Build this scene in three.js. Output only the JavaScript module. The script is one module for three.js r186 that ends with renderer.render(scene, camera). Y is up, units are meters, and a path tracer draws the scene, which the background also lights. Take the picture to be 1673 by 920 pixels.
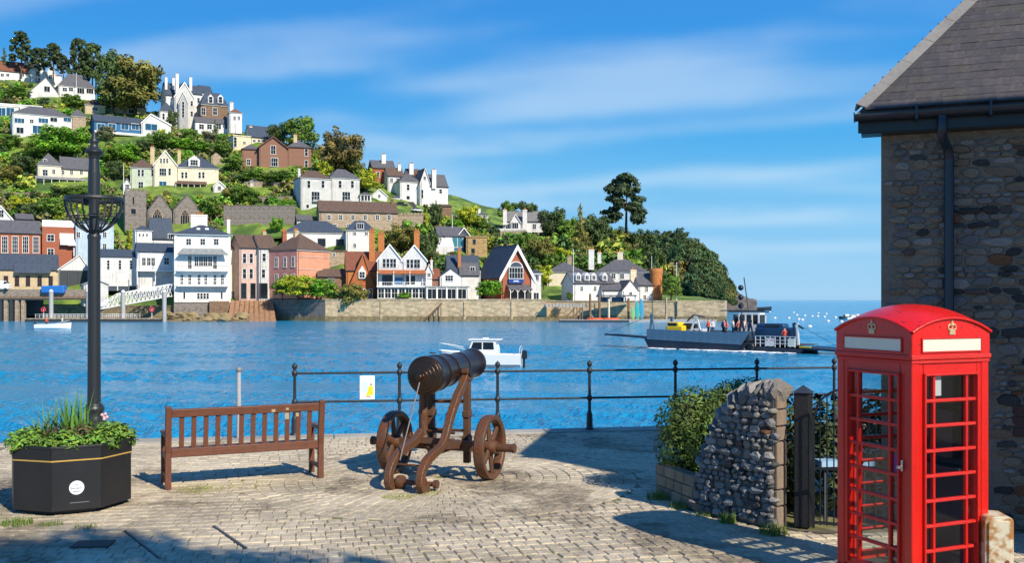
import * as THREE from 'three';
import { mergeGeometries } from 'three/addons/utils/BufferGeometryUtils.js';
import { MarchingCubes } from 'three/addons/objects/MarchingCubes.js';
import { RoundedBoxGeometry } from 'three/addons/geometries/RoundedBoxGeometry.js';

// ---------- camera, sky, sun, exposure ----------
const EYE = 2.4, F = 1600, CX = 836.5, HY = 490, WATER = -3.2;
const scene = new THREE.Scene();
const camera = new THREE.PerspectiveCamera(2 * Math.atan(460 / F) * 180 / Math.PI, 1673 / 920, 0.1, 30000);
camera.position.set(0, EYE, 0);
camera.setViewOffset(1673, 920, 0, -30, 1673, 920);   // lens shifted up, so verticals stay vertical
camera.updateProjectionMatrix();
const renderer = new THREE.WebGLRenderer({ antialias: true });
renderer.toneMapping = THREE.LinearToneMapping;
renderer.toneMappingExposure = 1.18;
renderer.shadowMap.enabled = true;

const SUN_EL = 37.5 * Math.PI / 180;
const SUN_DIR = new THREE.Vector3(0.615 * Math.cos(SUN_EL), Math.sin(SUN_EL), 0.788 * Math.cos(SUN_EL)).normalize();
const sun = new THREE.DirectionalLight(new THREE.Color(1, 0.9, 0.74), 5.0);
sun.target.position.set(0, 0, -12); sun.position.copy(SUN_DIR).multiplyScalar(120).add(sun.target.position);
sun.castShadow = true; sun.shadow.radius = 1;
Object.assign(sun.shadow.camera, { left: -120, right: 120, top: 120, bottom: -120, near: 1, far: 500 });
sun.shadow.mapSize.set(4096, 4096);
scene.add(sun, sun.target);

// ---------- noise ----------
function rngOf(seed) { let a = seed >>> 0; return () => { a = (a + 0x6D2B79F5) >>> 0; let t = a; t = Math.imul(t ^ (t >>> 15), t | 1); t ^= t + Math.imul(t ^ (t >>> 7), t | 61); return ((t ^ (t >>> 14)) >>> 0) / 4294967296; }; }
const clamp = (x, a = 0, b = 1) => Math.min(b, Math.max(a, x)), lerp = (a, b, t) => a + (b - a) * t;
const smooth = (a, b, x) => { const t = clamp((x - a) / (b - a)); return t * t * (3 - 2 * t); };
function hash2(x, y, s) { let h = Math.imul(x | 0, 374761393) ^ Math.imul(y | 0, 668265263) ^ Math.imul(s | 0, 2147483647 ^ 0x5bd1e995); h = Math.imul(h ^ (h >>> 13), 1274126177); return ((h ^ (h >>> 16)) >>> 0) / 4294967296; }
function vnoise(x, y, s = 1, wrap = 0) {
  const xi = Math.floor(x), yi = Math.floor(y), xf = x - xi, yf = y - yi;
  const m = (v) => wrap ? ((v % wrap) + wrap) % wrap : v;
  const u = xf * xf * (3 - 2 * xf), v = yf * yf * (3 - 2 * yf);
  return lerp(lerp(hash2(m(xi), m(yi), s), hash2(m(xi + 1), m(yi), s), u), lerp(hash2(m(xi), m(yi + 1), s), hash2(m(xi + 1), m(yi + 1), s), u), v);
}
function fbm(x, y, s = 1, oct = 4, wrap = 0) { let a = 0, w = 0.5, t = 0; for (let o = 0; o < oct; o++) { a += w * vnoise(x, y, s + o * 17, wrap); t += w; x *= 2; y *= 2; wrap *= 2; w *= 0.5; } return a / t; }

// ---------- sky: clear deep blue with thin high cirrus ----------
{
  const w = 1024, h = 512, data = new Float32Array(w * h * 4);
  const stops = [[-90, .25, .42, .6], [-3, .33, .54, .74], [0, .33, .56, .77], [3, .23, .51, .77], [7, .12, .43, .75], [11, .026, .31, .71], [15, .003, .24, .67], [20, .002, .19, .6], [35, .003, .14, .48], [90, .005, .1, .38]];
  for (let j = 0; j < h; j++) {
    const el = ((j + .5) / h - .5) * 180;
    let k = 0; while (k < stops.length - 2 && el > stops[k + 1][0]) k++;
    const A = stops[k], B = stops[k + 1], t = clamp((el - A[0]) / (B[0] - A[0]));
    const base = [1, 2, 3].map((c) => lerp(A[c], B[c], t));
    for (let i = 0; i < w; i++) {
      const az = ((i + .5) / w - .5) * 2 * Math.PI;
      let c = 0;
      if (el > 0.5) {
        const e = el * Math.PI / 180, r = 1 / Math.tan(e + .06), x = Math.cos(az) * r, z = Math.sin(az) * r;
        const bend = fbm(x * .25 + 9, z * .25 + 4, 71, 3) * 3.4;
        const wisps = fbm((x * .8 + z * .35 + bend) * .8 + 31, (z * .9 - x * .25) * 2.6 + bend + 11, 5, 6);
        const broad = fbm(x * .16 + 2.3, z * .16 + 7.7, 23, 3);
        c = smooth(.4, .8, wisps) * smooth(.34, .58, broad) * .62 + smooth(.44, .7, broad) * .1;
        c *= smooth(.5, 4, el) * (1 - .5 * smooth(14, 40, el));
      }
      const o = (j * w + i) * 4, cl = [.66, .78, .86];
      for (let q = 0; q < 3; q++) data[o + q] = lerp(base[q], cl[q], clamp(c) * .6);
      data[o + 3] = 1;
    }
  }
  const sky = new THREE.DataTexture(data, w, h, THREE.RGBAFormat, THREE.FloatType);
  sky.mapping = THREE.EquirectangularReflectionMapping; sky.magFilter = sky.minFilter = THREE.LinearFilter; sky.needsUpdate = true;
  scene.background = sky; scene.environment = sky;
}

// ---------- helpers ----------
const V3 = THREE.Vector3, C = (r, g, b) => new THREE.Color().setRGB(r, g, b);
const P = (px, py, d) => new V3((px - CX) / F * d, EYE - (py - HY) / F * d, -d);   // a measured bearing and a distance give a place
const used = {};
function numbered(n) { const k = used[n] = (used[n] ?? -1) + 1; return k ? n + '_' + String(k).padStart(3, '0') : n; }
function thing(name, label, category, pos = [0, 0, 0], turn = 0, group) {
  const o = new THREE.Group(); o.name = numbered(name); o.position.set(...(pos.isVector3 ? [pos.x, pos.y, pos.z] : pos)); o.rotation.y = turn;
  o.userData = { label, category, kind: 'thing' }; if (group) o.userData.group = group;
  scene.add(o); return o;
}
function part(name, g, m, parent, extra) {
  const o = new THREE.Mesh(Array.isArray(g) ? merge(g) : g, m); o.name = name; o.castShadow = o.receiveShadow = true;
  if (extra) Object.assign(o.userData, extra); parent.add(o); return o;
}
function solo(name, label, category, g, m, group) { const o = part(numbered(name), g, m, scene, { label, category, kind: 'thing' }); if (group) o.userData.group = group; return o; }
function structure(name, g, m) { return part(numbered(name), g, m, scene, { kind: 'structure' }); }
function merge(list) { return mergeGeometries(list.map((g) => { const n = g.index ? g.toNonIndexed() : g; for (const k of Object.keys(n.attributes)) if (!['position', 'normal', 'uv'].includes(k)) n.deleteAttribute(k); n.morphAttributes = {}; return n; }), false); }
// uv in metres by the dominant direction of each face
function metric(g) {
  const n = g.index ? g.toNonIndexed() : g, p = n.attributes.position, uv = new Float32Array(p.count * 2);
  const a = new V3(), b = new V3(), c = new V3(), q = new V3();
  for (let i = 0; i < p.count; i += 3) {
    a.fromBufferAttribute(p, i); b.fromBufferAttribute(p, i + 1); c.fromBufferAttribute(p, i + 2);
    q.subVectors(b, a).cross(c.clone().sub(a)).normalize();
    const ax = Math.abs(q.x), ay = Math.abs(q.y), az = Math.abs(q.z);
    [a, b, c].forEach((v, k) => {
      let s, t; if (ay > .75) { s = v.x; t = v.z; } else if (ax > az) { s = v.z; t = v.y / Math.max(.3, Math.sqrt(1 - ay * ay)); } else { s = v.x; t = v.y / Math.max(.3, Math.sqrt(1 - ay * ay)); }
      uv[(i + k) * 2] = s; uv[(i + k) * 2 + 1] = t;
    });
  }
  n.setAttribute('uv', new THREE.BufferAttribute(uv, 2)); return n;
}
function bx(w, h, d, x = 0, y = 0, z = 0, ry = 0, rx = 0, rz = 0) {   // box on its base centre
  const g = new THREE.BoxGeometry(w, h, d); g.translate(0, h / 2, 0);
  if (rz) g.rotateZ(rz); if (rx) g.rotateX(rx); if (ry) g.rotateY(ry); g.translate(x, y, z); return metric(g);
}
function rbx(w, h, d, x = 0, y = 0, z = 0, r = .01) { const g = new RoundedBoxGeometry(w, h, d, 1, r); g.translate(x, y + h / 2, z); return g.index ? g.toNonIndexed() : g; }
const cyl = (r0, r1, h, x = 0, y = 0, z = 0, n = 12) => { const g = new THREE.CylinderGeometry(r1, r0, h, n); g.translate(x, y + h / 2, z); return g; };
const lathe = (pts, n = 20) => new THREE.LatheGeometry(pts.map(([r, y]) => new THREE.Vector2(Math.max(r, 1e-4), y)), n);
function rod(a, b, r, n = 8, r1 = r) {
  a = new V3(...(a.isVector3 ? a.toArray() : a)); b = new V3(...(b.isVector3 ? b.toArray() : b));
  const d = b.clone().sub(a), g = new THREE.CylinderGeometry(r1, r, d.length(), n);
  g.applyQuaternion(new THREE.Quaternion().setFromUnitVectors(new V3(0, 1, 0), d.clone().normalize())); g.translate(...a.clone().add(b).multiplyScalar(.5).toArray()); return g;
}
function bar(a, b, w, h) {   // rectangular bar from a to b, h is its vertical size
  a = new V3(...a); b = new V3(...b); const d = b.clone().sub(a), L = d.length(), g = new THREE.BoxGeometry(w, h, L);
  const m = new THREE.Matrix4().lookAt(b, a, Math.abs(d.y) / L > .99 ? new V3(0, 0, 1) : new V3(0, 1, 0)); g.applyMatrix4(m); g.translate(...a.add(b).multiplyScalar(.5).toArray()); return g;
}
const tube = (pts, r, seg = 24, n = 8) => new THREE.TubeGeometry(new THREE.CatmullRomCurve3(pts.map((p) => new V3(...p))), seg, r, n, false);
function poly(tris) {   // flat triangles given as arrays of points (fans)
  const pos = []; for (const f of tris) for (let i = 1; i < f.length - 1; i++) pos.push(...f[0], ...f[i], ...f[i + 1]);
  const g = new THREE.BufferGeometry(); g.setAttribute('position', new THREE.BufferAttribute(new Float32Array(pos), 3));
  g.computeVertexNormals(); return metric(g);
}
function slab(a, b, c, d, th) {   // thick quad, a b c d counter-clockwise from above, thickness below
  const A = new V3(...a), n = new V3(...b).sub(A).cross(new V3(...d).sub(A)).normalize().multiplyScalar(-th);
  const k = [a, b, c, d].map((p) => [p[0] + n.x, p[1] + n.y, p[2] + n.z]);
  return poly([[a, b, c, d], [k[3], k[2], k[1], k[0]], [a, k[0], k[1], b], [b, k[1], k[2], c], [c, k[2], k[3], d], [d, k[3], k[0], a]]);
}
function extrude(pts, depth, bevel = 0) {   // outline in xy, depth towards -z from z = 0
  const s = new THREE.Shape(pts.map(([x, y]) => new THREE.Vector2(x, y)));
  const g = new THREE.ExtrudeGeometry(s, { depth, bevelEnabled: bevel > 0, bevelSize: bevel, bevelThickness: bevel, bevelSegments: 1, steps: 1 }); g.translate(0, 0, -depth); return metric(g);
}
// ---------- textures and materials ----------
function texture(size, metres, fn, srgb = false) {
  const d = new Uint8Array(size * size * 4);
  for (let y = 0; y < size; y++) for (let x = 0; x < size; x++) { const c = fn(x / size, y / size), o = (y * size + x) * 4; d[o] = clamp(c[0]) * 255; d[o + 1] = clamp(c[1]) * 255; d[o + 2] = clamp(c[2]) * 255; d[o + 3] = 255; }
  const t = new THREE.DataTexture(d, size, size); t.wrapS = t.wrapT = THREE.RepeatWrapping; t.magFilter = THREE.LinearFilter; t.minFilter = THREE.LinearMipmapLinearFilter; t.generateMipmaps = true;
  if (srgb) t.colorSpace = THREE.SRGBColorSpace; t.repeat.set(1 / metres, 1 / metres); t.needsUpdate = true; return t;
}
const grey = (v) => [v, v, v];
const T = {
  stucco: texture(256, 9, (x, y) => { const s = smooth(.42, .75, fbm(x * 30, y * 3, 9, 4, 3)) * smooth(.4, .65, fbm(x * 5, y * 5, 33, 3, 5)), v = .92 + .26 * (fbm(x * 8, y * 8, 3, 5, 8) - .5) - .18 * s; return [v, v - .012 * s, v - .05 * s]; }),
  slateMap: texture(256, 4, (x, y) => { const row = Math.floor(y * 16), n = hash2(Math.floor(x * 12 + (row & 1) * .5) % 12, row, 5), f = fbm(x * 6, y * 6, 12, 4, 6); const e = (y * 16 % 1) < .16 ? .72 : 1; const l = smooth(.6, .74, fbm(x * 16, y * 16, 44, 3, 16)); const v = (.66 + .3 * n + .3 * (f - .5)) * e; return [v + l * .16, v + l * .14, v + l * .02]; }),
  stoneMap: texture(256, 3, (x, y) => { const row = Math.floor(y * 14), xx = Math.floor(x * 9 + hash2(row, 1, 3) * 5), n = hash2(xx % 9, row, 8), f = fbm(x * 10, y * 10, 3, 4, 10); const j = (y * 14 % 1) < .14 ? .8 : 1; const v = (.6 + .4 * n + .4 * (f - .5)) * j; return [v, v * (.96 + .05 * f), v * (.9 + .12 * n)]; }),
  brickMap: texture(256, 2.4, (x, y) => { const row = Math.floor(y * 30), xx = Math.floor(x * 10 + (row & 1) * .5), n = hash2(xx % 10, row, 4), j = (y * 30 % 1) < .15 ? 1.15 : 1; const v = .74 + .26 * n + .3 * (fbm(x * 5, y * 5, 6, 3, 5) - .5); return [v, v * j, v * j]; }),
  stain: texture(1024, 6.5, (x, y) => { const a = fbm(x * 5, y * 5, 91, 5, 5), b = fbm(x * 18, y * 18, 17, 4, 18), c = fbm(x * 130, y * 130, 29, 3, 130), d = smooth(.6, .72, fbm(x * 9, y * 9, 55, 4, 9)), w = smooth(.64, .74, fbm(x * 12, y * 12, 8, 4, 12)); const v = .82 + .62 * (a - .5) + .3 * (b - .5) + .5 * (c - .5) - .3 * d + .16 * w; return [v, v * (.985 - .03 * d), v * (.96 - .06 * d)]; }),
  grain: texture(256, 1, (x, y) => grey(.8 + .3 * (fbm(x * 4, y * 4, 2, 5, 4) - .5) + .22 * (fbm(x * 40, y * 40, 8, 3, 40) - .5))),
  speck: texture(256, .5, (x, y) => grey(fbm(x * 24, y * 24, 14, 4, 24))),
  rust: texture(256, .7, (x, y) => { const f = fbm(x * 5, y * 5, 21, 5, 5), s = fbm(x * 30, y * 30, 77, 3, 30); const k = smooth(.5, .66, f) ; return [lerp(.78, 1, k) * (.75 + .5 * s), lerp(.7, .62, k) * (.75 + .5 * s), lerp(.66, .4, k) * (.75 + .5 * s)]; }),
  wood: texture(256, 1, (x, y) => grey(.82 + .35 * (fbm(x * 3, y * 40, 5, 4, 3) - .5))),
};
const std = (c, o = {}) => new THREE.MeshStandardMaterial({ color: c, roughness: .85, metalness: 0, ...o });
const M = {};
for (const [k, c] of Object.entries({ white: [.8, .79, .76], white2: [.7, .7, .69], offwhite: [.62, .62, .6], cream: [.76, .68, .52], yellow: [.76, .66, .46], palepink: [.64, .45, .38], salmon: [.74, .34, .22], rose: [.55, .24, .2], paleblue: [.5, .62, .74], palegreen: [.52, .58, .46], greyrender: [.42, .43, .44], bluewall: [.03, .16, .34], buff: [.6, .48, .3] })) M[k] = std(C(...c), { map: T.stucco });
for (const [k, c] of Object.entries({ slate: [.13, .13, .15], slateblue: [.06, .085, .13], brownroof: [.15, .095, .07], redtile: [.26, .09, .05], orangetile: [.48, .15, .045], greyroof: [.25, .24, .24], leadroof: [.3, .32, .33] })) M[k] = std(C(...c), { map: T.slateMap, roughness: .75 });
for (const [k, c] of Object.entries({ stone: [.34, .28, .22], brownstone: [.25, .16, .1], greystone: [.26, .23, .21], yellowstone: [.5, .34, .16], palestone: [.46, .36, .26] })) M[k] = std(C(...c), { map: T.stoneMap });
for (const [k, c] of Object.entries({ brick: [.4, .12, .06], brownbrick: [.3, .15, .1], orangebrick: [.55, .2, .06] })) M[k] = std(C(...c), { map: T.brickMap });
M.frame = std(C(.78, .78, .76), { roughness: .5 });
M.darkframe = std(C(.04, .045, .05), { roughness: .5 });
M.brownframe = std(C(.12, .04, .025), { roughness: .6 });
M.glass = std(C(.012, .016, .022), { roughness: .12 });
M.tealglass = std(C(.05, .2, .26), { roughness: .1 });
M.blueglass = std(C(.02, .09, .17), { roughness: .1 });
M.asphalt = std(C(.05, .05, .055), { map: T.grain });
M.blackpaint = std(C(.012, .014, .018), { roughness: .38 });
// ---------- the far shore: terrain ----------
function knots(list) { return (x) => { let i = 0; while (i < list.length - 2 && x > list[i + 1][0]) i++; const [a, va] = list[i], [b, vb] = list[i + 1]; const t = clamp((x - a) / (b - a)); return lerp(va, vb, t * t * (3 - 2 * t) * .5 + t * .5); }; }
const SKY_A = knots([[-400, 100], [0, 128], [60, 136], [160, 162], [260, 186], [330, 206], [400, 216], [470, 234], [540, 256], [600, 278], [640, 304], [690, 328], [735, 345], [800, 366], [900, 380], [1000, 398], [1050, 424], [1085, 458], [1110, 482], [1195, 491]]);
const RIDGE_A = knots([[-400, 470], [0, 455], [160, 440], [330, 420], [470, 392], [600, 366], [735, 348], [900, 338], [1000, 336], [1060, 330], [1100, 312], [1195, 285]]);
const FOOT = 270, QUAYTOP = 2.35;
function hillY(px, d) {   // height of the town's hill on the bearing px at the distance d
  const D1 = RIDGE_A(px), y1 = EYE + (HY - SKY_A(px)) / F * D1;
  if (d <= FOOT) return QUAYTOP;
  if (d <= D1) { const t = (d - FOOT) / (D1 - FOOT); return QUAYTOP + (y1 - QUAYTOP) * (1.2 * t - .2 * t * t); }
  return y1 - (d - D1) * .35;
}
const pyOf = (px, d) => HY - (hillY(px, d) - EYE) / d * F;
function hitD(px, py) { let a = FOOT - 8, b = RIDGE_A(px); if (pyOf(px, b) > py) return b; for (let i = 0; i < 40; i++) { const m = (a + b) / 2; if (pyOf(px, m) > py) a = m; else b = m; } return (a + b) / 2; }
function fieldMesh(nu, nv, at) {
  const pos = [], idx = [];
  for (let j = 0; j <= nv; j++) for (let i = 0; i <= nu; i++) pos.push(...at(i / nu, j / nv));
  for (let j = 0; j < nv; j++) for (let i = 0; i < nu; i++) { const a = j * (nu + 1) + i, b = a + 1, c = a + nu + 1, e = c + 1; idx.push(a, b, e, a, e, c); }
  const g = new THREE.BufferGeometry(); g.setAttribute('position', new THREE.BufferAttribute(new Float32Array(pos), 3)); g.setIndex(idx); g.computeVertexNormals();
  const uv = new Float32Array(pos.length / 3 * 2); for (let k = 0; k < uv.length / 2; k++) { uv[k * 2] = pos[k * 3]; uv[k * 2 + 1] = pos[k * 3 + 2]; } g.setAttribute('uv', new THREE.BufferAttribute(uv, 2));
  return g;
}
const hillMat = std(C(1, 1, 1), { map: texture(512, 60, (x, y) => { const f = fbm(x * 10, y * 10, 4, 5, 10), g = fbm(x * 40, y * 40, 9, 3, 40), k = smooth(.35, .65, f); return [lerp(.06, .17, k) * (.6 + .8 * g), lerp(.12, .25, k) * (.6 + .8 * g), lerp(.02, .035, k) * (.6 + .8 * g)]; }) });
hillMat.side = THREE.DoubleSide;
structure('hillside', fieldMesh(190, 60, (u, v) => {
  const px = lerp(-400, 1176, u), D1 = RIDGE_A(px), d = v < .8 ? lerp(266, D1, v / .8) : lerp(D1, D1 + 260, (v - .8) / .2);
  let y = hillY(px, d); y += (fbm(px * .05, d * .08, 3, 3) - .5) * 1.6 * smooth(275, 300, d) * (1 - smooth(D1 - 5, D1 + 5, d) * .6);
  if (v === 0) y = WATER - 1;
  return [(px - CX) / F * d, y, -d];
}), hillMat);

// the far headland and the green ridge behind the town
const SKY_B = knots([[560, 304], [735, 320], [800, 340], [870, 360], [950, 376], [1040, 392], [1090, 394], [1130, 404], [1165, 432], [1190, 460], [1203, 475], [1217, 485], [1234, 491]]);
const distB = (px) => lerp(900, 560, smooth(700, 1226, px));
const headlandAt = (px, t) => { const D1 = distB(px), D0 = D1 - 90, d = lerp(D0, D1, t), y1 = EYE + (HY - SKY_B(px)) / F * D1; return [(px - CX) / F * d, lerp(WATER - 1, y1, Math.pow(t, .8)), -d]; };
const rockMat = std(C(1, 1, 1), { map: texture(256, 30, (x, y) => { const f = fbm(x * 12, y * 12, 40, 5, 12); return [.05 + .22 * (f - .2), .045 + .18 * (f - .2), .04 + .14 * (f - .2)]; }) }); rockMat.side = THREE.DoubleSide;
structure('headland', fieldMesh(90, 16, (u, v) => { const px = lerp(560, 1236, u), p = headlandAt(px, Math.min(v * 1.15, 1)); if (v * 1.15 > 1) { const k = (v * 1.15 - 1) * 900; p[2] -= k; p[0] *= 1 + k / distB(px); } const n = (fbm(px * .12, v * 9, 8, 4) - .5) * 5 * smooth(0, .1, v); return [p[0], p[1] + n, p[2]]; }), rockMat);

structure('green_ridge', fieldMesh(50, 10, (u, v) => { const px = lerp(540, 905, u), D1 = 820, t = Math.min(1, v * 1.2), d = lerp(D1 - 130, D1, t) + Math.max(0, v * 1.2 - 1) * 900, y1 = EYE + (HY - (SKY_B(px) - 4 * (1 - smooth(820, 900, px)))) / F * D1; return [(px - CX) / F * d, lerp(y1 - 60, y1, Math.pow(t, .7)) - Math.max(0, v * 1.2 - 1) * 60, -d]; }), hillMat);

// ---------- the river and the sea ----------
{
  const R = rngOf(77), waves = [];
  for (let k = 0; k < 30; k++) { const L = .55 * Math.pow(9, R()), a = -.35 + (R() - .5) * 1.9; waves.push([Math.cos(a) * 6.283 / L, Math.sin(a) * 6.283 / L, R() * 6.283, L * .0095 * (.6 + .8 * R())]); }
  const rows = []; for (let r = 13; r < 420; r *= 1.0074) rows.push(r); for (let r = 430; r < 16000; r *= 1.07) rows.push(r); rows.push(16000);
  const nu = 440, pos = [], idx = [];
  for (const r of rows) for (let i = 0; i <= nu; i++) {
    const u = lerp(-.78, .78, i / nu), x = u * r, z = -r;
    const fade = 1 - smooth(90, 260, r), gust = .12 + 1.45 * smooth(.32, .66, fbm(x * .03 + 50, z * .11 + 50, 31, 4));
    let y = 0; if (fade > 0) for (const w of waves) { const ph = w[0] * x + w[1] * z + w[2]; y += w[3] * (Math.sin(ph) + .25 * Math.sin(2 * ph + 1)); }
    pos.push(x, WATER + y * fade * gust, z);
  }
  for (let j = 0; j < rows.length - 1; j++) for (let i = 0; i < nu; i++) { const a = j * (nu + 1) + i, b = a + 1, c = a + nu + 1, e = c + 1; idx.push(a, b, e, a, e, c); }
  const g = new THREE.BufferGeometry(); g.setAttribute('position', new THREE.BufferAttribute(new Float32Array(pos), 3)); g.setIndex(idx); g.computeVertexNormals();
  const uv = new Float32Array(pos.length / 3 * 2); for (let k = 0; k < uv.length / 2; k++) { uv[k * 2] = pos[k * 3]; uv[k * 2 + 1] = pos[k * 3 + 2]; } g.setAttribute('uv', new THREE.BufferAttribute(uv, 2));
  const ripple = texture(1024, 26, (x, y) => { const lane = .25 + .75 * smooth(.34, .64, fbm(x * 3, y * 9, 15, 3, 3)); return grey(.5 + lane * (.5 * fbm(x * 90, y * 180, 3, 4, 90) + .5 * fbm(x * 180, y * 90, 60, 4, 90) - .5)); });
  const water = new THREE.MeshPhysicalMaterial({ color: C(.014, .26, .48), roughness: .12, ior: 1.33, bumpMap: ripple, bumpScale: .26 });
  structure('river', g, water);
}
// ---------- the quay: ground, coping, setts ----------
const at = (x, d, y = 0) => [x, y, -d];
const EDGE0 = [-6.6, 16.84], EDGED = [.9836, .1806];            // a point of the quay's edge and its direction (x, distance)
const edgeD = (x) => EDGE0[1] + (x - EDGE0[0]) * EDGED[1] / EDGED[0];
const setMat = (() => {
  const R = rngOf(5), list = [];
  for (let k = 0; k < 8; k++) { const v = .43 + .014 * k, w = R(); list.push(std(C(v * (1.12 + .05 * w), v * (.97 + .03 * w), v * (.68 + .07 * w)), { map: T.stain, bumpMap: T.speck, bumpScale: .008, roughness: .85 })); }
  return list;
})();
const jointMat = std(C(1, 1, 1), { map: texture(512, 5, (x, y) => { const m = smooth(.47, .68, fbm(x * 8, y * 8, 51, 5, 8)), g = .6 + .8 * fbm(x * 60, y * 60, 7, 3, 60); return [lerp(.22, .17, m) * g, lerp(.18, .17, m) * g, lerp(.12, .04, m) * g]; }) });
const quay = (() => {
  const pts = [[-40, edgeD(-40)], [40, edgeD(40)], [40, -14], [-40, -14]];
  const s = new THREE.Shape(pts.map(([x, d]) => new THREE.Vector2(x, d)));
  const g = new THREE.ExtrudeGeometry(s, { depth: 5, bevelEnabled: false }); g.rotateX(-Math.PI / 2); g.translate(0, -5.0125, 0);
  return structure('quay', metric(g), jointMat);
})();
function blockGeo(seed, w = 1, d = 1, h = .06) {   // one worn sett: chamfered top, uneven corners, origin at its top
  const R = rngOf(seed), j = (s) => (R() - .5) * s, c = .07;
  const o = [[-.5, -.5], [.5, -.5], [.5, .5], [-.5, .5]].map(([x, z]) => [x * w * .978 + j(.02), z * d * .978 + j(.02)]);
  const i = o.map(([x, z]) => [x * (1 - 2 * c), j(.006), z * (1 - 2 * c)]), t = o.map(([x, z]) => [x, -.01 + j(.003), z]), b = o.map(([x, z]) => [x, -h, z]);
  const f = [[i[3], i[2], i[1], i[0]]];
  for (let k = 0; k < 4; k++) { const n = (k + 1) % 4; f.push([i[k], i[n], t[n], t[k]], [t[k], t[n], b[n], b[k]]); }
  const g = poly(f), uv = g.attributes.uv, ox = R(), oy = R(); for (let q = 0; q < uv.count; q++) uv.setXY(q, uv.getX(q), uv.getY(q));
  return g;
}
{
  const R = rngOf(11), variants = []; for (let k = 0; k < 7; k++) variants.push(blockGeo(100 + k));
  const all = [], CC = [-.95, 13.3], RR = 2.6;
  const wallLine = (d) => d > 12.2 ? 9 : d > 11 ? lerp(2.16, 1.82, (d - 11) / 1.1) : d > 10.1 ? lerp(2.92, 2.16, (d - 10.1) / .9) : 5.6;
  const ok = (x, d) => d > 7.6 && x > -8.2 && x < wallLine(d) && d < edgeD(x) - .52;
  const add = (x, d, w, dep, a, s) => { if (ok(x, d)) all.push({ x, d, w, dep, a, k: (R() * variants.length) | 0, m: clamp(Math.floor((fbm(x * .9 + 40, d * .9, 8, 3) * 1.7 - .35 + (R() - .5) * .55) * 8), 0, 7), y: (R() - .5) * .009, tx: (R() - .5) * .03, tz: (R() - .5) * .03 }); };
  for (let r = .1; r < RR; r += .18) { const n = Math.max(4, Math.round(6.283 * (r + .1) / .146)); const off = R() * 6; for (let k = 0; k < n; k++) { const a = off + k / n * 6.283; add(CC[0] + Math.cos(a) * (r + .1), CC[1] + Math.sin(a) * (r + .1), 6.283 * (r + .1) / n, .18, a - Math.PI / 2); } }
  const dir = Math.atan2(EDGED[1], EDGED[0]);
  for (let j = -66; j < 66; j++) { const off = R() * .2; for (let i = -70; i < 90; i++) {
    const s = i * .148 + off + (R() - .5) * .012, t = j * .18, x = Math.cos(dir) * s - Math.sin(dir) * t - 1, d = Math.sin(dir) * s + Math.cos(dir) * t + 12 + .12 * Math.sin(s * .6);
    if (Math.hypot(x - CC[0], d - CC[1]) < RR + .04) continue;
    add(x, d, .148, .18, dir + .07 * Math.cos(s * .6));
  } }
  const shows = (b) => { const px = CX + F * b.x / b.d, py = HY + F * EYE / b.d; return px > -10 && px < 1385 && py < 922 && !(px < 207 && py < 846 && py > 725); };
  all.sort((a, b) => (shows(b) - shows(a)) || a.d - b.d);
  const mat = (b) => { const o = new THREE.Object3D(); o.position.set(b.x, b.y, -b.d); o.rotation.set(b.tx, b.a, b.tz, 'YXZ'); o.scale.set(b.w, 1, b.dep); o.updateMatrix(); return o; };
  const rest = setMat.map(() => []);
  all.forEach((b, n) => {
    const o = mat(b), g = variants[b.k].clone(), uv = g.attributes.uv; for (let q = 0; q < uv.count; q++) { const c = Math.cos(b.a), s = Math.sin(b.a), u = uv.getX(q) * b.w, v = uv.getY(q) * b.dep; uv.setXY(q, b.x + u * c + v * s, -b.d - u * s + v * c); }
    if (n < 300) { const m = part('sett', g, setMat[b.m], quay); m.position.copy(o.position); m.rotation.copy(o.rotation); m.scale.copy(o.scale); }
    else rest[b.m].push(g.applyMatrix4(o.matrix));
  });
  rest.forEach((l) => l.length && part('sett_paving', mergeGeometries(l), setMat[rest.indexOf(l)], quay, { kind: 'stuff' }));
  // granite coping along the edge
  const cop = []; for (let k = 0; k < 3; k++) { const v = .36 + .05 * k; cop.push(std(C(v * 1.06, v, v * .84), { map: T.grain, bumpMap: T.speck, bumpScale: .008 })); }
  for (let i = -10; i < 16; i++) {
    const L = .95, s = i * L, x = EDGE0[0] + EDGED[0] * (s + 4), d = EDGE0[1] + EDGED[1] * (s + 4);
    const m = part('coping_stone', new RoundedBoxGeometry(L - .015, .26, .5, 2, .018), cop[(i + 20) % 3], quay); m.position.set(x, -.118 + (R() - .5) * .008, -(d - .25)); m.rotation.y = dir;
  }
}
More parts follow.
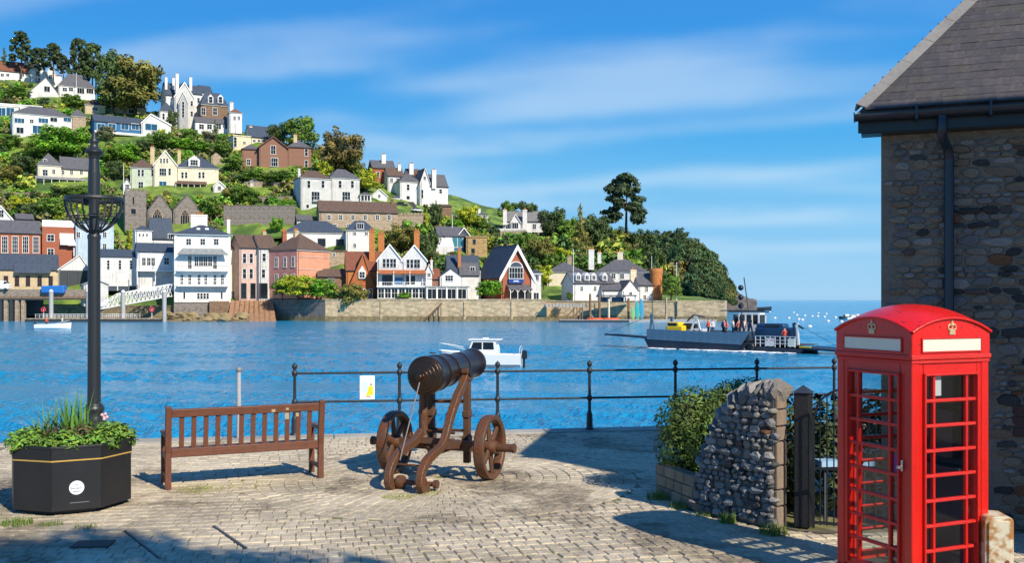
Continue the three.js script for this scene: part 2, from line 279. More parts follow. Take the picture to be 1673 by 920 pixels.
// ---------- generic: a face of rubble stones in lime mortar ----------
const STONES = [[.24, .235, .23], [.2, .195, .19], [.29, .28, .27], [.16, .155, .15], [.25, .23, .2], [.2, .2, .205], [.33, .32, .3], [.22, .2, .18]].map((c) => std(C(...c), { map: T.grain, bumpMap: T.speck, bumpScale: .012, roughness: .9 }));
const DARKS = [[.055, .05, .05], [.045, .04, .042], [.2, .085, .04], [.06, .07, .075], [.12, .08, .07]].map((c) => std(C(...c), { map: T.grain, bumpMap: T.speck, bumpScale: .012, roughness: .85 }));
function stoneGeo(R, w, h, depth, n = 9) {
  const ring = [], inner = [], cx = (R() - .5) * .15 * w, cy = (R() - .5) * .15 * h;
  for (let k = 0; k < n; k++) { const a = (k + (R() - .5) * .5) / n * 6.283, c = Math.cos(a), s = Math.sin(a), q = 1 / Math.pow(Math.pow(Math.abs(c), 4.5) + Math.pow(Math.abs(s), 4.5), 1 / 4.5) * (.8 + .26 * R()); ring.push([c * q * w / 2, s * q * h / 2, -.02]); inner.push([c * q * w / 2 * .78 + cx * .3, s * q * h / 2 * .74 + cy * .3, depth * (.65 + .5 * R())]); }
  const mid = [cx, cy, depth * (.9 + .5 * R())], f = [];
  for (let k = 0; k < n; k++) { const m = (k + 1) % n; f.push([ring[k], ring[m], inner[m], inner[k]], [inner[k], inner[m], mid]); }
  return poly(f);
}
function rubble(parent, seed, L, top, o) {   // stones over the local rectangle x 0..L, y 0..top(x), standing proud of z = 0
  const R = rngOf(seed); let y = o.y0 || .03, n = 0;
  while (y < o.H) {
    const h = o.h[0] + (o.h[1] - o.h[0]) * R(); let x = -R() * .1;
    while (x < L) {
      const w = h * (o.a[0] + (o.a[1] - o.a[0]) * R() * R() + .25), hh = h * (.72 + .36 * R()), cx = x + w / 2, cy = y + h / 2 + (R() - .5) * h * .25;
      if (cx - w * .62 > (o.edge ?? -.2) && cx + w * .4 < L && cy + hh / 2 < top(cx) && (!o.skip || !o.skip(cx, cy)) && R() < (o.fill ?? .95)) {
        const dark = R() < (o.dark ? o.dark(cx, cy) : .1), mats = dark ? DARKS : (o.mats || STONES), sc = dark ? 1 : 1;
        const m = part('stone', stoneGeo(R, w * (o.k || 1), hh * (o.k || 1), o.z * (.5 + R()), o.n || 9), mats[(R() * mats.length) | 0], parent); m.position.set(cx, cy, 0); m.rotation.z = (R() - .5) * .22; n++;
      }
      x += w + .012 + R() * o.gap;
    }
    y += h * .97;
  }
  return n;
}
// ---------- leaves ----------
function leafCloud(seed, n, clumps, size, o = {}) {   // leaf-sized faces spread through clumps [x, y, z, rx, ry]; colour varies leaf by leaf
  const R = rngOf(seed), pos = [], nor = [], col = [], idx = []; let tot = 0; const cum = clumps.map((c) => (tot += c[3] * c[3] * (c[4] || c[3])));
  const d = new V3(), a = new V3(), b = new V3(), q = new V3();
  for (let k = 0; k < n; k++) {
    const pick = R() * tot, ci = cum.findIndex((v) => v >= pick), c = clumps[ci], ct = .72 + .56 * hash2(ci, 7, seed), cy = hash2(ci, 9, seed) * .3;
    d.set(R() * 2 - 1, R() * 2 - 1, R() * 2 - 1); while (d.lengthSq() > 1 || d.lengthSq() < .01) d.set(R() * 2 - 1, R() * 2 - 1, R() * 2 - 1); d.normalize();
    const rad = Math.pow(R(), o.shell ?? .3), ry = c[4] || c[3], p = [c[0] + d.x * c[3] * rad, c[1] + d.y * ry * rad, c[2] + d.z * c[3] * rad];
    q.set(d.x + (R() - .5) * 1.6, d.y + (R() - .5) * 1.6 + (o.up || .25), d.z + (R() - .5) * 1.6).normalize(); if (q.dot(d) < 0) q.negate();
    a.set(R() - .5, R() - .5, R() - .5).cross(q).normalize(); b.crossVectors(q, a);
    const s = size * (.6 + .8 * R()), l = s * (o.long || 1.35), i0 = pos.length / 3;
    const nn = d.clone().multiplyScalar(.55).add(q.clone().multiplyScalar(.65)).normalize();
    const fold = q.clone().multiplyScalar(-s * .18), tone = (.62 + .76 * R()) * ct, yel = R() * .8 + cy;
    for (const [x, y, f] of [[0, -l, 1], [s * .55, 0, 0], [0, l, 1], [-s * .55, 0, 0]]) { pos.push(p[0] + a.x * x + b.x * y + fold.x * f, p[1] + a.y * x + b.y * y + fold.y * f, p[2] + a.z * x + b.z * y + fold.z * f); nor.push(nn.x, nn.y, nn.z); col.push(tone * (.8 + .5 * yel), tone, tone * (1.1 - .4 * yel)); }
    idx.push(i0, i0 + 1, i0 + 2, i0, i0 + 2, i0 + 3);
  }
  const g = new THREE.BufferGeometry(); g.setAttribute('position', new THREE.BufferAttribute(new Float32Array(pos), 3)); g.setAttribute('normal', new THREE.BufferAttribute(new Float32Array(nor), 3)); g.setAttribute('color', new THREE.BufferAttribute(new Float32Array(col), 3)); g.setIndex(idx); return g;
}
const leafMat = (r, g, b) => new THREE.MeshStandardMaterial({ color: C(r, g, b), vertexColors: true, roughness: .7, side: THREE.DoubleSide });
function blades(seed, n, r, h, w, lean = .6) {   // tapered grass or iris blades from a spot
  const R = rngOf(seed), f = [];
  for (let k = 0; k < n; k++) {
    const a = R() * 6.283, q = Math.sqrt(R()) * r, x = Math.cos(a) * q, z = Math.sin(a) * q, b = R() * 6.283, H = h * (.5 + .7 * R()), L = lean * H * R(), ww = w * (.6 + .6 * R()), cx = Math.cos(b), cz = Math.sin(b), px = -cz * ww / 2, pz = cx * ww / 2;
    const p = (t) => [x + cx * L * t * t, H * (t - .25 * t * t * (L / H)), z + cz * L * t * t], A = p(0), B = p(.5), E = p(1);
    f.push([[A[0] - px, A[1], A[2] - pz], [A[0] + px, A[1], A[2] + pz], [B[0] + px * .8, B[1], B[2] + pz * .8], [B[0] - px * .8, B[1], B[2] - pz * .8]], [[B[0] - px * .8, B[1], B[2] - pz * .8], [B[0] + px * .8, B[1], B[2] + pz * .8], E]);
  }
  return poly(f);
}
const grassMat = std(C(.13, .2, .03), { side: THREE.DoubleSide }), grassPale = std(C(.28, .3, .07), { side: THREE.DoubleSide }), grassDark = std(C(.04, .1, .02), { side: THREE.DoubleSide });

// ---------- the stone house at the right ----------
{
  const f = [.9325, -.361], e = [.361, .9325];                     // along the front and along the end, as (x, distance)
  const eaveY = EYE + 290 / F * 10.6;
  const th = thing('stone_house', 'rubble stone house with slate hipped roof behind the red telephone box', 'house', [4.03, 0, -10.71]);
  th.rotation.y = Math.asin(f[1]);                                   // local x = (cos, 0, -sin)
  const W = 4.2, Dp = 5;
  const mortar = std(C(.23, .19, .15), { map: T.grain, bumpMap: texture(256, .8, (x, y) => grey(fbm(x * 12, y * 12, 31, 5, 12))), bumpScale: .03 });
  part('wall', [bx(W, eaveY + .02, Dp, W / 2, 0, -Dp / 2 - .004)], mortar, th);
  const wallMats = [[.24, .2, .165], [.2, .175, .16], [.27, .225, .175], [.22, .19, .185], [.3, .27, .25], [.23, .165, .115], [.18, .165, .17], [.26, .21, .155]].map((c) => std(C(...c), { map: T.grain, bumpMap: T.speck, bumpScale: .014, roughness: .9 }));
  rubble(th, 404, 1.78, () => eaveY - .16, { H: eaveY - .2, h: [.045, .13], a: [1.1, 3.2], gap: 0, z: .02, fill: 1, k: 1.24, n: 7, edge: 0, mats: wallMats, dark: (x, y) => (x > .62 ? .26 : .1) * (y > 3.6 ? .8 : 1), skip: (x, y) => (x < 1.12 && y < 1.95) || x > 1.28 && x < 1.62 && y > .95 && y < 1.32 });
  for (let r = 0; r < 3; r++) for (let c = 0; c < 2; c++) { const m = part('brick', rbx(.155, .1, .05, 0, 0, 0, .008), std(C(.09, .045, .035), { map: T.grain }), th); m.position.set(1.37 + c * .17 - (r & 1) * .02, .97 + r * .115, 0); }
  // roof
  const k = 1.167, ov = .26, R = rngOf(9), base = [-ov, eaveY + .1, ov];
  const on = (s, t) => [base[0] + s, base[1] + t * k, base[2] - t];  // s along the eave, t into the house
  const roofMat = [[.072, .064, .068], [.084, .074, .078], [.062, .056, .06], [.078, .07, .064], [.07, .064, .072]].map((c) => std(C(...c), { map: texture(128, .6, (x, y) => { const l = smooth(.6, .72, fbm(x * 16, y * 16, 60 + Math.round(c[0] * 1000), 3, 16)), v = .8 + .5 * (fbm(x * 6, y * 20, 5, 4, 2) - .5); return [v + l * .9, v + l * .85, v + l * .5]; }), roughness: .7 }));
  const T1 = 2.6, S1 = W + 2 * ov;
  part('roof_deck', [poly([[on(0, 0), on(S1, 0), on(S1 - T1 * 0, T1), on(T1, T1)], [[base[0], base[1], base[2]], [base[0] + T1, base[1] + T1 * k, base[2] - T1], [base[0] + T1 + 1.2, base[1] + T1 * k, base[2] - Dp], [base[0] + 2, base[1], base[2] - Dp - 2 * ov]], [on(T1, T1), on(S1, T1), [base[0] + S1, base[1], base[2] - Dp - 2 * ov], [base[0] + 2, base[1], base[2] - Dp - 2 * ov]], [on(0, 0), [base[0] + 2, base[1], base[2] - Dp - 2 * ov], [base[0] + S1, base[1], base[2] - Dp - 2 * ov], on(S1, 0)]]).translate(0, -.03, 0)], std(C(.1, .09, .09), { side: THREE.DoubleSide }), th);
  const pitch = Math.atan(k), g = .128, sw = .25;
  const slates = [0, 1, 2].map((q) => { const h = (.95 + q * .02) * .5; return poly([[[-sw * .4975, 0, .02], [sw * .4975, 0, .019 + q * .003], [sw * .4975, h * .6, .004], [-sw * .4975, h * .6, .004]], [[-sw * .4975, 0, 0], [sw * .4975, 0, 0], [sw * .4975, 0, .019 + q * .003], [-sw * .4975, 0, .02]], [[-sw * .4975, 0, 0], [-sw * .4975, 0, .02], [-sw * .4975, h * .6, .004]], [[sw * .4975, 0, .019], [sw * .4975, 0, 0], [sw * .4975, h * .6, .004]]]); });
  let row = 0;
  for (let l = 0; l < 2.55; l += g, row++) {
    const t = l * Math.cos(pitch), s0 = t + .1;
    let s = s0, first = (row & 1) ? .5 + .3 * R() : 1;
    while (s < 2.6) {
      const m = part('slate', slates[(R() * 3) | 0], roofMat[(R() * 5) | 0], th), p = on(s + sw * first / 2, t); m.position.set(p[0], p[1] + .012, p[2]); m.rotation.x = -(Math.PI / 2 - pitch) + .035 + (R() - .5) * .012; m.rotation.z = (R() - .5) * .015; m.scale.x = first;
      s += sw * first; first = .92 + .16 * R();
    }
  }
  const lead = std(C(.26, .25, .24), { map: T.grain, roughness: .8 }), hipDir = new V3(1, k, -1).normalize();
  for (let i = 0; i < 9; i++) {
    const a = new V3(...on(0, 0)).addScaledVector(hipDir, i * .42 + .02), b = a.clone().addScaledVector(hipDir, .43);
    const m = []; const w = .12;
    const L = (p) => [p.x + w * .9, p.y + .03, p.z + .02], Lf = (p) => [p.x - .02, p.y + .03, p.z - w * .9], top = (p) => [p.x, p.y + .085, p.z];
    m.push(slab(top(a), L(a), L(b), top(b), .02), slab(Lf(a), top(a), top(b), Lf(b), .02));
    part('hip_tile', m, lead, th);
  }
  part('fascia', [bx(W + 2 * ov - .06, .2, .03, W / 2, eaveY - .12, ov - .05), bx(W + .4, .02, ov, W / 2, eaveY - .13, ov / 2 - .06)], M.blackpaint, th);
  const gut = []; for (let a = 0; a <= 8; a++) { const q = Math.PI + a / 8 * Math.PI; gut.push([Math.cos(q) * .07, Math.sin(q) * .07]); } for (let a = 8; a >= 0; a--) { const q = Math.PI + a / 8 * Math.PI; gut.push([Math.cos(q) * .06, Math.sin(q) * .06]); }
  const gg = extrude(gut, W + 2 * ov); gg.rotateY(Math.PI / 2); gg.translate(W + ov, eaveY + .06, ov + .05);
  const gutter = std(C(.016, .026, .045), { roughness: .35 });
  part('gutter', [metric(gg), bx(.012, .09, .14, -ov - .005, eaveY - .01, ov + .05)], gutter, th);
  for (const s of [.35, 1.05, 1.8]) part('gutter_bracket', [bx(.025, .16, .15, s, eaveY - .03, ov + .045)], gutter, th);
  const xs = .6;
  const pipe = part('downpipe', [tube([[xs, eaveY, ov + .05], [xs, eaveY - .16, ov + .05], [xs + .01, eaveY - .24, ov - .02], [xs + .06, eaveY - .33, .13], [xs + .075, eaveY - .42, .09], [xs + .075, eaveY - .55, .085]], .048, 30, 12), rod([xs + .075, eaveY - .5, .085], [xs + .075, 0, .085], .048, 14)], gutter, th);
  for (const y of [3.35, 1.6]) part('pipe_clip', [cyl(.056, .056, .04, xs + .075, y, .085, 14), bx(.2, .03, .015, xs + .075, y, .03)], gutter, th);
  part('chimney', [bx(.75, 2.4, .6, 3.3, eaveY + 1.9, -1.9), bx(.85, .12, .7, 3.3, eaveY + 4.2, -1.9)], M.stone, th);
}
// unseen house block, plan shaped along the sun to shade the stone house's front
{
  const s = [.615, -.788], Kx = .2 + s[0] * 12, Kd = 15.15 + s[1] * 12, H = 12 * Math.tan(SUN_EL), f = [.9325, -.361], q = [.66, -.75];
  const n = thing('unseen_shading_house', 'unseen plain house block shaped to shade the stone house front', 'house', [0, 0, 0]);
  const c = [[Kx, Kd], [Kx + f[0] * 6, Kd + f[1] * 6], [Kx + f[0] * 6 + q[0] * 6, Kd + f[1] * 6 + q[1] * 6], [Kx + q[0] * 6, Kd + q[1] * 6]];
  const g = new THREE.ExtrudeGeometry(new THREE.Shape(c.map(([x, d]) => new THREE.Vector2(x, d))), { depth: H, bevelEnabled: false }); g.rotateX(-Math.PI / 2); part('wall', metric(g), M.greyrender, n);
}
// ---------- garden wall, planter bed, gate ----------
{
  const a = [2.1, 11.03], b = [2.74, 10.28], L = Math.hypot(b[0] - a[0], b[1] - a[1]);
  const th = thing('garden_wall', 'low grey rubble garden wall with a curved top beside the iron gate', 'wall', at(...a));
  th.rotation.y = Math.atan2(b[1] - a[1], b[0] - a[0]);
  const topAt = knots([[0, .5], [.12, .72], [.25, 1.02], [.42, 1.24], [.6, 1.38], [.8, 1.43], [1.2, 1.43]]);
  const out = [[0, 0], [L, 0]]; for (let i = 12; i >= 0; i--) out.push([L * i / 12, topAt(L * i / 12) - .02]);
  const mor = std(C(.2, .18, .16), { map: T.grain, bumpMap: T.speck, bumpScale: .02 });
  part('core', extrude(out, .19), mor, th);
  rubble(th, 77, L + .06, (x) => topAt(x) - .0, { H: 1.45, h: [.045, .115], a: [.7, 2.2], gap: 0, z: .05, fill: 1, k: 1.34, n: 6, dark: () => .05 });
  // coping of stones on edge that follow the curve
  const R = rngOf(31); let x = -.02;
  while (x < L - .02) {
    const w = .055 + .05 * R(), y = topAt(Math.max(0, x + w / 2)), sl = Math.max(0, (topAt(x + w + .02) - topAt(x)) / (w + .02)), lean = Math.atan(sl) * .75, g = new THREE.IcosahedronGeometry(1, 1), q = g.attributes.position, sd = Math.floor(x * 999);
    for (let i = 0; i < q.count; i++) { const v = new V3().fromBufferAttribute(q, i), f = .8 + .42 * hash2(Math.round(v.x * 50), Math.round(v.y * 50 + v.z * 31), sd); q.setXYZ(i, v.x * f * w * .62, v.y * f * (.11 + .03 * hash2(sd, 1, 1)), v.z * f * .17); }
    g.computeVertexNormals(); const m = part('coping_stone', metric(g), STONES[(R() * 8) | 0], th); m.position.set(x + w / 2, y, -.13); m.rotation.z = lean + (R() - .5) * .2;
    x += Math.max(.022, w * Math.cos(lean) * .92);
  }
  // the squared end that faces the sun
  let y = 0; while (y < 1.42) { const h = .12 + .14 * R(); const m = part('quoin', rbx(.05, Math.min(h, 1.44 - y) - .012, .18, 0, 0, 0, .015), std(C(.36 + .06 * R(), .3, .22), { map: T.grain, bumpMap: T.speck, bumpScale: .012 }), th); m.position.set(L + .018, y, -.095); y += h; }

  // planter bed of squared blocks with the hedge behind the wall
  const bed = thing('planter_bed', 'low planter of squared buff stone blocks holding the clipped hedge', 'planter', at(1.76, 12.08));
  const c = [1.76, 12.08], v = [a[0] - c[0], a[1] - c[1]], BL = Math.hypot(...v); bed.rotation.y = Math.atan2(v[1], v[0]);
  const bm = [[.36, .29, .19], [.32, .27, .19], [.4, .33, .22]].map((k) => std(C(...k), { map: T.grain, bumpMap: T.speck, bumpScale: .01 }));
  let i = 0; for (let r = 0; r < 3; r++) { let s = 0; while (s < BL - .02) { const w = Math.min(.2 + .1 * hash2(i, r, 3), BL - s), m = part('block', rbx(w - .012, .125, .16, 0, 0, 0, .012), bm[i % 3], bed); m.position.set(s + w / 2, r * .132, -.08); s += w; i++; } }
  let s2 = 0; while (s2 < 1.2) { for (let r = 0; r < 3; r++) { const m = part('block', rbx(.16, .125, .29, 0, 0, 0, .012), bm[(i++) % 3], bed); m.position.set(-.085, r * .132, -.31 - s2); } s2 += .3; }
  part('soil', [bx(BL, .3, 1.2, BL / 2, 0, -.78)], std(C(.05, .035, .022), { map: T.grain }), bed);
  const hedgeMat = leafMat(.085, .15, .022);
  const hedge = solo('hedge', 'clipped small leaved hedge growing in the stone planter bed', 'hedge', leafCloud(3, 16000, [[.0, .62, -.05, .36, .34], [.02, .95, -.02, .38, .34], [.32, .7, .25, .38, .4], [.2, 1.12, -.12, .36, .3], [.5, 1.05, .0, .38, .34], [.62, .75, .1, .36, .4], [.75, 1.2, -.25, .34, .28], [.3, .8, -.4, .45, .4], [1.0, 1.25, -.45, .36, .25], [.7, .9, -.5, .45, .45]], .02, { shell: .22, long: 1.6 }), hedgeMat);
  hedge.position.set(2.06, 0, -11.92); hedge.scale.set(.92, .96, .92);
  const RH = rngOf(8), tw = []; for (let q = 0; q < 40; q++) { const x0 = RH() * .9, z0 = -.4 + RH() * .6; tw.push(rod([x0, .3, z0], [x0 + (RH() - .5) * .5, 1 + RH() * .3, z0 + (RH() - .5) * .4], .008, 4)); }
  part('stem', tw, std(C(.06, .04, .025)), hedge);
  // gate pier and gate
  const pr = thing('gate_pier', 'dark painted square gate pier with a pointed cap beside the stone wall', 'pier', at(3.08, 10.37), -.55);
  part('shaft', rbx(.16, 1.42, .16, 0, 0, 0, .012), std(C(.014, .015, .018), { roughness: .5, bumpMap: T.speck, bumpScale: .006 }), pr);
  part('cap', [poly([[[-.095, 1.42, .095], [.095, 1.42, .095], [0, 1.5, 0]], [[.095, 1.42, .095], [.095, 1.42, -.095], [0, 1.5, 0]], [[.095, 1.42, -.095], [-.095, 1.42, -.095], [0, 1.5, 0]], [[-.095, 1.42, -.095], [-.095, 1.42, .095], [0, 1.5, 0]], [[-.095, 1.42, -.095], [.095, 1.42, -.095], [.095, 1.42, .095], [-.095, 1.42, .095]]])], std(C(.03, .04, .06), { roughness: .5 }), pr);
  const g0 = [3.09, 10.06], g1 = [3.72, 9.82], GL = Math.hypot(g1[0] - g0[0], g1[1] - g0[1]);
  const gate = thing('iron_gate', 'black iron bar gate with a rounded top between pier and telephone box', 'gate', at(...g0, .04)); gate.rotation.y = Math.atan2(g1[1] - g0[1], g1[0] - g0[0]);
  const topG = (x) => x < .32 ? 1.12 + .33 * Math.sin(Math.acos(1 - x / .32)) : 1.45;
  const pts = []; for (let q = 0; q <= 16; q++) { const x = GL * q / 16; pts.push([x, topG(x), 0]); }
  part('top_rail', [tube(pts, .013, 40, 6)], M.blackpaint, gate);
  part('bottom_rail', [bx(GL, .03, .02, GL / 2, .06, 0)], M.blackpaint, gate); part('middle_rail', [bx(GL, .025, .02, GL / 2, .62, 0)], M.blackpaint, gate);
  part('stile', [bx(.03, 1.14, .03, 0, .02, 0)], M.blackpaint, gate);
  for (let q = 1; q < 10; q++) part('bar', [rod([q * .067, .05, 0], [q * .067, topG(q * .067), 0], .008, 6)], M.blackpaint, gate);
  part('scroll', [tube([[.42, .62, .012], [.5, .75, .012], [.56, .88, .012], [.6, .95, .012], [.63, .9, .012], [.6, .86, .012]], .007, 24, 5)], M.blackpaint, gate);
  const back = solo('shrub', 'dark leafy shrub filling the garden behind the iron gate', 'shrub', leafCloud(12, 4000, [[0, .5, 0, .5, .5], [.6, .6, -.1, .5, .6], [.1, 1.0, -.1, .45, .35], [.7, 1.05, -.2, .45, .35], [-.3, .8, -.5, .5, .5]], .035, { shell: .25 }), leafMat(.045, .07, .02)); back.position.set(3.45, 0, -10.95);
  const bt = thing('garden_bench', 'pale blue plank seat seen through the bars of the iron gate', 'bench', at(3.58, 10.55), .1);
  part('seat', [bx(.6, .06, .2, 0, .62, 0)], std(C(.3, .5, .72), { roughness: .6 }), bt); for (const s of [-.22, .22]) part('leg', [bx(.03, .62, .03, s, 0, 0)], std(C(.05, .06, .07)), bt);
}
// ---------- telephone box ----------
{
  const red = new THREE.MeshPhysicalMaterial({ color: C(.72, .011, .005), roughness: .32, clearcoat: .25, clearcoatRoughness: .25, bumpMap: T.speck, bumpScale: .002, map: texture(256, 1.3, (x, y) => { const f = fbm(x * 6, y * 6, 3, 5, 6), c = smooth(.73, .76, fbm(x * 30, y * 30, 41, 3, 30)); const v = .9 + .24 * (f - .5); return [lerp(v, .5, c), lerp(v, 6, c), lerp(v, 6, c)]; }) });
  const box = thing('telephone_box', 'red cast iron telephone box with domed roof and glazed sides', 'telephone box', at(3.40, 8.36), .4115);
  const w = .85, h2 = w / 2, zone = { y0: .17, p: .202, n: 8 }, cols = [-.28, -.18, .18, .28];
  part('plinth', [rbx(w + .03, .1, w + .03, 0, 0, 0, .012)], std(C(.02, .01, .01), { roughness: .5 }), box);
  for (const [sx, sz] of [[1, 1], [1, -1], [-1, 1], [-1, -1]]) part('corner_post', [rbx(.085, 1.84, .085, sx * (h2 - .0425), .1, sz * (h2 - .0425), .014), rbx(.05, 1.8, .05, sx * (h2 - .1), .1, sz * (h2 - .1), .008)], red, box);
  const glass = new THREE.MeshPhysicalMaterial({ color: C(.8, .84, .86), transmission: 1, thickness: 0, roughness: .05, ior: 1.5 });
  const sign = std(C(.74, .68, .56), { roughness: .4 }), gold = std(C(.62, .45, .26), { roughness: .45, metalness: .3 });
  const crown = () => { const g = [bx(.05, .016, .008, 0, 0, 0), bx(.044, .016, .01, 0, .016, 0)]; for (const s of [-1, 1]) { const q = new THREE.TorusGeometry(.016, .0055, 6, 14); q.scale(1, 1.2, .6); q.translate(s * .0175, .046, 0); g.push(q); const e = new THREE.SphereGeometry(.0065, 8, 6); e.translate(s * .02, .033, .002); g.push(e); } g.push(bx(.01, .05, .008, 0, .03, 0), bx(.024, .008, .007, 0, .072, 0), bx(.008, .026, .007, 0, .066, 0)); const e = new THREE.SphereGeometry(.008, 8, 6); e.translate(0, .06, .002); g.push(e); return g; };
  const Rs = .951, cy = 2.36 - Rs;
  const arch = []; for (let i = 0; i <= 20; i++) { const x = lerp(-h2, h2, i / 20); arch.push([x, cy + Math.sqrt(Rs * Rs - h2 * h2 - x * x)]); }
  function side(name, turn, glazed) {
    const s = new THREE.Group(); s.name = name; s.rotation.y = turn; box.add(s);
    const fr = [rbx(.11, 1.8, .05, -.335, .12, h2 - .035, .01), rbx(.11, 1.8, .05, .335, .12, h2 - .035, .01), rbx(.62, .09, .05, 0, .1, h2 - .035, .01), rbx(.62, .14, .05, 0, zone.y0 + zone.p * zone.n - .005, h2 - .035, .01)];
    fr.push(rbx(.02, 1.66, .03, -.29, .15, h2 - .0, .006), rbx(.02, 1.66, .03, .29, .15, h2 - .0, .006), rbx(.6, .02, .03, 0, zone.y0 + zone.p * zone.n, h2, .006));
    fr.push(rbx(.026, 1.64, .034, -.18, .15, h2 - .02, .006), rbx(.026, 1.64, .034, .18, .15, h2 - .02, .006));
    for (let r = 1; r < zone.n; r++) fr.push(rbx(.58, .029, .036, 0, zone.y0 + r * zone.p - .0145, h2 - .02, .008));
    const panel = part(name === 'door' ? 'door_frame' : 'frame', fr, red, s);
    for (let r = 0; r < zone.n; r++) for (let c = 0; c < 3; c++) { const x0 = cols[c], x1 = cols[c + 1]; const m = part('pane', new THREE.PlaneGeometry(x1 - x0 - .01, zone.p - .01), glass, s); m.position.set((x0 + x1) / 2, zone.y0 + (r + .5) * zone.p, h2 - .028); }
    return s;
  }
  function head(turn) {
    const out = [[-h2, 1.93], [h2, 1.93], ...arch.slice().reverse()], g = extrude(out, .05); g.translate(0, 0, h2 + .004); g.rotateY(turn);
    const p = part('pediment', [g], red, box);
    const mold = []; for (let i = 0; i < arch.length; i++) mold.push([arch[i][0] * 1.02, arch[i][1] - .008, h2 + .012]);
    const q = tube(mold, .013, 30, 6); q.rotateY(turn); part('arch_moulding', q, red, p);
    const fr = [rbx(.66, .014, .022, 0, 2.082, h2 + .005, .004), rbx(.66, .014, .022, 0, 1.972, h2 + .005, .004), rbx(.014, .124, .022, -.325, 1.972, h2 + .005, .004), rbx(.014, .124, .022, .325, 1.972, h2 + .005, .004)];
    const f1 = merge(fr); f1.rotateY(turn); part('sign_frame', f1, red, p);
    const sg = bx(.64, .1, .012, 0, 1.984, h2 + .004); sg.rotateY(turn); part('sign_panel', sg, sign, p);
    const cr = merge(crown()); cr.scale(1.25, 1.25, 1.25); cr.translate(0, 2.118, h2 + .008); cr.rotateY(turn); part('crown_emblem', cr, gold, p);
  }
  const door = side('door', -Math.PI / 2); side('glazed_side', 0); side('glazed_side', Math.PI); 
  for (const t of [0, 1, 2, 3]) head(t * Math.PI / 2);
  const hd = part('handle', [rbx(.018, .09, .022, .335, 1.02, h2 + .012, .006), rod([.335, 1.06, h2 + .02], [.335, 1.06, h2 + .05], .008, 8), cyl(.016, .016, .02, .335, 1.045, h2 + .05, 10)], std(C(.5, .5, .52), { metalness: .9, roughness: .3 }), door);
  part('sticker', [bx(.045, .14, .002, .24, 1.0, h2 - .022)], std(C(.2, .04, .26)), door);
  part('back_panel', [bx(.03, 1.8, w - .1, h2 - .03, .12, 0)], std(C(.045, .05, .06), { roughness: .55 }), box);
  part('telephone', [rbx(.12, .42, .3, h2 - .12, 1.05, .05, .02), rbx(.06, .22, .06, h2 - .2, 1.12, -.08, .02), rbx(.16, .04, .6, h2 - .12, .95, 0, .01), rbx(.08, .3, .34, h2 - .1, 1.5, 0, .02)], std(C(.03, .035, .05), { roughness: .4 }), box);
  part('notice', [bx(.004, .2, .16, h2 - .05, 1.55, -.25), bx(.1, .16, .003, -.12, 1.62, h2 - .04)], std(C(.6, .62, .62)), box);
  part('cornice', [rbx(w + .03, .045, w + .03, 0, 1.915, 0, .012), rbx(w + .012, .03, w + .012, 0, 1.885, 0, .01)], red, box);
  const n = 26, dome = fieldMesh(n, n, (u, v) => { const x = (u - .5) * (w + .03), z = (.5 - v) * (w + .03); return [x, cy + Math.sqrt(Rs * Rs - x * x - z * z) + .004, z]; }); part('roof', dome, red, box);
  part('ceiling', [bx(w - .06, .02, w - .06, 0, 1.95, 0)], red, box);
  part('floor', [bx(w - .08, .02, w - .08, 0, .1, 0)], std(C(.06, .06, .06)), box);
  // rusty metal cabinet beside it
  const cab = thing('service_cabinet', 'small rusty cream metal cabinet standing by the telephone box', 'cabinet', at(4.0, 8.25), -.12);
  const rs = (w2, h, r) => { const s = new THREE.Shape(); s.moveTo(-w2, 0); s.lineTo(w2, 0); s.lineTo(w2, h - r); s.quadraticCurveTo(w2, h, w2 - r, h); s.lineTo(-w2 + r, h); s.quadraticCurveTo(-w2, h, -w2, h - r); return s; };
  const cm = std(C(1, 1, 1), { map: texture(256, .6, (x, y) => { const f = fbm(x * 4, y * 5, 12, 5, 4), s = fbm(x * 20, y * 20, 6, 3, 20), k = smooth(.32, .56, f + (s - .5) * .3); return [lerp(.6, .36, k), lerp(.56, .17, k), lerp(.42, .05, k)]; }), roughness: .7 });
  part('body', [metric(new THREE.ExtrudeGeometry(rs(.105, .62, .04), { depth: .26, bevelEnabled: true, bevelSize: .008, bevelThickness: .008, bevelSegments: 2 }))], cm, cab);
  part('door', [metric(new THREE.ExtrudeGeometry(rs(.085, .58, .035), { depth: .012, bevelEnabled: true, bevelSize: .005, bevelThickness: .005, bevelSegments: 1 }).translate(0, .015, .268))], cm, cab);
  const lk = part('lock', [rod([.055, .27, .28], [.055, .27, .295], .014, 12)], std(C(.2, .06, .03), { roughness: .6 }), cab);
}
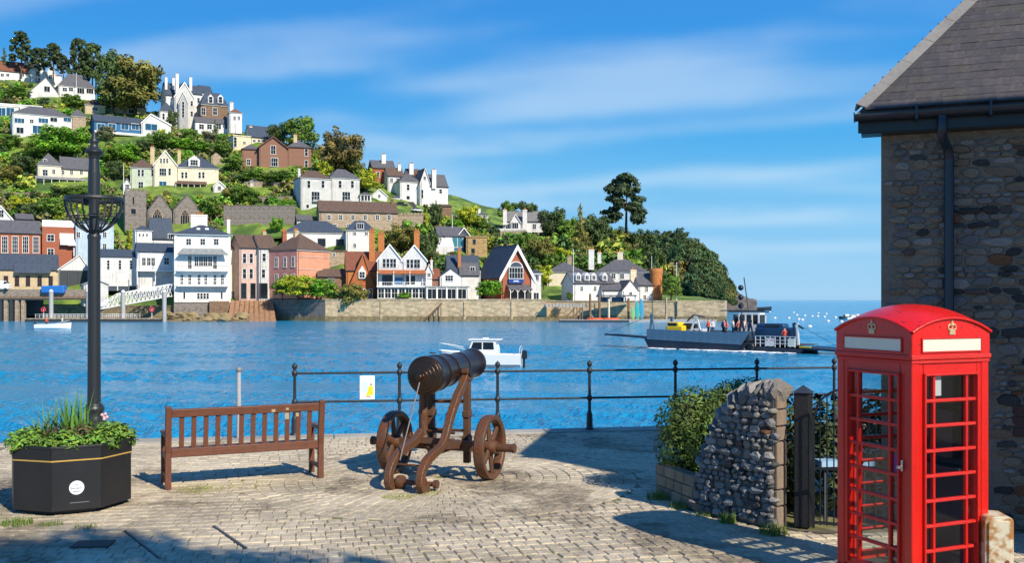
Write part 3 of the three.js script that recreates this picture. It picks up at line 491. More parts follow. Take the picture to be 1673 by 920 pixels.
// ---------- cannon ----------
{
  const iron = std(C(.16, .088, .05), { roughness: .5, metalness: .2, map: T.rust, bumpMap: T.speck, bumpScale: .008 });
  const gun = std(C(.075, .058, .048), { roughness: .3, metalness: .7, map: T.rust, bumpMap: T.speck, bumpScale: .004 });
  const can = thing('cannon', 'old iron cannon on a brown wheeled carriage pointing over the water', 'cannon', at(-.95, 13.35), -.36);
  // barrel: profile from the knob to the muzzle, then laid along -z
  const prof = [[0, 0], [.03, .0], [.045, .02], [.045, .06], [.03, .085], [.035, .105], [.075, .108], [.08, .112], [.08, .128], [.12, .13], [.126, .134], [.126, .15], [.168, .152], [.174, .156], [.174, .172], [.216, .174], [.222, .178], [.222, .192], [.248, .195], [.256, .203], [.258, .25], [.252, .31], [.238, .325], [.234, .5], [.244, .505], [.244, .535], [.23, .54], [.218, .82], [.228, .825], [.228, .855], [.212, .86], [.198, 1.25], [.206, 1.255], [.206, 1.285], [.195, 1.29], [.186, 1.62], [.2, 1.7], [.214, 1.75], [.218, 1.79], [.205, 1.83], [.175, 1.845], [.11, 1.845], [.105, 1.6], [0, 1.6]];
  const bar0 = lathe(prof, 48); bar0.rotateX(-Math.PI / 2); bar0.translate(0, 0, .74); bar0.rotateX(.045); bar0.translate(0, 1.43, 0);
  const barrel = part('barrel', metric(bar0.toNonIndexed()), gun, can); { const n = bar0.toNonIndexed(); barrel.geometry.setAttribute('normal', n.attributes.normal); }
  part('trunnion', [rod([-.34, 1.4, -.22], [.34, 1.4, -.22], .062, 16)], gun, can);
  part('vent_patch', [bx(.06, .012, .09, 0, 1.685, .3)], gun, barrel);
  // carriage cheeks: curved bars cut in the fore-and-aft plane
  function cheek(name, x, pts, wd, th) {
    const c = new THREE.CatmullRomCurve3(pts.map(([z, y]) => new V3(z, y, 0))), N = 40, L = [], Rr = [];
    for (let i = 0; i <= N; i++) { const p = c.getPointAt(i / N), t = c.getTangentAt(i / N), w = wd * (1 + .12 * Math.sin(i / N * 9)); L.push([p.x - t.y * w / 2, p.y + t.x * w / 2]); Rr.push([p.x + t.y * w / 2, p.y - t.x * w / 2]); }
    const g = extrude([...L, ...Rr.reverse()], th, .008); g.rotateY(-Math.PI / 2); g.translate(x - th / 2, 0, 0);
    return part(name, metric(g), iron, can);
  }
  // outline x is the way aft (+z); turned so that extrusion runs across the carriage
  const tail = [[.56, .54], [.74, .49], [.9, .44], [1.08, .36], [1.2, .22], [1.2, .1], [1.12, .03], [1.04, .05]];
  cheek('cheek', .27, [[-.2, 1.36], [-.05, 1.22], [.1, 1.1], [.26, .93], [.4, .75], [.5, .6], [.62, .5], [.9, .43], [1.08, .36], [1.22, .22], [1.23, .1], [1.14, .03], [1.05, .05]], .088, .075);
  cheek('cheek', -.21, [[.22, .62], [.42, .52], [.6, .48], [.82, .45], [.98, .38], [1.13, .24], [1.15, .1], [1.08, .03], [1.0, .05]], .088, .075);
  part('column', [(() => { const g = lathe([[.11, 0], [.115, .05], [.085, .09], [.07, .13], [.06, .22], [.062, .4], [.07, .42], [.07, .45], [.06, .47], [.055, .66], [.08, .68], [.085, .72], [0, .72]], 18); g.translate(-.24, .44, .09); return g; })()], iron, can);
  for (const x of [.27, -.27]) part('standard', [rbx(.085, .98, .1, x, .34, -.23, .01), rbx(.12, .06, .16, x, 1.29, -.22, .01), rbx(.11, .1, .14, x, .78, -.23, .02), rbx(.11, .12, .16, x, .42, -.22, .02), rbx(.09, .28, .09, x, .16, -.23, .01)], iron, can);
  part('trunnion_cap', [rbx(.12, .08, .2, .27, 1.38, -.22, .03), rbx(.12, .08, .2, -.27, 1.38, -.22, .03)], iron, can);
  part('cross_beam', [bar([-.3, .52, .3], [.3, .52, .3], .08, .07), bar([-.27, .5, .32], [-.27, .46, -.2], .07, .08), bar([.27, .5, .5], [.27, .42, -.2], .08, .1), tube([[-.24, .46, .1], [-.05, .42, .3], [.12, .4, .35], [.27, .45, .2]], .04, 20, 8)], iron, can);
  part('tie_rod', [rod([-.42, .98, -.22], [.3, 1.0, -.22], .02), rod([-.45, .6, -.22], [.3, .6, -.22], .02), rod([-.23, .3, .95], [.3, .3, 1.0], .016), rod([-.24, .62, .09], [.27, .62, .2], .02)], iron, can);
  part('axle', [rod([-1.07, .43, 0], [1.05, .43, 0], .055, 16), bar([-.62, .43, 0], [.62, .43, 0], .13, .13)], iron, can);
  for (const x of [-1.06, 1.04]) part('axle_cap', [rod([x - .02, .43, 0], [x + .02, .43, 0], .062, 16)], iron, can);
  for (const x of [-.72, .7]) {
    const wh = new THREE.Group(); wh.name = 'wheel'; wh.position.set(x, .43, 0); can.add(wh);
    const pr = [[.42, -.07], [.43, -.05], [.43, .05], [.42, .07], [.37, .07], [.35, .045], [.35, -.045], [.37, -.07], [.42, -.07]], rim = lathe(pr, 44); rim.rotateZ(Math.PI / 2); part('rim', metric(rim.toNonIndexed()), iron, wh);
    const hub = lathe([[0, -.1], [.075, -.1], [.085, -.08], [.1, -.03], [.1, .03], [.085, .08], [.075, .1], [0, .1]], 20); hub.rotateZ(Math.PI / 2); part('hub', hub, iron, wh);
    for (let k = 0; k < 6; k++) { const a = k / 6 * 6.283 + .2, s = new THREE.CylinderGeometry(.032, .042, .31, 8); s.scale(.7, 1, 1.35); s.translate(0, .235, 0); s.rotateX(a); part('spoke', s, iron, wh); }
  }
  for (const x of [.17, -.12]) { const g = lathe([[0, -.05], [.075, -.05], [.085, -.03], [.085, .03], [.075, .05], [0, .05]], 20); g.rotateZ(Math.PI / 2); g.translate(x, .085, 1.0); part('roller', g, iron, can); }
  part('roller_axle', [rod([-.26, .085, 1.0], [.37, .085, 1.0], .03, 12), rod([.35, .085, 1.0], [.4, .085, 1.0], .055, 14)], iron, can);
  part('elevating_rod', [rod([0, 1.33, .7], [-.13, .36, 1.0], .009, 8)], std(C(.35, .3, .27), { metalness: .6, roughness: .4 }), can);
}
// ---------- bench ----------
{
  const wood = std(C(.16, .056, .028), { map: texture(256, .9, (x, y) => { const g = fbm(x * 40, y * 4, 5, 4, 4), f = fbm(x * 7, y * 7, 66, 4, 7), w = smooth(.66, .74, fbm(x * 14, y * 14, 88, 4, 14)); const v = .8 + .35 * (g - .5) + .4 * (f - .5); return [v + w * .6, v + w * .9, v + w * .9]; }), roughness: .5, bumpMap: T.wood, bumpScale: .003 });
  const bare = std(C(.5, .38, .24), { map: T.grain });
  const b = thing('bench', 'brown painted wooden slatted bench facing the water', 'bench', at(-4.345, 12.39), .44), L = 1.95;
  const lean = -.12;   // the back leans towards the viewer
  for (const x of [0, L]) {
    part('leg', [rbx(.075, .5, .075, x, 0, 0, .008)], wood, b);
    const up = rbx(.075, .6, .075, 0, 0, 0, .008); up.rotateX(.13); up.translate(x, .46, 0); part('back_post', up, wood, b);
    part('leg', [rbx(.07, .64, .07, x, 0, -.5, .008)], wood, b);
    part('side_rail', [rbx(.05, .07, .44, x, .36, -.25, .006), rbx(.045, .05, .44, x, .12, -.25, .006)], wood, b);
    const ar = rbx(.085, .04, .62, 0, 0, 0, .012); part('armrest', ar.translate(x, .65, -.25), wood, b);
  }
  part('top_rail', (() => { const g = rbx(L - .07, .105, .05, L / 2, 0, 0, .01); g.translate(0, -.05, 0); g.rotateX(.13); g.translate(0, .965, .07); return g; })(), wood, b);
  part('bottom_rail', [rbx(L - .07, .11, .05, L / 2, .4, 0, .008)], wood, b);
  for (let k = 0; k < 12; k++) { const g = rbx(.06, .45, .022, 0, 0, 0, .004); g.rotateX(.12); g.translate(.16 + k * (L - .32) / 11, .49, .008); part('back_slat', g, wood, b); }
  for (let k = 0; k < 6; k++) part('seat_slat', [rbx(L - .09, .028, .072, L / 2, .43, -.07 - k * .084, .005)], wood, b);
  part('front_rail', [rbx(L - .07, .08, .04, L / 2, .35, -.5, .006)], wood, b);
  for (const [x, y, w, h, z] of [[1.3, .945, .05, .04, .098], [1.48, .965, .04, .03, .1], [1.485, .84, .052, .13, .062], [1.62, .87, .04, .05, .066]]) { const g = bx(w, h, .003); g.rotateX(.13); g.translate(x, y - .02, z); part('bare_patch', [g], bare, b); }
}
// ---------- planter and lamp post ----------
{
  const pl = thing('planter', 'black octagonal metal planter with a gold stripe and mixed plants', 'planter', at(-5.16, 11.5), .5), s = .62;
  const blk = std(C(.016, .017, .02), { roughness: .42, bumpMap: T.grain, bumpScale: .004, map: T.grain });
  const ring = (r0, y0, r1, y1, ri0, ri1) => { const g = new THREE.CylinderGeometry(r1, r0, y1 - y0, 8, 1, true); g.rotateY(Math.PI / 8); g.translate(0, (y0 + y1) / 2, 0); return g.toNonIndexed(); };
  const flat = (g) => { g.deleteAttribute('normal'); g.computeVertexNormals(); return metric(g); };
  const R0 = s / Math.cos(Math.PI / 8);
  for (let k = 0; k < 8; k++) { const a = k * Math.PI / 4, wd = 2 * s * Math.tan(Math.PI / 8); const g = rbx(wd - .004, .7, .02, 0, .05, s - .01, .005); g.rotateY(a); part('panel', g, blk, pl); const t = rbx(wd + .02, .035, .045, 0, .735, s - .008, .01); t.rotateY(a); part('rim', t, blk, pl); const q = bx(wd + .006, .017, .012, 0, .6, s + .002); q.rotateY(a); part('gold_stripe', q, std(C(.5, .32, .08), { roughness: .4 }), pl); const u = bx(wd, .14, .008, 0, .615, s + .004); u.rotateY(a); part('top_band', u, blk, pl); }
  part('base', [flat(ring(R0 - .12, 0, R0 - .12, .06))], M.blackpaint, pl);
  const cv = document.createElement('canvas'); cv.width = cv.height = 128; const x = cv.getContext('2d'); x.fillStyle = '#dfe3ee'; x.fillRect(0, 0, 128, 128); x.strokeStyle = '#9aa3b8'; x.lineWidth = 3; x.beginPath(); x.arc(64, 64, 48, 0, 7); x.stroke(); x.fillStyle = '#2c3950'; x.font = 'bold 17px serif'; x.textAlign = 'center'; x.fillText('THE', 62, 46); x.font = 'bold 26px serif'; x.fillText('Nove', 48, 78); x.fillRect(76, 68, 30, 5); x.fillRect(36, 94, 52, 6);
  const ct = new THREE.CanvasTexture(cv); ct.colorSpace = THREE.SRGBColorSpace;
  const disc = new THREE.CylinderGeometry(.078, .078, .004, 28); disc.rotateX(Math.PI / 2); const dm = part('round_badge', disc, std(C(1, 1, 1), { map: ct, roughness: .5 }), pl); { const p = disc.attributes.position, uv = disc.attributes.uv; for (let i = 0; i < p.count; i++) uv.setXY(i, .5 + p.getX(i) / .16, .5 + p.getY(i) / .16); } dm.position.set(0, .3, s + .004);
  part('slot', [bx(.2, .006, .006, .03, .13, s + .002)], std(C(.3, .32, .35), { metalness: .6, roughness: .4 }), pl);
  part('soil', [flat(new THREE.CylinderGeometry(R0 - .04, R0 - .04, .1, 8).rotateY(Math.PI / 8).translate(0, .66, 0).toNonIndexed())], std(C(.05, .032, .02), { map: T.grain }), pl);
  // planting
  const pp = (name, label, g, m, x, z, y = .7) => { const o = solo(name, label, 'plant', g, m); const q = new V3(x, 0, z).applyAxisAngle(new V3(0, 1, 0), .5); o.position.set(-5.16 + q.x, y, -11.5 + q.z); return o; };
  pp('iris', 'tall clump of green strap leaves in the middle of the black planter', blades(5, 70, .17, .62, .036, .55), std(C(.1, .23, .03), { side: 2 }), .02, .1);
  pp('iris', 'thin leaning strap leaves at the back of the black planter', blades(9, 40, .2, .55, .022, 1.1), std(C(.13, .24, .05), { side: 2 }), -.22, -.05);
  const lm = leafMat(.13, .26, .03), spots = [[-.46, .22, 'bright leafy plant at the left edge of the planter'], [-.12, .42, 'bright low leafy plant spilling over the planter front'], [.28, .36, 'rounded leafy plant near the front right of the planter'], [.5, .12, 'spreading leafy plant at the right rim of the planter'], [.44, -.2, 'leafy plant beside the lamp post in the planter'], [-.42, -.2, 'small leafy plant at the back left of the planter']];
  spots.forEach(([a, c, l], k) => pp('leafy_plant', l, leafCloud(60 + k, 620, [[0, .09, 0, .2, .15], [.1, .08, .04, .15, .13], [-.12, .07, .03, .15, .12]], .03, { shell: .35, up: .7 }), lm, a, c));
  pp('dark_foliage_plant', 'dark bronze foliage between the planter flowers', leafCloud(90, 900, [[0, .1, 0, .26, .16], [.25, .12, -.05, .2, .15]], .022, { up: .5 }), leafMat(.09, .07, .035), -.14, .16);
  const fl = []; for (const [x2, y2, z2] of [[0, .2, 0], [.02, .23, .01], [-.015, .22, .02], [.01, .17, .02], [.03, .19, -.01]]) { const g = new THREE.IcosahedronGeometry(.022, 0); g.translate(x2, y2, z2); fl.push(g); }
  const ft = pp('flowering_plant', 'pale pink flower head beside the lamp post', fl, std(C(.7, .45, .5)), .36, -.1, .8); part('stem', [rod([0, -.1, 0], [0, .2, 0], .005, 5)], grassMat, ft);
  const rg = pp('ornamental_grass', 'fine grassy tuft in front of the lamp post', blades(44, 90, .16, .3, .008, .7), grassMat, .3, .05);

  const lamp = thing('lamp_post', 'tall dark iron lamp post ringed by a hanging basket cradle', 'lamp post', at(-5.56, 13.05));
  const lm2 = std(C(.018, .022, .028), { roughness: .4, bumpMap: T.speck, bumpScale: .002 });
  part('shaft', [lathe([[.17, 0], [.17, .3], [.15, .34], [.14, .8], [.125, .84], [.115, .9], [.13, .93], [.13, .96], [.11, 1.0], [.085, 1.02], [.08, 2], [.078, 3.2], [.085, 3.22], [.085, 3.26], [.068, 3.28], [.066, 3.75], [.08, 3.76], [.08, 3.79], [.076, 3.8], [.076, 4.1], [.07, 4.11], [.066, 4.25], [.06, 4.3]], 28)], lm2, lamp);
  part('finial', [lathe([[.07, 4.28], [.075, 4.33], [.115, 4.36], [.115, 4.38], [.06, 4.42], [.045, 4.47], [.06, 4.5], [.06, 4.52], [.04, 4.55], [.015, 4.63], [0, 4.66]], 24)], lm2, lamp);
  const ringT = new THREE.TorusGeometry(.36, .016, 6, 48); ringT.scale(1, 1, 1.9); ringT.rotateX(Math.PI / 2); ringT.translate(0, 3.74, 0); part('basket_rim', ringT, lm2, lamp);
  const r2 = new THREE.TorusGeometry(.3, .009, 6, 40); r2.rotateX(Math.PI / 2); r2.translate(0, 3.5, 0); part('basket_hoop', r2, lm2, lamp);
  for (let k = 0; k < 12; k++) { const a = k / 12 * 6.283, q = (r, y) => [Math.cos(a) * r, y, Math.sin(a) * r]; part('basket_bar', [tube([q(.36, 3.74), q(.35, 3.62), q(.29, 3.48), q(.19, 3.37), q(.08, 3.3)], .013, 16, 6)], lm2, lamp); }
}
// ---------- railing along the quay edge ----------
{
  const iron = std(C(.02, .024, .03), { roughness: .45, bumpMap: T.speck, bumpScale: .003 });
  const r = thing('quay_railing', 'black iron railing with ball topped posts along the quay edge', 'railing', [0, 0, 0]);
  const xs = [482, 653, 813, 963, 1103, 1236, 1362].map((px, i) => { const d = 17.35 + .25 * i - .06; return [(px - CX) / F * d, d]; });
  const post = lathe([[.085, 0], [.085, .04], [.06, .05], [.055, .3], [.04, .34], [.03, .38], [.028, .55], [.045, .575], [.055, .61], [.045, .645], [.028, .67], [.026, 1.07], [.045, 1.095], [.055, 1.13], [.045, 1.165], [.028, 1.18], [.024, 1.2], [.042, 1.225], [.05, 1.255], [.04, 1.29], [.018, 1.305], [.014, 1.32], [0, 1.325]].map(([a, y]) => [a, y * .975]), 18);
  xs.forEach(([x, d], i) => {
    const p = part('post', post, iron, r); p.position.set(x, 0, -d);
    if (i) for (const y of [1.1, .595]) part('rail', [rod([xs[i - 1][0], y, -xs[i - 1][1]], [x, y, -d], .02, 10)], iron, r);
  });
  // notice fixed to the railing
  const cv = document.createElement('canvas'); cv.width = 96; cv.height = 150; const c = cv.getContext('2d'); c.fillStyle = '#f4f6f4'; c.fillRect(0, 0, 96, 150); c.fillStyle = '#c6dff2'; c.fillRect(8, 38, 44, 68); c.fillStyle = '#e6d22a'; c.beginPath(); c.moveTo(58, 66); c.lineTo(84, 64); c.lineTo(86, 122); c.lineTo(40, 130); c.lineTo(50, 96); c.fill(); c.fillStyle = '#51431c'; c.beginPath(); c.arc(72, 56, 6, 0, 7); c.fill(); c.fillStyle = '#7a6a28'; c.fillRect(42, 130, 28, 6); c.fillStyle = '#e6cfd2'; c.fillRect(16, 12, 62, 5); c.fillStyle = '#d8d2c0'; c.fillRect(16, 22, 40, 4);
  const tx = new THREE.CanvasTexture(cv); tx.colorSpace = THREE.SRGBColorSpace;
  const sg = thing('notice_sign', 'small white notice with a yellow figure tied to the railing', 'sign', [(601 - CX) / F * 17.5, .64, -17.46], .14);
  const g = new THREE.BoxGeometry(.26, .42, .006); g.translate(0, .2, .03); part('board', g, std(C(1, 1, 1), { map: tx, roughness: .5 }), sg);
  part('cable_tie', [bx(.012, .06, .06, -.1, .4, 0), bx(.012, .06, .06, .1, .4, 0), bx(.012, .06, .06, -.1, -.05, 0), bx(.012, .06, .06, .1, -.05, 0)], iron, sg);
  const wp = thing('mooring_pole', 'slim white pole with a ball top behind the bench', 'pole', at((391 - CX) / F * 16.95, 16.95));
  part('shaft', [cyl(.04, .036, 1.16, 0, 0, 0, 14)], std(C(.5, .51, .52), { roughness: .5, map: T.grain }), wp); { const s = new THREE.SphereGeometry(.055, 16, 12); s.translate(0, 1.19, 0); part('ball', s, std(C(.2, .21, .23), { roughness: .4 }), wp); }
}
// ---------- small things on the paving ----------
{
  const steel = std(C(.2, .2, .2), { roughness: .5, metalness: .4, map: T.grain });
  const strip = (a, b, l) => { const A = P(a[0], a[1], EYE * F / (a[1] - HY)), B = P(b[0], b[1], EYE * F / (b[1] - HY)); const d = B.clone().sub(A), o = thing('drain_edge', l, 'drain', [A.x, .004, A.z]); o.rotation.y = Math.atan2(-d.z, d.x); part('steel_edge', [bx(d.length(), .008, .02, d.length() / 2, 0, 0)], steel, o); part('channel', [bx(d.length(), .003, .008, d.length() / 2, 0, .014)], std(C(.05, .05, .05)), o); };
  strip([206, 868], [264, 914], 'thin steel drain edge in the paving nearer the planter'); strip([350, 860], [404, 897], 'thin steel drain edge in the paving nearer the bench');
  const ic = thing('inspection_cover', 'small dark rectangular cover set in the paving below the planter', 'cover', at(-4.1, 9.6, .004), .1);
  part('plate', [rbx(.36, .012, .26, 0, 0, 0, .004)], std(C(.13, .09, .075), { roughness: .8, map: T.grain }), ic);
  const tuft = (px, py, n, r, h, l, m = grassMat, k = 1) => { const q = P(px, py, EYE * F / (py - HY)); const o = solo('grass_tuft', l, 'grass', blades(px * 7 + py, n, r, h, .008, .8), m); o.position.set(q.x, -.005, q.z); o.userData.kind = 'stuff'; };
  for (const [px, py, n, r, h, l] of [[1078, 815, 260, .16, .12, 'green grass at the corner of the stone planter bed'], [1110, 829, 160, .12, .09, 'grass along the foot of the stone planter bed'], [1188, 853, 170, .1, .13, 'grass clump at the middle of the garden wall foot'], [1262, 872, 220, .14, .12, 'grass clump at the end of the garden wall'], [1150, 843, 80, .1, .06, 'sparse grass where the planter bed meets the garden wall'], [652, 812, 240, .2, .04, 'mossy grass under the trail of the cannon'], [700, 806, 140, .18, .035, 'pale grass beside the cannon trail roller'], [330, 800, 300, .3, .035, 'thin yellow grass growing under the bench'], [410, 792, 160, .3, .03, 'thin grass under the right half of the bench'], [30, 856, 200, .16, .09, 'green weeds at the left foot of the planter'], [85, 858, 90, .12, .06, 'weeds in the paving below the planter badge'], [140, 862, 70, .12, .05, 'small weeds in the paving right of the planter badge']]) tuft(px, py, n, r, h, l, h < .045 ? grassPale : grassMat);
}
// the tree behind the viewer whose crown shades the paving at the lower left
{
  const t = thing('shade_tree', 'leafy street tree standing behind the viewer', 'tree', at(4.45, -2.0));
  part('trunk', [rod([0, 0, 0], [0, 5.5, 0], .2, 10, .13), rod([0, 5.2, 0], [-.9, 8.3, .4], .1, 8, .05), rod([0, 5.2, 0], [.8, 8.6, -.3], .1, 8, .05), rod([0, 5, 0], [.1, 9.5, .8], .1, 8, .04)], std(C(.12, .09, .06), { map: T.grain }), t);
  part('crown', leafCloud(300, 7000, [[0, 9.4, 0, 1.7, 1.2], [-1.1, 9, .5, 1.2, .9], [1.1, 9.2, -.4, 1.3, 1], [.3, 9.9, 1, 1.2, .9], [-.3, 10.3, -.5, 1.1, .7]], .12, { shell: .5 }), leafMat(.06, .12, .025), t);
}
// ---------- the town across the river ----------
const winCache = {};
function windowParts(w, h, c, r, dark) {
  const k = [w.toFixed(1), h.toFixed(1), c, r].join();
  if (!winCache[k]) {
    const b = Math.min(.14, w * .12), g = [bx(w + b, b, .12, 0, h - b / 2, 0), bx(w + b * 2, b, .2, 0, -b, .03), bx(b, h, .12, -w / 2, 0, 0), bx(b, h, .12, w / 2, 0, 0)];
    for (let i = 1; i < c; i++) g.push(bx(.07, h, .09, -w / 2 + w * i / c, 0, 0)); for (let i = 1; i < r; i++) g.push(bx(w, .06, .08, 0, h * i / r, 0));
    winCache[k] = [merge(g), bx(w, h, .04, 0, 0, -.01)];
  }
  return winCache[k];
}
const footprints = [];
// blocks: [xl, xr, apex, eave, base, roof kind, wall, roof material, {z forward, dep, ax}]; windows: [top, height, width, [centres], cols, rows, {z, glass, frame}]; chimneys: [cx, top, bottom, width, material, pots]
function building(name, label, o) {
  const bl = o.b, l = bl[0][0], base = bl[0][4], mid = (Math.min(...bl.map((q) => q[0])) + Math.max(...bl.map((q) => q[1]))) / 2;
  const D = o.D || hitD(mid, base), yaw = Math.atan(-(mid - CX) / F) + (o.rel ?? .15), cs = Math.cos(yaw), sn = Math.sin(yaw), org = P(l, base, D);
  const th = thing(name, label, o.cat || 'house', org, yaw, o.g);
  const loc = (px, py, z = 0) => { const u = (px - CX) / F, X0 = org.x + z * sn, D0 = D - z * cs, t = (u * D0 - X0) / (cs - u * sn); return [t, EYE - (py - HY) / F * (D0 + t * sn) - org.y]; };
  th.loc = loc; th.scaleAt = (z = 0) => (D - z * cs) / F;
  bl.forEach(([xl, xr, apex, eave, bs, kind, wall, rm, p = {}]) => {
    const z = p.z || 0, dep = p.dep || 9, x0 = loc(xl, eave, z)[0], x1 = loc(xr, eave, z)[0], W = x1 - x0, xm = (xl + xr) / 2, yb = loc(xm, bs, z)[1] - (p.f ?? 3), ye = loc(xm, eave, z)[1];
    const zr = kind === 'hip' || kind === 'side' ? z - dep / 2 : z, ya = loc(xm, apex, zr)[1], ov = p.ov ?? .35, wm = M[wall], rmat = M[rm];
    if (kind === 'gable') {
      const xa = p.ax ? loc(p.ax, apex, z)[0] : (x0 + x1) / 2;
      const g = extrude([[x0, yb], [x1, yb], [x1, ye], [xa, ya - .1], [x0, ye]], dep); g.translate(0, 0, z); part('wall', g, wm, th);
      const sl = (ya - ye) / (xa - x0), sr = (ya - ye) / (x1 - xa), zf = z + ov, zb = z - dep - .1;
      part('roof', [slab([x0 - ov, ye - sl * ov + .15, zb], [x0 - ov, ye - sl * ov + .15, zf], [xa, ya + .15, zf], [xa, ya + .15, zb], .18), slab([xa, ya + .15, zb], [xa, ya + .15, zf], [x1 + ov, ye - sr * ov + .15, zf], [x1 + ov, ye - sr * ov + .15, zb], .18)], rmat, th);
      if (p.board) { const bw = p.board; part('bargeboard', [slab([x0 - ov, ye - sl * ov - bw + .1, zf + .03], [xa, ya - bw + .1, zf + .03], [xa, ya + .12, zf + .03], [x0 - ov, ye - sl * ov + .12, zf + .03], .08), slab([xa, ya - bw + .1, zf + .03], [x1 + ov, ye - sr * ov - bw + .1, zf + .03], [x1 + ov, ye - sr * ov + .12, zf + .03], [xa, ya + .12, zf + .03], .08)], p.boardMat || M.frame, th); }
    } else if (kind === 'side') {
      const g = extrude([[0, yb], [dep, yb], [dep, ye], [dep / 2, ya - .1], [0, ye]], W); g.rotateY(Math.PI / 2); g.translate(x1, 0, z); part('wall', metric(g), wm, th);
      const s = (ya - ye) / (dep / 2);
      part('roof', [slab([x0 - .2, ye - s * ov + .15, z + ov], [x1 + .2, ye - s * ov + .15, z + ov], [x1 + .2, ya + .15, z - dep / 2], [x0 - .2, ya + .15, z - dep / 2], .18), slab([x1 + .2, ye - s * ov + .15, z - dep - ov], [x0 - .2, ye - s * ov + .15, z - dep - ov], [x0 - .2, ya + .15, z - dep / 2], [x1 + .2, ya + .15, z - dep / 2], .18)], rmat, th);
    } else {
      part('wall', [bx(W, ye - yb, dep, (x0 + x1) / 2, yb, z - dep / 2)], wm, th);
      if (kind === 'hip') {
        const in_ = Math.min(W / 2 - .05, p.in ?? dep / 2), a = [x0 - ov, ye, z + ov], b = [x1 + ov, ye, z + ov], c = [x1 + ov, ye, z - dep - ov], d = [x0 - ov, ye, z - dep - ov], e = [x0 + in_, ya, z - dep / 2], f = [x1 - in_, ya, z - dep / 2];
        part('roof', [poly([[a, b, f, e], [b, c, f], [c, d, e, f], [d, a, e], [d, c, b, a]])], rmat, th);
        part('fascia', [bx(W + 2 * ov - .02, .22, .06, (x0 + x1) / 2, ye - .23, z + ov - .05)], p.boardMat || M.frame, th);
      } else if (kind === 'flat') part('roof', [bx(W + .5, p.t || .35, dep + .5, (x0 + x1) / 2, ye, z - dep / 2)], rmat, th);
      else if (kind === 'lean') part('roof', [slab([x0 - .2, ye, z + ov], [x1 + .2, ye, z + ov], [x1 + .2, ya, z - dep], [x0 - .2, ya, z - dep], .12)], rmat, th);
      else if (kind === 'battlement') { const n = p.n || 5, w = W / (2 * n - 1), m = []; for (let i = 0; i < n; i++) m.push(bx(w, ya - ye, .5, x0 + w * (2 * i + .5), ye, z - .26)); part('parapet', m, rmat, th); }
    }
    if (W > 3 && kind !== 'lean' && kind !== 'battlement') { const dp = x0 + .35; part('downpipe', [bx(.11, ye - yb - .1, .11, dp, yb, z + .07)], M.darkframe, th); if (kind === 'side' || kind === 'hip') part('gutter', [bx(W + 2 * ov, .14, .14, (x0 + x1) / 2, ye - (kind === 'side' ? .12 : .02), z + ov + .04)], M.darkframe, th); }
    footprints.push([xl - 4, xr + 2, apex, bs, D - z]);
  });
  for (const [top, h, w, xs, c = 2, r = 2, p = {}] of o.w || []) for (const cx of xs) {
    const z = p.z || 0, k = th.scaleAt(z), [tx, ty] = loc(cx, top + h, z), [fg, pg] = windowParts(w * k, h * k, c, r);
    const f = part('window', fg, p.frame ? M[p.frame] : M.frame, th); f.position.set(tx, ty, z + .03); part('pane', pg, M[p.glass || 'glass'], f);
  }
  for (const [cx, top, bot, w, m, pots = 2, z = -4] of o.c || []) {
    const k = th.scaleAt(z), [tx, y1] = loc(cx, top, z), y0 = loc(cx, bot, z)[1], ww = w * k, mm = M[m];
    const ch = part('chimney', [bx(ww, y1 - y0 + 1.2, .9, tx, y0 - 1.2, z), bx(ww + .2, .22, 1.1, tx, y1 - .35, z)], mm, th);
    for (let i = 0; i < pots; i++) part('chimney_pot', [cyl(.16, .13, .7, tx + (i - (pots - 1) / 2) * Math.min(.45, ww / Math.max(pots, 1)), y1, z, 8)], M.orangebrick, ch);
  }
  if (o.x) o.x(th, loc);
  return th;
}
function verandah(th, loc, xl, xr, roofTop, eave, base, n, z, rm, o = {}) {   // posts and a lean roof in front of a wall
  const [x0, ye] = loc(xl, eave, z), x1 = loc(xr, eave, z)[0], yt = loc(xl, roofTop, 0)[1], yb = loc(xl, base, z)[1];
  part('verandah_roof', [slab([x0 - .2, ye, z + .2], [x1 + .2, ye, z + .2], [x1 + .2, yt, 0], [x0 - .2, yt, 0], .12)], M[rm], th);
  for (let i = 0; i < n; i++) part('verandah_post', [bx(.16, ye - yb, .16, lerp(x0, x1, i / (n - 1)), yb, z)], o.post || M.frame, th);
  if (o.floor) part('verandah_floor', [bx(x1 - x0 + .3, .25, z + .3, (x0 + x1) / 2, yb - .25, z / 2)], o.floor, th);
  if (o.rail) { const g = [bx(x1 - x0, .07, .07, (x0 + x1) / 2, yb + 1, z)]; for (let x = x0; x <= x1; x += .35) g.push(bx(.04, 1, .04, x, yb, z)); part('balustrade', g, o.rail, th); }
}
const B = building;
// --- top of the hill
B('mansion', 'long white hilltop house with red tiled roof and twin gables', { rel: .05, b: [[-20, 58, 101, 117, 137, 'side', 'white', 'redtile'], [49, 77, 98, 118, 138, 'gable', 'white', 'redtile', { z: 1.5, board: .5 }], [77, 92, 109, 120, 138, 'gable', 'white', 'redtile', { z: .6, board: .4 }], [90, 102, 119, 124, 138, 'flat', 'white', 'redtile']], w: [[120, 5, 5, [5, 14, 38, 54]], [130, 6, 5, [4, 12, 24, 33]], [116, 9, 6, [63], 3, 2, { z: 1.5 }], [127, 8, 7, [63], 3, 2, { z: 1.5 }], [122, 7, 5, [84], 2, 2, { z: .6 }]], c: [[44, 95, 106, 6, 'white', 2]] });
B('bungalow', 'pale hillside bungalow with grey roof and one big plain gable', { rel: .12, b: [[97, 156, 122, 142, 160, 'hip', 'white', 'slate'], [50, 97, 126, 151, 162, 'gable', 'white2', 'slate', { z: 2, ax: 76 }]], w: [[143, 6, 7, [107, 117]], [144, 9, 11, [133, 148], 3, 1], [141, 9, 9, [78], 2, 1, { z: 2 }]] });
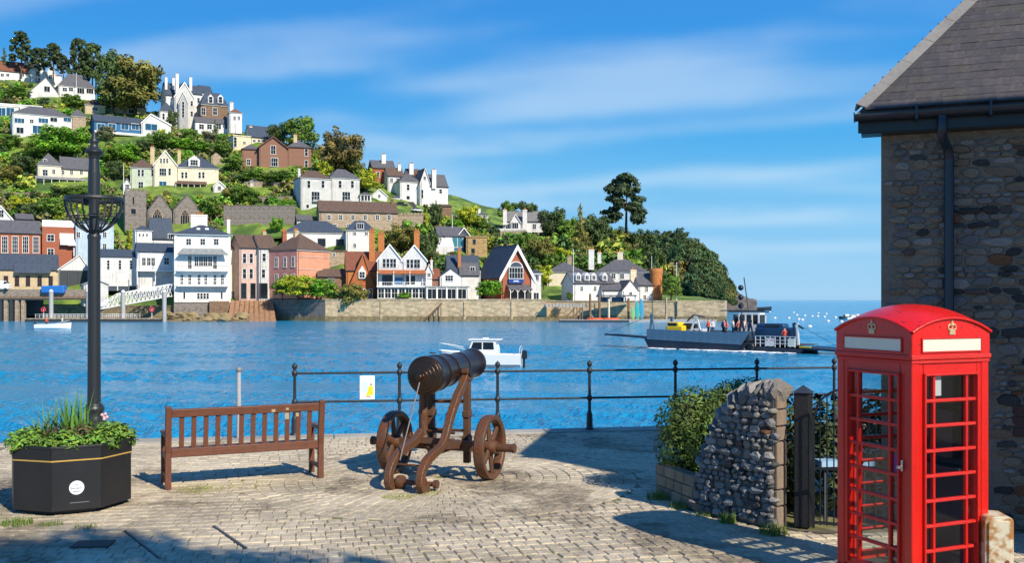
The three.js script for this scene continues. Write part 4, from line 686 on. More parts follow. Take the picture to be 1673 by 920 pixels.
B('garden_hut', 'small tan hut with pyramid roof below the hilltop bungalow', { b: [[140, 173, 163, 172, 189, 'hip', 'buff', 'brownroof', { in: 3.2, dep: 6 }]], w: [[175, 6, 9, [156], 3, 1]] });
B('modern_house', 'flat roofed white modern house at the left edge of the hill', { rel: -.05, b: [[-12, 32, 170, 174, 194, 'flat', 'white2', 'white', { ov: .8 }], [-12, 70, 165, 172, 184, 'flat', 'white2', 'white', { z: -5 }]], w: [[176, 15, 12, [4, 18], 2, 1, { glass: 'blueglass' }]] });
B('villa', 'wide white villa with low slate roof and big picture windows', { rel: .1, b: [[22, 118, 176, 188, 229, 'hip', 'white', 'slate', { dep: 12 }], [118, 141, 178, 190, 220, 'hip', 'palestone', 'slate', { z: -.5 }]], w: [[193, 8, 15, [33, 72], 3, 1, { glass: 'blueglass' }], [195, 6, 6, [53]], [192, 7, 11, [89], 2, 1], [192, 7, 12, [111], 2, 1, { glass: 'blueglass' }], [208, 10, 11, [34], 2, 1], [205, 13, 14, [62], 2, 1, { glass: 'blueglass' }]] });
B('garden_hut', 'tan hut with purple pyramid roof under the big round tree', { b: [[190, 240, 157, 176, 190, 'hip', 'buff', 'brownroof', { in: 5, dep: 9 }]], w: [[179, 6, 8, [215], 2, 1]] });
B('blue_bungalow', 'blue fronted bungalow with white gable and slate roof', { rel: .2, b: [[155, 234, 191, 201, 232, 'side', 'bluewall', 'slateblue'], [232, 280, 187, 202, 232, 'gable', 'white2', 'slateblue', { z: 1.5, board: .5, ax: 247 }]], w: [[202, 10, 12, [166, 184, 205, 222], 2, 1, { glass: 'blueglass' }], [202, 11, 20, [248], 2, 1, { z: 1.5, glass: 'blueglass' }], [217, 8, 9, [172, 192, 262], 2, 1]], x: (t, l) => { const [x0, y] = l(155, 217, 1.2), x1 = l(234, 217, 1.2)[0]; part('balcony', [bx(x1 - x0, .3, 1.8, (x0 + x1) / 2, y, .9), bx(x1 - x0, .8, .1, (x0 + x1) / 2, y + .2, 1.8)], M.white2, t); } });
B('gothic_house', 'tall white gothic house with steep gables and slender chimneys', { rel: .25, D: 412, b: [[293, 331, 140, 153, 210, 'side', 'white2', 'slateblue', { dep: 10 }], [286, 318, 134, 158, 210, 'gable', 'offwhite', 'slateblue', { z: 2, board: .7, dep: 11 }], [272, 292, 137, 156, 205, 'side', 'white', 'slateblue', { z: -3 }], [329, 348, 141, 152, 200, 'side', 'white', 'slateblue', { z: -4 }], [293, 308, 152, 168, 210, 'gable', 'greyrender', 'slateblue', { z: 4, board: .5, dep: 4 }]], w: [[166, 26, 4, [300], 1, 5, { z: 4 }], [165, 8, 4, [314], 1, 2, { z: 2 }], [182, 8, 4, [314], 1, 2, { z: 2 }], [160, 8, 4, [325], 1, 2], [178, 8, 4, [325], 1, 2]], c: [[290, 121, 150, 5, 'white', 1, 1], [312, 127, 146, 4.5, 'white', 1, -2], [272, 127, 142, 4, 'white', 1, -5], [284, 128, 142, 4, 'white', 1, -5]] });
B('mansard_house', 'brown stone house with slate mansard roof and white dormers', { rel: .2, D: 404, b: [[330, 374, 152, 172, 214, 'hip', 'brownstone', 'slateblue', { in: 2.4, dep: 10 }], [320, 383, 191, 202, 214, 'lean', 'white', 'slate', { z: 3.2, dep: 3.2 }]], w: [[158, 10, 6, [345, 361], 1, 2, { z: .2 }], [176, 12, 7, [333, 352]], [203, 8, 8, [330, 343, 358, 372], 2, 2, { z: 3.2 }]], x: (t, l) => { for (const px of [345, 361]) { const [x, y] = l(px, 169); const g = extrude([[-1.1, 0], [1.1, 0], [1.1, 2.6], [0, 3.8], [-1.1, 2.6]], 3); g.translate(x, y, -.05); part('dormer', g, M.white, t); } } });
B('small_house', 'small white house with a chimney at the end of the hilltop row', { D: 400, b: [[376, 396, 178, 184, 206, 'hip', 'white', 'redtile', { dep: 7 }]], c: [[379, 168, 184, 5.5, 'white', 2, -3]], w: [[190, 6, 4, [384, 391]]] });
B('yellow_house', 'square yellow house with flat parapet above the brick house', { rel: .3, b: [[382, 410, 221, 223, 247, 'flat', 'yellow', 'yellow', { dep: 8 }], [410, 466, 208, 226, 244, 'side', 'cream', 'slateblue', { z: -5, dep: 9 }]], w: [[231, 5, 4.5, [400], 2, 2], [224, 16, 5, [385], 1, 3], [228, 4, 5, [416, 424, 432], 2, 1, { z: -5 }]], c: [[410, 207, 222, 4, 'white', 2, -9]] });
B('brick_villa', 'brown brick villa with arched window under a broad gable', { rel: .05, b: [[424, 470, 223, 240, 276, 'gable', 'brownbrick', 'brownroof', { ov: .6, board: .45, boardMat: M.brownframe }], [396, 424, 236, 244, 274, 'hip', 'brownbrick', 'slate', { z: -2, dep: 7, boardMat: M.brownframe }], [470, 509, 229, 241, 275, 'hip', 'brownbrick', 'slate', { z: -.8, boardMat: M.brownframe }]], w: [[238, 14, 8, [447]], [258, 14, 11, [449], 3, 2, { z: .3 }], [260, 10, 6, [407], 2, 2, { z: -2 }], [243, 12, 5, [501], 1, 2, { z: -.8 }], [262, 12, 5, [501], 1, 2, { z: -.8 }]], c: [[483, 221, 238, 5.5, 'buff', 2, -4]] });
// --- middle of the hill
B('white_villa', 'cream hillside villa with long slate roof, dormers and verandah', { rel: .1, b: [[63, 101, 250, 270, 302, 'hip', 'cream', 'slate', { in: 4.5, dep: 9 }], [101, 150, 258, 277, 302, 'side', 'cream', 'slate', { z: -.5 }]], w: [[277, 10, 8, [75], 2, 2], [277, 7, 5, [89], 2, 2], [278, 7, 5, [104, 118, 134], 2, 2, { z: -.5 }], [260, 6, 5, [75], 2, 1, { z: -1 }]], x: (t, l) => verandah(t, l, 60, 148, 287, 291, 303, 8, 2.4, 'leadroof') });
B('double_villa', 'large cream and pale green double villa with a tall central gable', { rel: .03, b: [[214, 254, 260, 274, 312, 'hip', 'palegreen', 'brownroof', { dep: 10 }], [252, 290, 246, 269, 313, 'gable', 'cream', 'slate', { z: 1.2, board: .5, dep: 11 }], [289, 358, 257, 274, 318, 'hip', 'cream', 'slateblue', { dep: 11 }]], w: [[277, 11, 4, [228, 234], 1, 2], [297, 11, 8, [231], 2, 2], [277, 11, 4, [250], 1, 2], [259, 7, 3, [264, 269, 274], 1, 2, { z: 1.2 }], [275, 12, 11, [267], 3, 2, { z: 1.2 }], [296, 15, 12, [267], 2, 1, { z: 1.2, glass: 'blueglass' }], [275, 11, 4, [278], 1, 2, { z: 1.2 }], [281, 10, 4, [299, 305, 327, 333], 1, 2], [302, 13, 8, [300, 326], 3, 2], [261, 9, 12, [318], 3, 2, { z: .2 }]], c: [[250, 241, 263, 6.5, 'buff', 2], [293.5, 246, 266, 5, 'buff', 2]], x: (t, l) => { verandah(t, l, 288, 338, 295, 300, 318, 6, 2.2, 'brownroof', { rail: M.frame, floor: M.offwhite }); const [x, y] = l(318, 272); const g = extrude([[-1.9, 0], [1.9, 0], [1.9, 2.4], [0, 3.9], [-1.9, 2.4]], 4); g.translate(x, y, .1); part('dormer', g, M.white, t); } });
B('conservatory_cottage', 'small white glazed cottage at the end of the double villa', { b: [[350, 368, 296, 304, 314, 'gable', 'white', 'slateblue', { dep: 5, board: .4 }]], w: [[304, 7, 6, [359], 3, 1]] });
B('church', 'grey stone church with square tower and two gothic gabled aisles', { cat: 'church', rel: .1, b: [[242, 282, 318, 345, 374, 'gable', 'greystone', 'slate', { ov: .1 }], [284, 330, 318, 345, 376, 'gable', 'greystone', 'slate', { ov: .1 }], [205, 240, 308, 312, 374, 'battlement', 'greystone', 'greystone', { z: 1, dep: 8, n: 5 }]], w: [[322, 12, 3, [219], 1, 1, { z: 1, frame: 'palestone' }], [341, 9, 8, [219], 1, 1, { z: 1, frame: 'palestone' }]], x: (t, l) => { for (const [px, top, bot, w] of [[258, 340, 366, 17], [303, 341, 367, 17]]) { const k = t.scaleAt(), [x, y] = l(px, bot), W = w * k, H = (bot - top) * k, a = []; for (let i = 0; i <= 10; i++) { const q = i / 10; a.push([-W / 2 + W / 2 * q, H * .5 + H * .5 * Math.sin(q * 1.57)]); } const half = a.concat(a.slice(0, -1).reverse().map(([u, v]) => [-u, v])); const g = extrude([[-W / 2, 0], ...half, [W / 2, 0]].reverse(), .12); g.translate(x, y, .1); const fr = part('window', g, M.palestone, t); const inner = half.map(([u, v]) => [u * .82, v * .94]); const ig = extrude([[-W * .41, .15], ...inner, [W * .41, .15]].reverse(), .1); ig.translate(x, y, .16); part('pane', ig, M.glass, fr); const m = []; for (const q of [-.24, 0, .24]) m.push(bx(.12, H * .62, .1, x + q * W, y + .1, .2)); for (const [q, v, r] of [[-.2, .66, .13], [.2, .66, .13], [0, .82, .12]]) { const tg = new THREE.TorusGeometry(r * W, .07, 5, 14); tg.translate(x + q * W, y + v * H, .2); m.push(tg); } part('tracery', m, M.palestone, fr); } } });
B('pale_house', 'pale grey two storey house with twin hipped roofs below the round tree', { rel: .28, b: [[492, 541, 279, 291, 344, 'hip', 'offwhite', 'brownroof', { dep: 10, in: 3.6 }], [541, 588, 277, 291, 344, 'hip', 'offwhite', 'slate', { dep: 10, in: 3.6 }]], w: [[295, 12, 5.5, [505, 528, 556, 576], 1, 2], [313, 16, 14, [516, 566], 3, 2], [334, 6, 5, [503, 524], 1, 1]], c: [[489, 276, 290, 4, 'offwhite', 1]], x: (t, l) => { for (const px of [517, 567]) { const [x, y] = l(px, 330); part('balcony', [bx(2.6, .2, 1, x, y, .5), bx(2.6, .7, .06, x, y, 1)], M.greyrender, t); } } });
B('sunroom', 'low glazed annex beside the pale grey house', { b: [[589, 607, 314, 318, 332, 'hip', 'white', 'slate', { dep: 5 }]], w: [[319, 9, 4, [593, 598, 603], 1, 1]] });
B('gable_cottage', 'small white gabled cottage beside the steep road', { b: [[607, 633, 309, 320, 328, 'gable', 'white', 'slateblue', { dep: 6, board: .3 }]], w: [[318, 5, 4, [620], 2, 1]] });
B('red_house', 'red brick house with white chimney behind the white terrace', { D: 356, rel: .2, b: [[609, 646, 263, 275, 300, 'side', 'brick', 'slate', { dep: 9 }]], c: [[627, 253, 275, 7, 'white', 2, -3]], w: [[281, 8, 5, [618, 638], 1, 2]] });
B('terrace_house', 'white terrace house with brown roof above the parked cars', { D: 352, rel: .25, b: [[634, 660, 275, 288, 322, 'side', 'white2', 'brownroof', { dep: 8 }]], c: [[652.5, 269, 288, 5, 'white', 2, -3]], w: [[291, 7, 5, [640, 650]]] });
B('terrace_house', 'white terrace house with hipped slate roof and shaded blue side', { D: 346, rel: .3, b: [[654, 687, 285, 297, 330, 'hip', 'white', 'slate', { dep: 8, in: 3 }], [668, 690, 277, 288, 300, 'side', 'white', 'brownroof', { z: -7, dep: 7 }]], w: [[301, 10, 5, [667], 1, 2], [320, 6, 6, [667], 1, 1]], c: [[672, 268, 282, 7, 'white', 3, -8]] });
B('terrace_house', 'white terrace house with gable and long slate roof at the row end', { D: 348, rel: .3, b: [[700, 732, 286, 305, 330, 'side', 'white', 'slate', { dep: 9 }], [687, 702, 275, 297, 330, 'gable', 'white', 'slate', { z: .5, board: .4 }]], w: [[309, 7, 5, [720, 696], 1, 2], [310, 14, 4, [690], 1, 2, { z: .5 }], [288, 6, 4, [694], 2, 1, { z: .5 }]], c: [[709, 278, 303, 7, 'white', 2, .3]] });
B('garage', 'brown timber garage with flat roof under the white terrace', { cat: 'garage', b: [[706, 738, 331, 337, 356, 'lean', 'brownstone', 'brownroof', { dep: 6 }]] });
B('stone_terrace', 'long pinkish stone terrace with brown roof and small windows', { rel: .12, b: [[522, 650, 330, 347, 378, 'side', 'palestone', 'brownroof', { dep: 9 }]], w: [[351, 8, 6, [538, 557, 577, 597, 617, 636], 2, 2], [366, 7, 6, [548, 570]]], c: [[641, 326, 342, 4, 'brownstone', 1, -4]] });
B('white_lodge', 'white house with grey stone roof and twin chimneys in the trees', { rel: -.05, b: [[822, 886, 346, 362, 381, 'side', 'white', 'greyroof', { dep: 9 }], [835, 850, 350, 362, 381, 'gable', 'white', 'greyroof', { z: 1.5, board: .4 }]], w: [[364, 10, 10, [842], 3, 1, { z: 1.5 }], [366, 8, 6, [829, 873]]], c: [[825, 343, 362, 6, 'white', 2, .4], [857.5, 343, 372, 7, 'white', 2, .4]], x: (t, l) => { const [x, y] = l(795, 400, 7), x1 = l(858, 400, 7)[0]; part('terrace_wall', [bx(x1 - x, l(820, 376, 7)[1] - y + 2, 6, (x + x1) / 2, y - 2, 4)], M.palestone, t); part('balustrade', [bx(x1 - x - 3, .9, .2, (x + x1) / 2 + 1.5, l(820, 378, 7)[1], 6.9)], M.white, t); } });
B('far_cottage', 'tiny grey roofed cottage in the trees below the green ridge', { D: 346, b: [[781, 798, 346, 351, 357, 'hip', 'white', 'slate', { dep: 5 }]], c: [[783, 341, 350, 4, 'white', 1, -2]] });
B('glass_house', 'grey slate house with a band of blue glass doors', { rel: .2, b: [[716, 758, 371, 386, 412, 'side', 'bluewall', 'slate', { dep: 9 }], [744, 772, 372, 390, 412, 'gable', 'slateblue', 'slate', { z: -1, board: .4 }]], w: [[388, 16, 9, [732, 743, 752], 1, 1, { glass: 'tealglass' }]], x: (t, l) => { const [x0, y0] = l(713, 418, 4), [x1, y1] = l(742, 416, 4), yt = l(722, 398, 1)[1]; part('conservatory', [slab([x0, y0 + 3, 4], [x1, y0 + 3, 4], [x1, yt + 2, 0], [x0, yt + 2, 0], .1), bx(x1 - x0, 3, 4, (x0 + x1) / 2, y0, 2)], M.white2, t); } });
B('stone_building', 'tan stone ruin like building with one round window', { cat: 'building', rel: .1, b: [[762, 796, 384, 388, 418, 'flat', 'yellowstone', 'yellowstone', { dep: 7 }]], w: [[391, 8, 5, [775], 1, 1, { frame: 'stone' }], [406, 8, 6, [773], 1, 1, { frame: 'stone' }]] });
B('modern_white_house', 'white modern house with slate roof and rooflights behind the pink terrace', { rel: .05, b: [[466, 566, 361, 380, 414, 'hip', 'white', 'slateblue', { dep: 11 }]], w: [[390, 12, 12, [526], 2, 1, { frame: 'darkframe' }], [391, 16, 12, [556], 2, 1, { frame: 'darkframe' }]], x: (t, l) => { for (const px of [482, 489, 494, 504, 509, 514]) { const [x, y] = l(px, 375, -2.5); part('rooflight', [bx(.7, .1, 1, x, y + .35, -2.2, 0, .6)], M.frame, t); } } });
B('white_dormer_house', 'tall white house with mansard roof and arched dormer', { rel: .05, b: [[566, 612, 361, 376, 428, 'hip', 'white', 'slateblue', { dep: 10, in: 2.6 }]], w: [[379, 5, 5, [580, 599]], [398, 6, 5, [580]], [416, 7, 8, [573]], [365, 9, 11, [589], 3, 1, { z: .1 }]] });
B('low_brick_store', 'low reddish store under the white modern house', { cat: 'building', b: [[536, 566, 408, 411, 436, 'flat', 'palestone', 'brownroof', { dep: 5, t: .4 }]], w: [[413, 6, 5, [546]]] });
// --- the waterfront, from the station to the cottages
const WD = 262;
B('engine_hall', 'red brick hall with slate roof and four tall white windows', { cat: 'building', D: 276, rel: .05, b: [[-6, 68, 361, 381, 440, 'side', 'brick', 'slate', { dep: 12 }], [70, 124, 360, 371, 440, 'battlement', 'brick', 'white', { dep: 9, n: 1, z: .4 }]], w: [[386, 27, 9, [9, 26, 43, 60], 3, 4], [383, 11, 11, [84], 2, 2, { z: .4 }], [406, 10, 10, [84], 2, 2, { z: .4 }]], x: (t, l) => { const [x, y] = l(110, 391, .4); part('sign_board', [bx(3.8, 1.7, .15, x, y, .5)], M.white, t); const [px, py] = l(113, 413, 1); part('porch', [slab([px - 2.2, py + 2.2, 2], [px + 2, py + 2.2, 2], [px + 2, py + 4, .4], [px - 2.2, py + 4, .4], .15), extrude([[-1.4, 2], [1.4, 2], [0, 3.6]], .2).translate(px + 1.2, py, 2.1), bx(.3, 2.4, .3, px + 1.4, py - 1, 1.8)], M.white, t); } });
B('gabled_hall', 'white gabled building end at the left edge above the station', { cat: 'building', D: 286, b: [[-20, 24, 336, 360, 400, 'gable', 'white', 'slateblue', { ax: 0, board: .5 }]], w: [[343, 12, 8, [3], 2, 2]] });
B('station_building', 'long cream station building with dark slate roof and brown windows', { cat: 'station', D: 268, rel: .02, b: [[-10, 97, 416, 441, 474, 'side', 'buff', 'slateblue', { dep: 13 }], [97, 147, 416, 440, 474, 'gable', 'white2', 'slateblue', { ax: 131, dep: 12, z: .6, board: .3 }]], w: [[451, 16, 6, [11, 29, 47, 66, 84], 2, 3, { frame: 'brownframe' }]], x: (t, l) => { const [x0, y0] = l(98, 474, .7), [x1] = l(146, 474, .7), y1 = l(120, 442, .7)[1]; part('opening_shade_panel', [bx(x1 - x0, y1 - y0, .1, (x0 + x1) / 2, y0, .7)], M.darkframe, t); for (const q of [.02, .3, .66, .98]) part('post', [bx(.25, y1 - y0, .25, lerp(x0, x1, q), y0, .9)], M.slateblue, t); const [a, ya] = l(24, 446, 1), b2 = l(84, 446, 1)[0]; part('canopy', [slab([a, ya, 1.6], [b2, ya, 1.6], [b2, ya + 2.6, -1.2], [a, ya + 2.6, -1.2], .15)], M.slateblue, t); } });  // dark panel across the gable bay; its colour stands for the shade inside
B('pale_blue_house', 'pale blue house partly hidden by the lamp post', { D: 284, rel: .1, b: [[125, 187, 360, 366, 420, 'hip', 'paleblue', 'slateblue', { dep: 8, ov: .2 }]], w: [[379, 9, 6, [129, 172], 2, 2], [398, 9, 6, [150, 172], 2, 2]] });
B('boathouse', 'low white waterside building with dark roof above the gangway', { cat: 'building', D: 268, rel: .05, b: [[150, 226, 408, 419, 450, 'side', 'white2', 'slateblue', { dep: 9 }]], w: [[425, 15, 4, [178, 197, 215], 1, 3]], x: (t, l) => { const [x0, y0] = l(152, 475), [x1, y1] = l(226, 451); part('undercroft', [bx(x1 - x0, y1 - y0, 6, (x0 + x1) / 2, y0, -3.2)], M.slateblue, t); for (const q of [.05, .3, .55, .8]) part('post', [bx(.3, y1 - y0, .3, lerp(x0, x1, q), y0, 0)], M.white2, t); } });
B('balcony_house', 'white waterside house with slate roof and long shaded balcony', { D: 268, rel: .1, b: [[226, 286, 398, 411, 458, 'side', 'white2', 'slateblue', { dep: 9 }]], w: [[421, 13, 6, [236, 244, 251], 2, 2], [421, 11, 8, [273], 2, 2]], x: (t, l) => { const [x0, y] = l(224, 441, 2), x1 = l(285, 441, 2)[0]; part('balcony', [bx(x1 - x0, .35, 2.2, (x0 + x1) / 2, y - .35, 1), bx(x1 - x0, .08, .08, (x0 + x1) / 2, y + 1, 2)], M.frame, t); const g = []; for (let x = x0; x < x1; x += .5) g.push(bx(.05, 1, .05, x, y, 2)); part('balustrade', g, M.frame, t); for (const q of [.02, .5, .98]) part('post', [bx(.2, 7, .2, lerp(x0, x1, q), y - 4, 2)], M.frame, t); } });
B('turret_house', 'white turret with low slate cap behind the balcony house', { D: 280, b: [[222, 249, 369, 376, 410, 'hip', 'white', 'slateblue', { dep: 5, in: 2 }], [249, 284, 357, 390, 410, 'side', 'white2', 'slateblue', { z: -1, dep: 9 }]], w: [[382, 4, 2.5, [229, 235, 241], 1, 1], [382, 8, 7, [279], 2, 1, { z: -.8 }]] });
B('river_house', 'tall white four storey river house with two canopied balconies', { D: 258, rel: .04, b: [[286, 377, 368, 383, 494, 'hip', 'white', 'slateblue', { dep: 13, ov: .6, f: 0 }]], w: [[390, 10, 8, [309, 332, 354], 2, 2], [418, 21, 6, [311, 352], 2, 3], [419, 15, 7, [322, 329, 336.5, 344], 2, 3], [449, 16, 5, [298, 311, 326, 337, 352, 364], 2, 3], [479, 9, 4, [325, 330, 335, 340], 1, 2], [477, 11, 3, [302, 363], 1, 1]], c: [[326, 351, 370, 26, 'white', 5, -10], [374, 359, 382, 5, 'white', 1, -2]], x: (t, l) => {
  for (const [fl, rl] of [[441, 433], [466, 458]]) { const [x0, y] = l(290, fl, 2), x1 = l(374, fl, 2)[0]; const b = part('balcony', [bx(x1 - x0, .3, 2, (x0 + x1) / 2, y - .3, 1)], M.frame, t); const g = [bx(x1 - x0, .08, .08, (x0 + x1) / 2, y + 1.1, 1.95)]; for (let x = x0 + .1; x < x1; x += .45) g.push(bx(.04, 1.1, .04, x, y, 1.95)); part('balustrade', g, fl < 450 ? M.darkframe : M.frame, b); }
  const [x0, y0] = l(290, 415, 2.2), x1 = l(374, 415, 2.2)[0], y1 = l(330, 406, 0)[1]; part('canopy', [slab([x0, y0, 2.2], [x1, y0, 2.2], [x1 - 1.5, y1, 0], [x0 + 1.5, y1, 0], .12)], M.leadroof, t);
  const [a, ya] = l(286, 516), [b2, yb] = l(377, 495); part('stone_base', [bx(b2 - a + .3, yb - ya + 1, 13, (a + b2) / 2, ya - 1, -6.3)], M.greystone, t); const [sx, sy] = l(362, 513, 1); part('sluice', [bx(5, 3.4, 2, sx - .5, sy, .6)], M.brownstone, t);
  for (const px of [325, 339]) { const [x, y] = l(px, 375, -3); part('rooflight', [bx(.9, .1, 1, x, y + .1, -3.3, 0, .55)], M.frame, t); }
  for (const px of [287.5, 375.5]) { const [x, y] = l(px, 494), yt = l(px, 384)[1]; part('corner_pilaster', [bx(.6, yt - y, .25, x, y, .06)], M.white, t); } } });
B('narrow_house', 'narrow cream house wedged between the river house and the pink terrace', { D: 270, rel: .2, b: [[377, 394, 398, 407, 492, 'side', 'cream', 'brownroof', { dep: 9 }]], w: [[476, 12, 5, [381], 2, 3], [468, 20, 8, [388], 1, 1, { frame: 'darkframe' }]] });
B('terrace_shop', 'pale pink terrace house with arched windows over a dark shopfront', { D: 266, rel: .28, b: [[392, 424, 385, 405, 491, 'side', 'palepink', 'brownroof', { dep: 10 }]], w: [[414, 16, 6, [400, 411], 1, 2], [439, 16, 6, [400, 411], 1, 2], [463, 24, 8, [399, 414], 1, 2, { frame: 'darkframe' }]], c: [[432, 379, 392, 6, 'buff', 3]] });
B('terrace_shop', 'grey white terrace house with an arched ground floor doorway', { D: 267, rel: .28, b: [[424, 452, 385, 406, 491, 'side', 'offwhite', 'brownroof', { dep: 10 }]], w: [[414, 13, 6, [432, 446], 1, 2], [440, 14, 6, [431, 446], 1, 2], [463, 24, 13, [431], 1, 1, { frame: 'darkframe' }], [466, 22, 6, [446], 1, 1]], c: [[465, 378, 392, 7, 'brick', 3]] });
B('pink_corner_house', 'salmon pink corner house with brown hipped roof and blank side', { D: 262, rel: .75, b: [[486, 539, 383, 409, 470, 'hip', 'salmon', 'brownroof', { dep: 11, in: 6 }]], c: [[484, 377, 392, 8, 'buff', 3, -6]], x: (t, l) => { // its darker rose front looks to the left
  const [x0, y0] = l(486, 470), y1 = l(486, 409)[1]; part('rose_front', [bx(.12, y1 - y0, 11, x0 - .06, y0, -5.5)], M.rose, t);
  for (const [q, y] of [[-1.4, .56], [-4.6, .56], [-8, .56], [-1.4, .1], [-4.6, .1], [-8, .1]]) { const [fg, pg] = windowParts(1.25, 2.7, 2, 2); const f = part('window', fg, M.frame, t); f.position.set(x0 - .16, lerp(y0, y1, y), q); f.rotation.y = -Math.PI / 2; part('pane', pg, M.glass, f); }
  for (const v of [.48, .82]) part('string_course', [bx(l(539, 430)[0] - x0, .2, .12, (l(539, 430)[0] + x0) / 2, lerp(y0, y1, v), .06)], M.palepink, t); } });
B('tile_store', 'low brown tiled building behind the green bushes', { cat: 'building', D: 266, b: [[520, 566, 440, 452, 478, 'side', 'brownstone', 'brownroof', { dep: 7 }]], w: [[455, 6, 2.5, [534, 538, 542, 546], 1, 1, { z: .2 }]] });
B('gabled_cottage', 'red and orange tiled cottage with steep gable and tall brick chimneys', { D: 264, rel: .05, b: [[566, 622, 412, 442, 492, 'side', 'orangebrick', 'redtile', { z: -2, dep: 11 }], [572, 611, 415, 466, 492, 'gable', 'orangetile', 'orangetile', { ax: 594, dep: 6 }]], w: [[444, 10, 9, [592], 2, 2, { z: .4 }], [472, 15, 6, [587, 597, 606], 1, 2, { z: .2 }]], c: [[608, 377, 430, 9, 'orangebrick', 3, -5], [623, 381, 405, 10, 'orangebrick', 3, -9]], x: (t, l) => { const [x, y] = l(592, 456); const g = extrude([[-1, 0], [1, 0], [1, 2], [0, 3.6], [-1, 2]], 1.5); g.translate(x, y, .38); part('dormer', g, M.white, t); } });
B('twin_gable_house', 'white waterside house with two matching gables over a long balcony', { D: 260, rel: .03, b: [[617, 657, 399, 424, 492, 'gable', 'white2', 'redtile', { dep: 12, board: .5 }], [657, 697, 400, 424, 492, 'gable', 'white2', 'slateblue', { dep: 12, board: .5 }]], w: [[423, 14, 5, [628, 634, 640, 645], 1, 2], [424, 14, 5, [667, 673, 679, 684], 1, 2], [450, 15, 16, [633], 2, 1, { frame: 'darkframe' }], [450, 15, 16, [671], 2, 1], [471, 16, 10, [623, 634, 645, 657, 668, 679, 690], 2, 2, { z: 1.6 }]], c: [[681, 378, 407, 9, 'orangebrick', 3, -6]], x: (t, l) => { const [x0, y] = l(617, 468, 2), x1 = l(697, 468, 2)[0]; part('lower_front', [bx(x1 - x0, 3.9, 1.6, (x0 + x1) / 2, l(640, 492, 1)[1], .75)], M.frame, t); part('balcony', [bx(x1 - x0 + .4, .35, 2.4, (x0 + x1) / 2, y - .2, 1.2)], M.white, t); const g = [bx(x1 - x0, .08, .08, (x0 + x1) / 2, y + 1.1, 2.2)]; for (let x = x0; x <= x1; x += .6) g.push(bx(.05, 1.1, .05, x, y, 2.2)); part('balustrade', g, M.frame, t); const [cx, cy] = l(617, 447, 2), yt = l(617, 441)[1]; part('canopy', [slab([x0, cy, 2.3], [x1, cy, 2.3], [x1, yt, 0], [x0, yt, 0], .15)], M.orangetile, t); for (const q of [0, .33, .66, 1]) part('post', [bx(.2, 4, .2, lerp(x0, x1, q), y, 2.1)], M.frame, t); const [wx, wy] = l(652, 464, .3); part('awning', [bx(2, 1.6, .2, wx, wy, .2)], M.bluewall, t); } });
B('red_tile_cottage', 'tiny cottage with red tiled roof squeezed beside the twin gables', { D: 261, b: [[697, 720, 440, 456, 472, 'side', 'brownbrick', 'redtile', { dep: 6 }], [696, 706, 432, 443, 460, 'gable', 'white', 'redtile', { z: .4, board: .3, dep: 3 }]], w: [[446, 6, 6, [701], 2, 2, { z: .4 }]], c: [[705, 425, 445, 3.5, 'white', 1, -3]] });
B('white_gable_house', 'plain white gabled house behind a long glazed verandah', { D: 261, rel: .1, b: [[719, 754, 439, 452, 472, 'gable', 'white', 'slateblue', { dep: 9, ov: .2 }]], w: [[450, 9, 13, [734], 3, 2]] });
B('verandah_range', 'long flat roofed glazed verandah above the sea wall', { cat: 'building', D: 259, rel: .0, b: [[697, 766, 466, 470, 491, 'flat', 'white2', 'leadroof', { dep: 6, t: .4 }]], w: [[472, 16, 14, [706, 722, 738, 755], 2, 1]], x: (t, l) => { for (const px of [698, 714, 730, 747, 765]) { const [x, y] = l(px, 491), yt = l(px, 470)[1]; part('post', [bx(.35, yt - y, .35, x, y, .15)], M.frame, t); } } });
B('dark_cottage', 'dark slate roofed cottages with a red chimney between white house and hall', { D: 268, rel: .1, b: [[732, 784, 418, 446, 480, 'side', 'greyrender', 'slateblue', { dep: 10 }], [752, 782, 430, 450, 480, 'side', 'white2', 'slate', { z: 1.5, dep: 6 }]], c: [[750.5, 407, 438, 5, 'orangebrick', 2, -1]], w: [[436, 8, 8, [772], 2, 1, { z: .4 }]] });
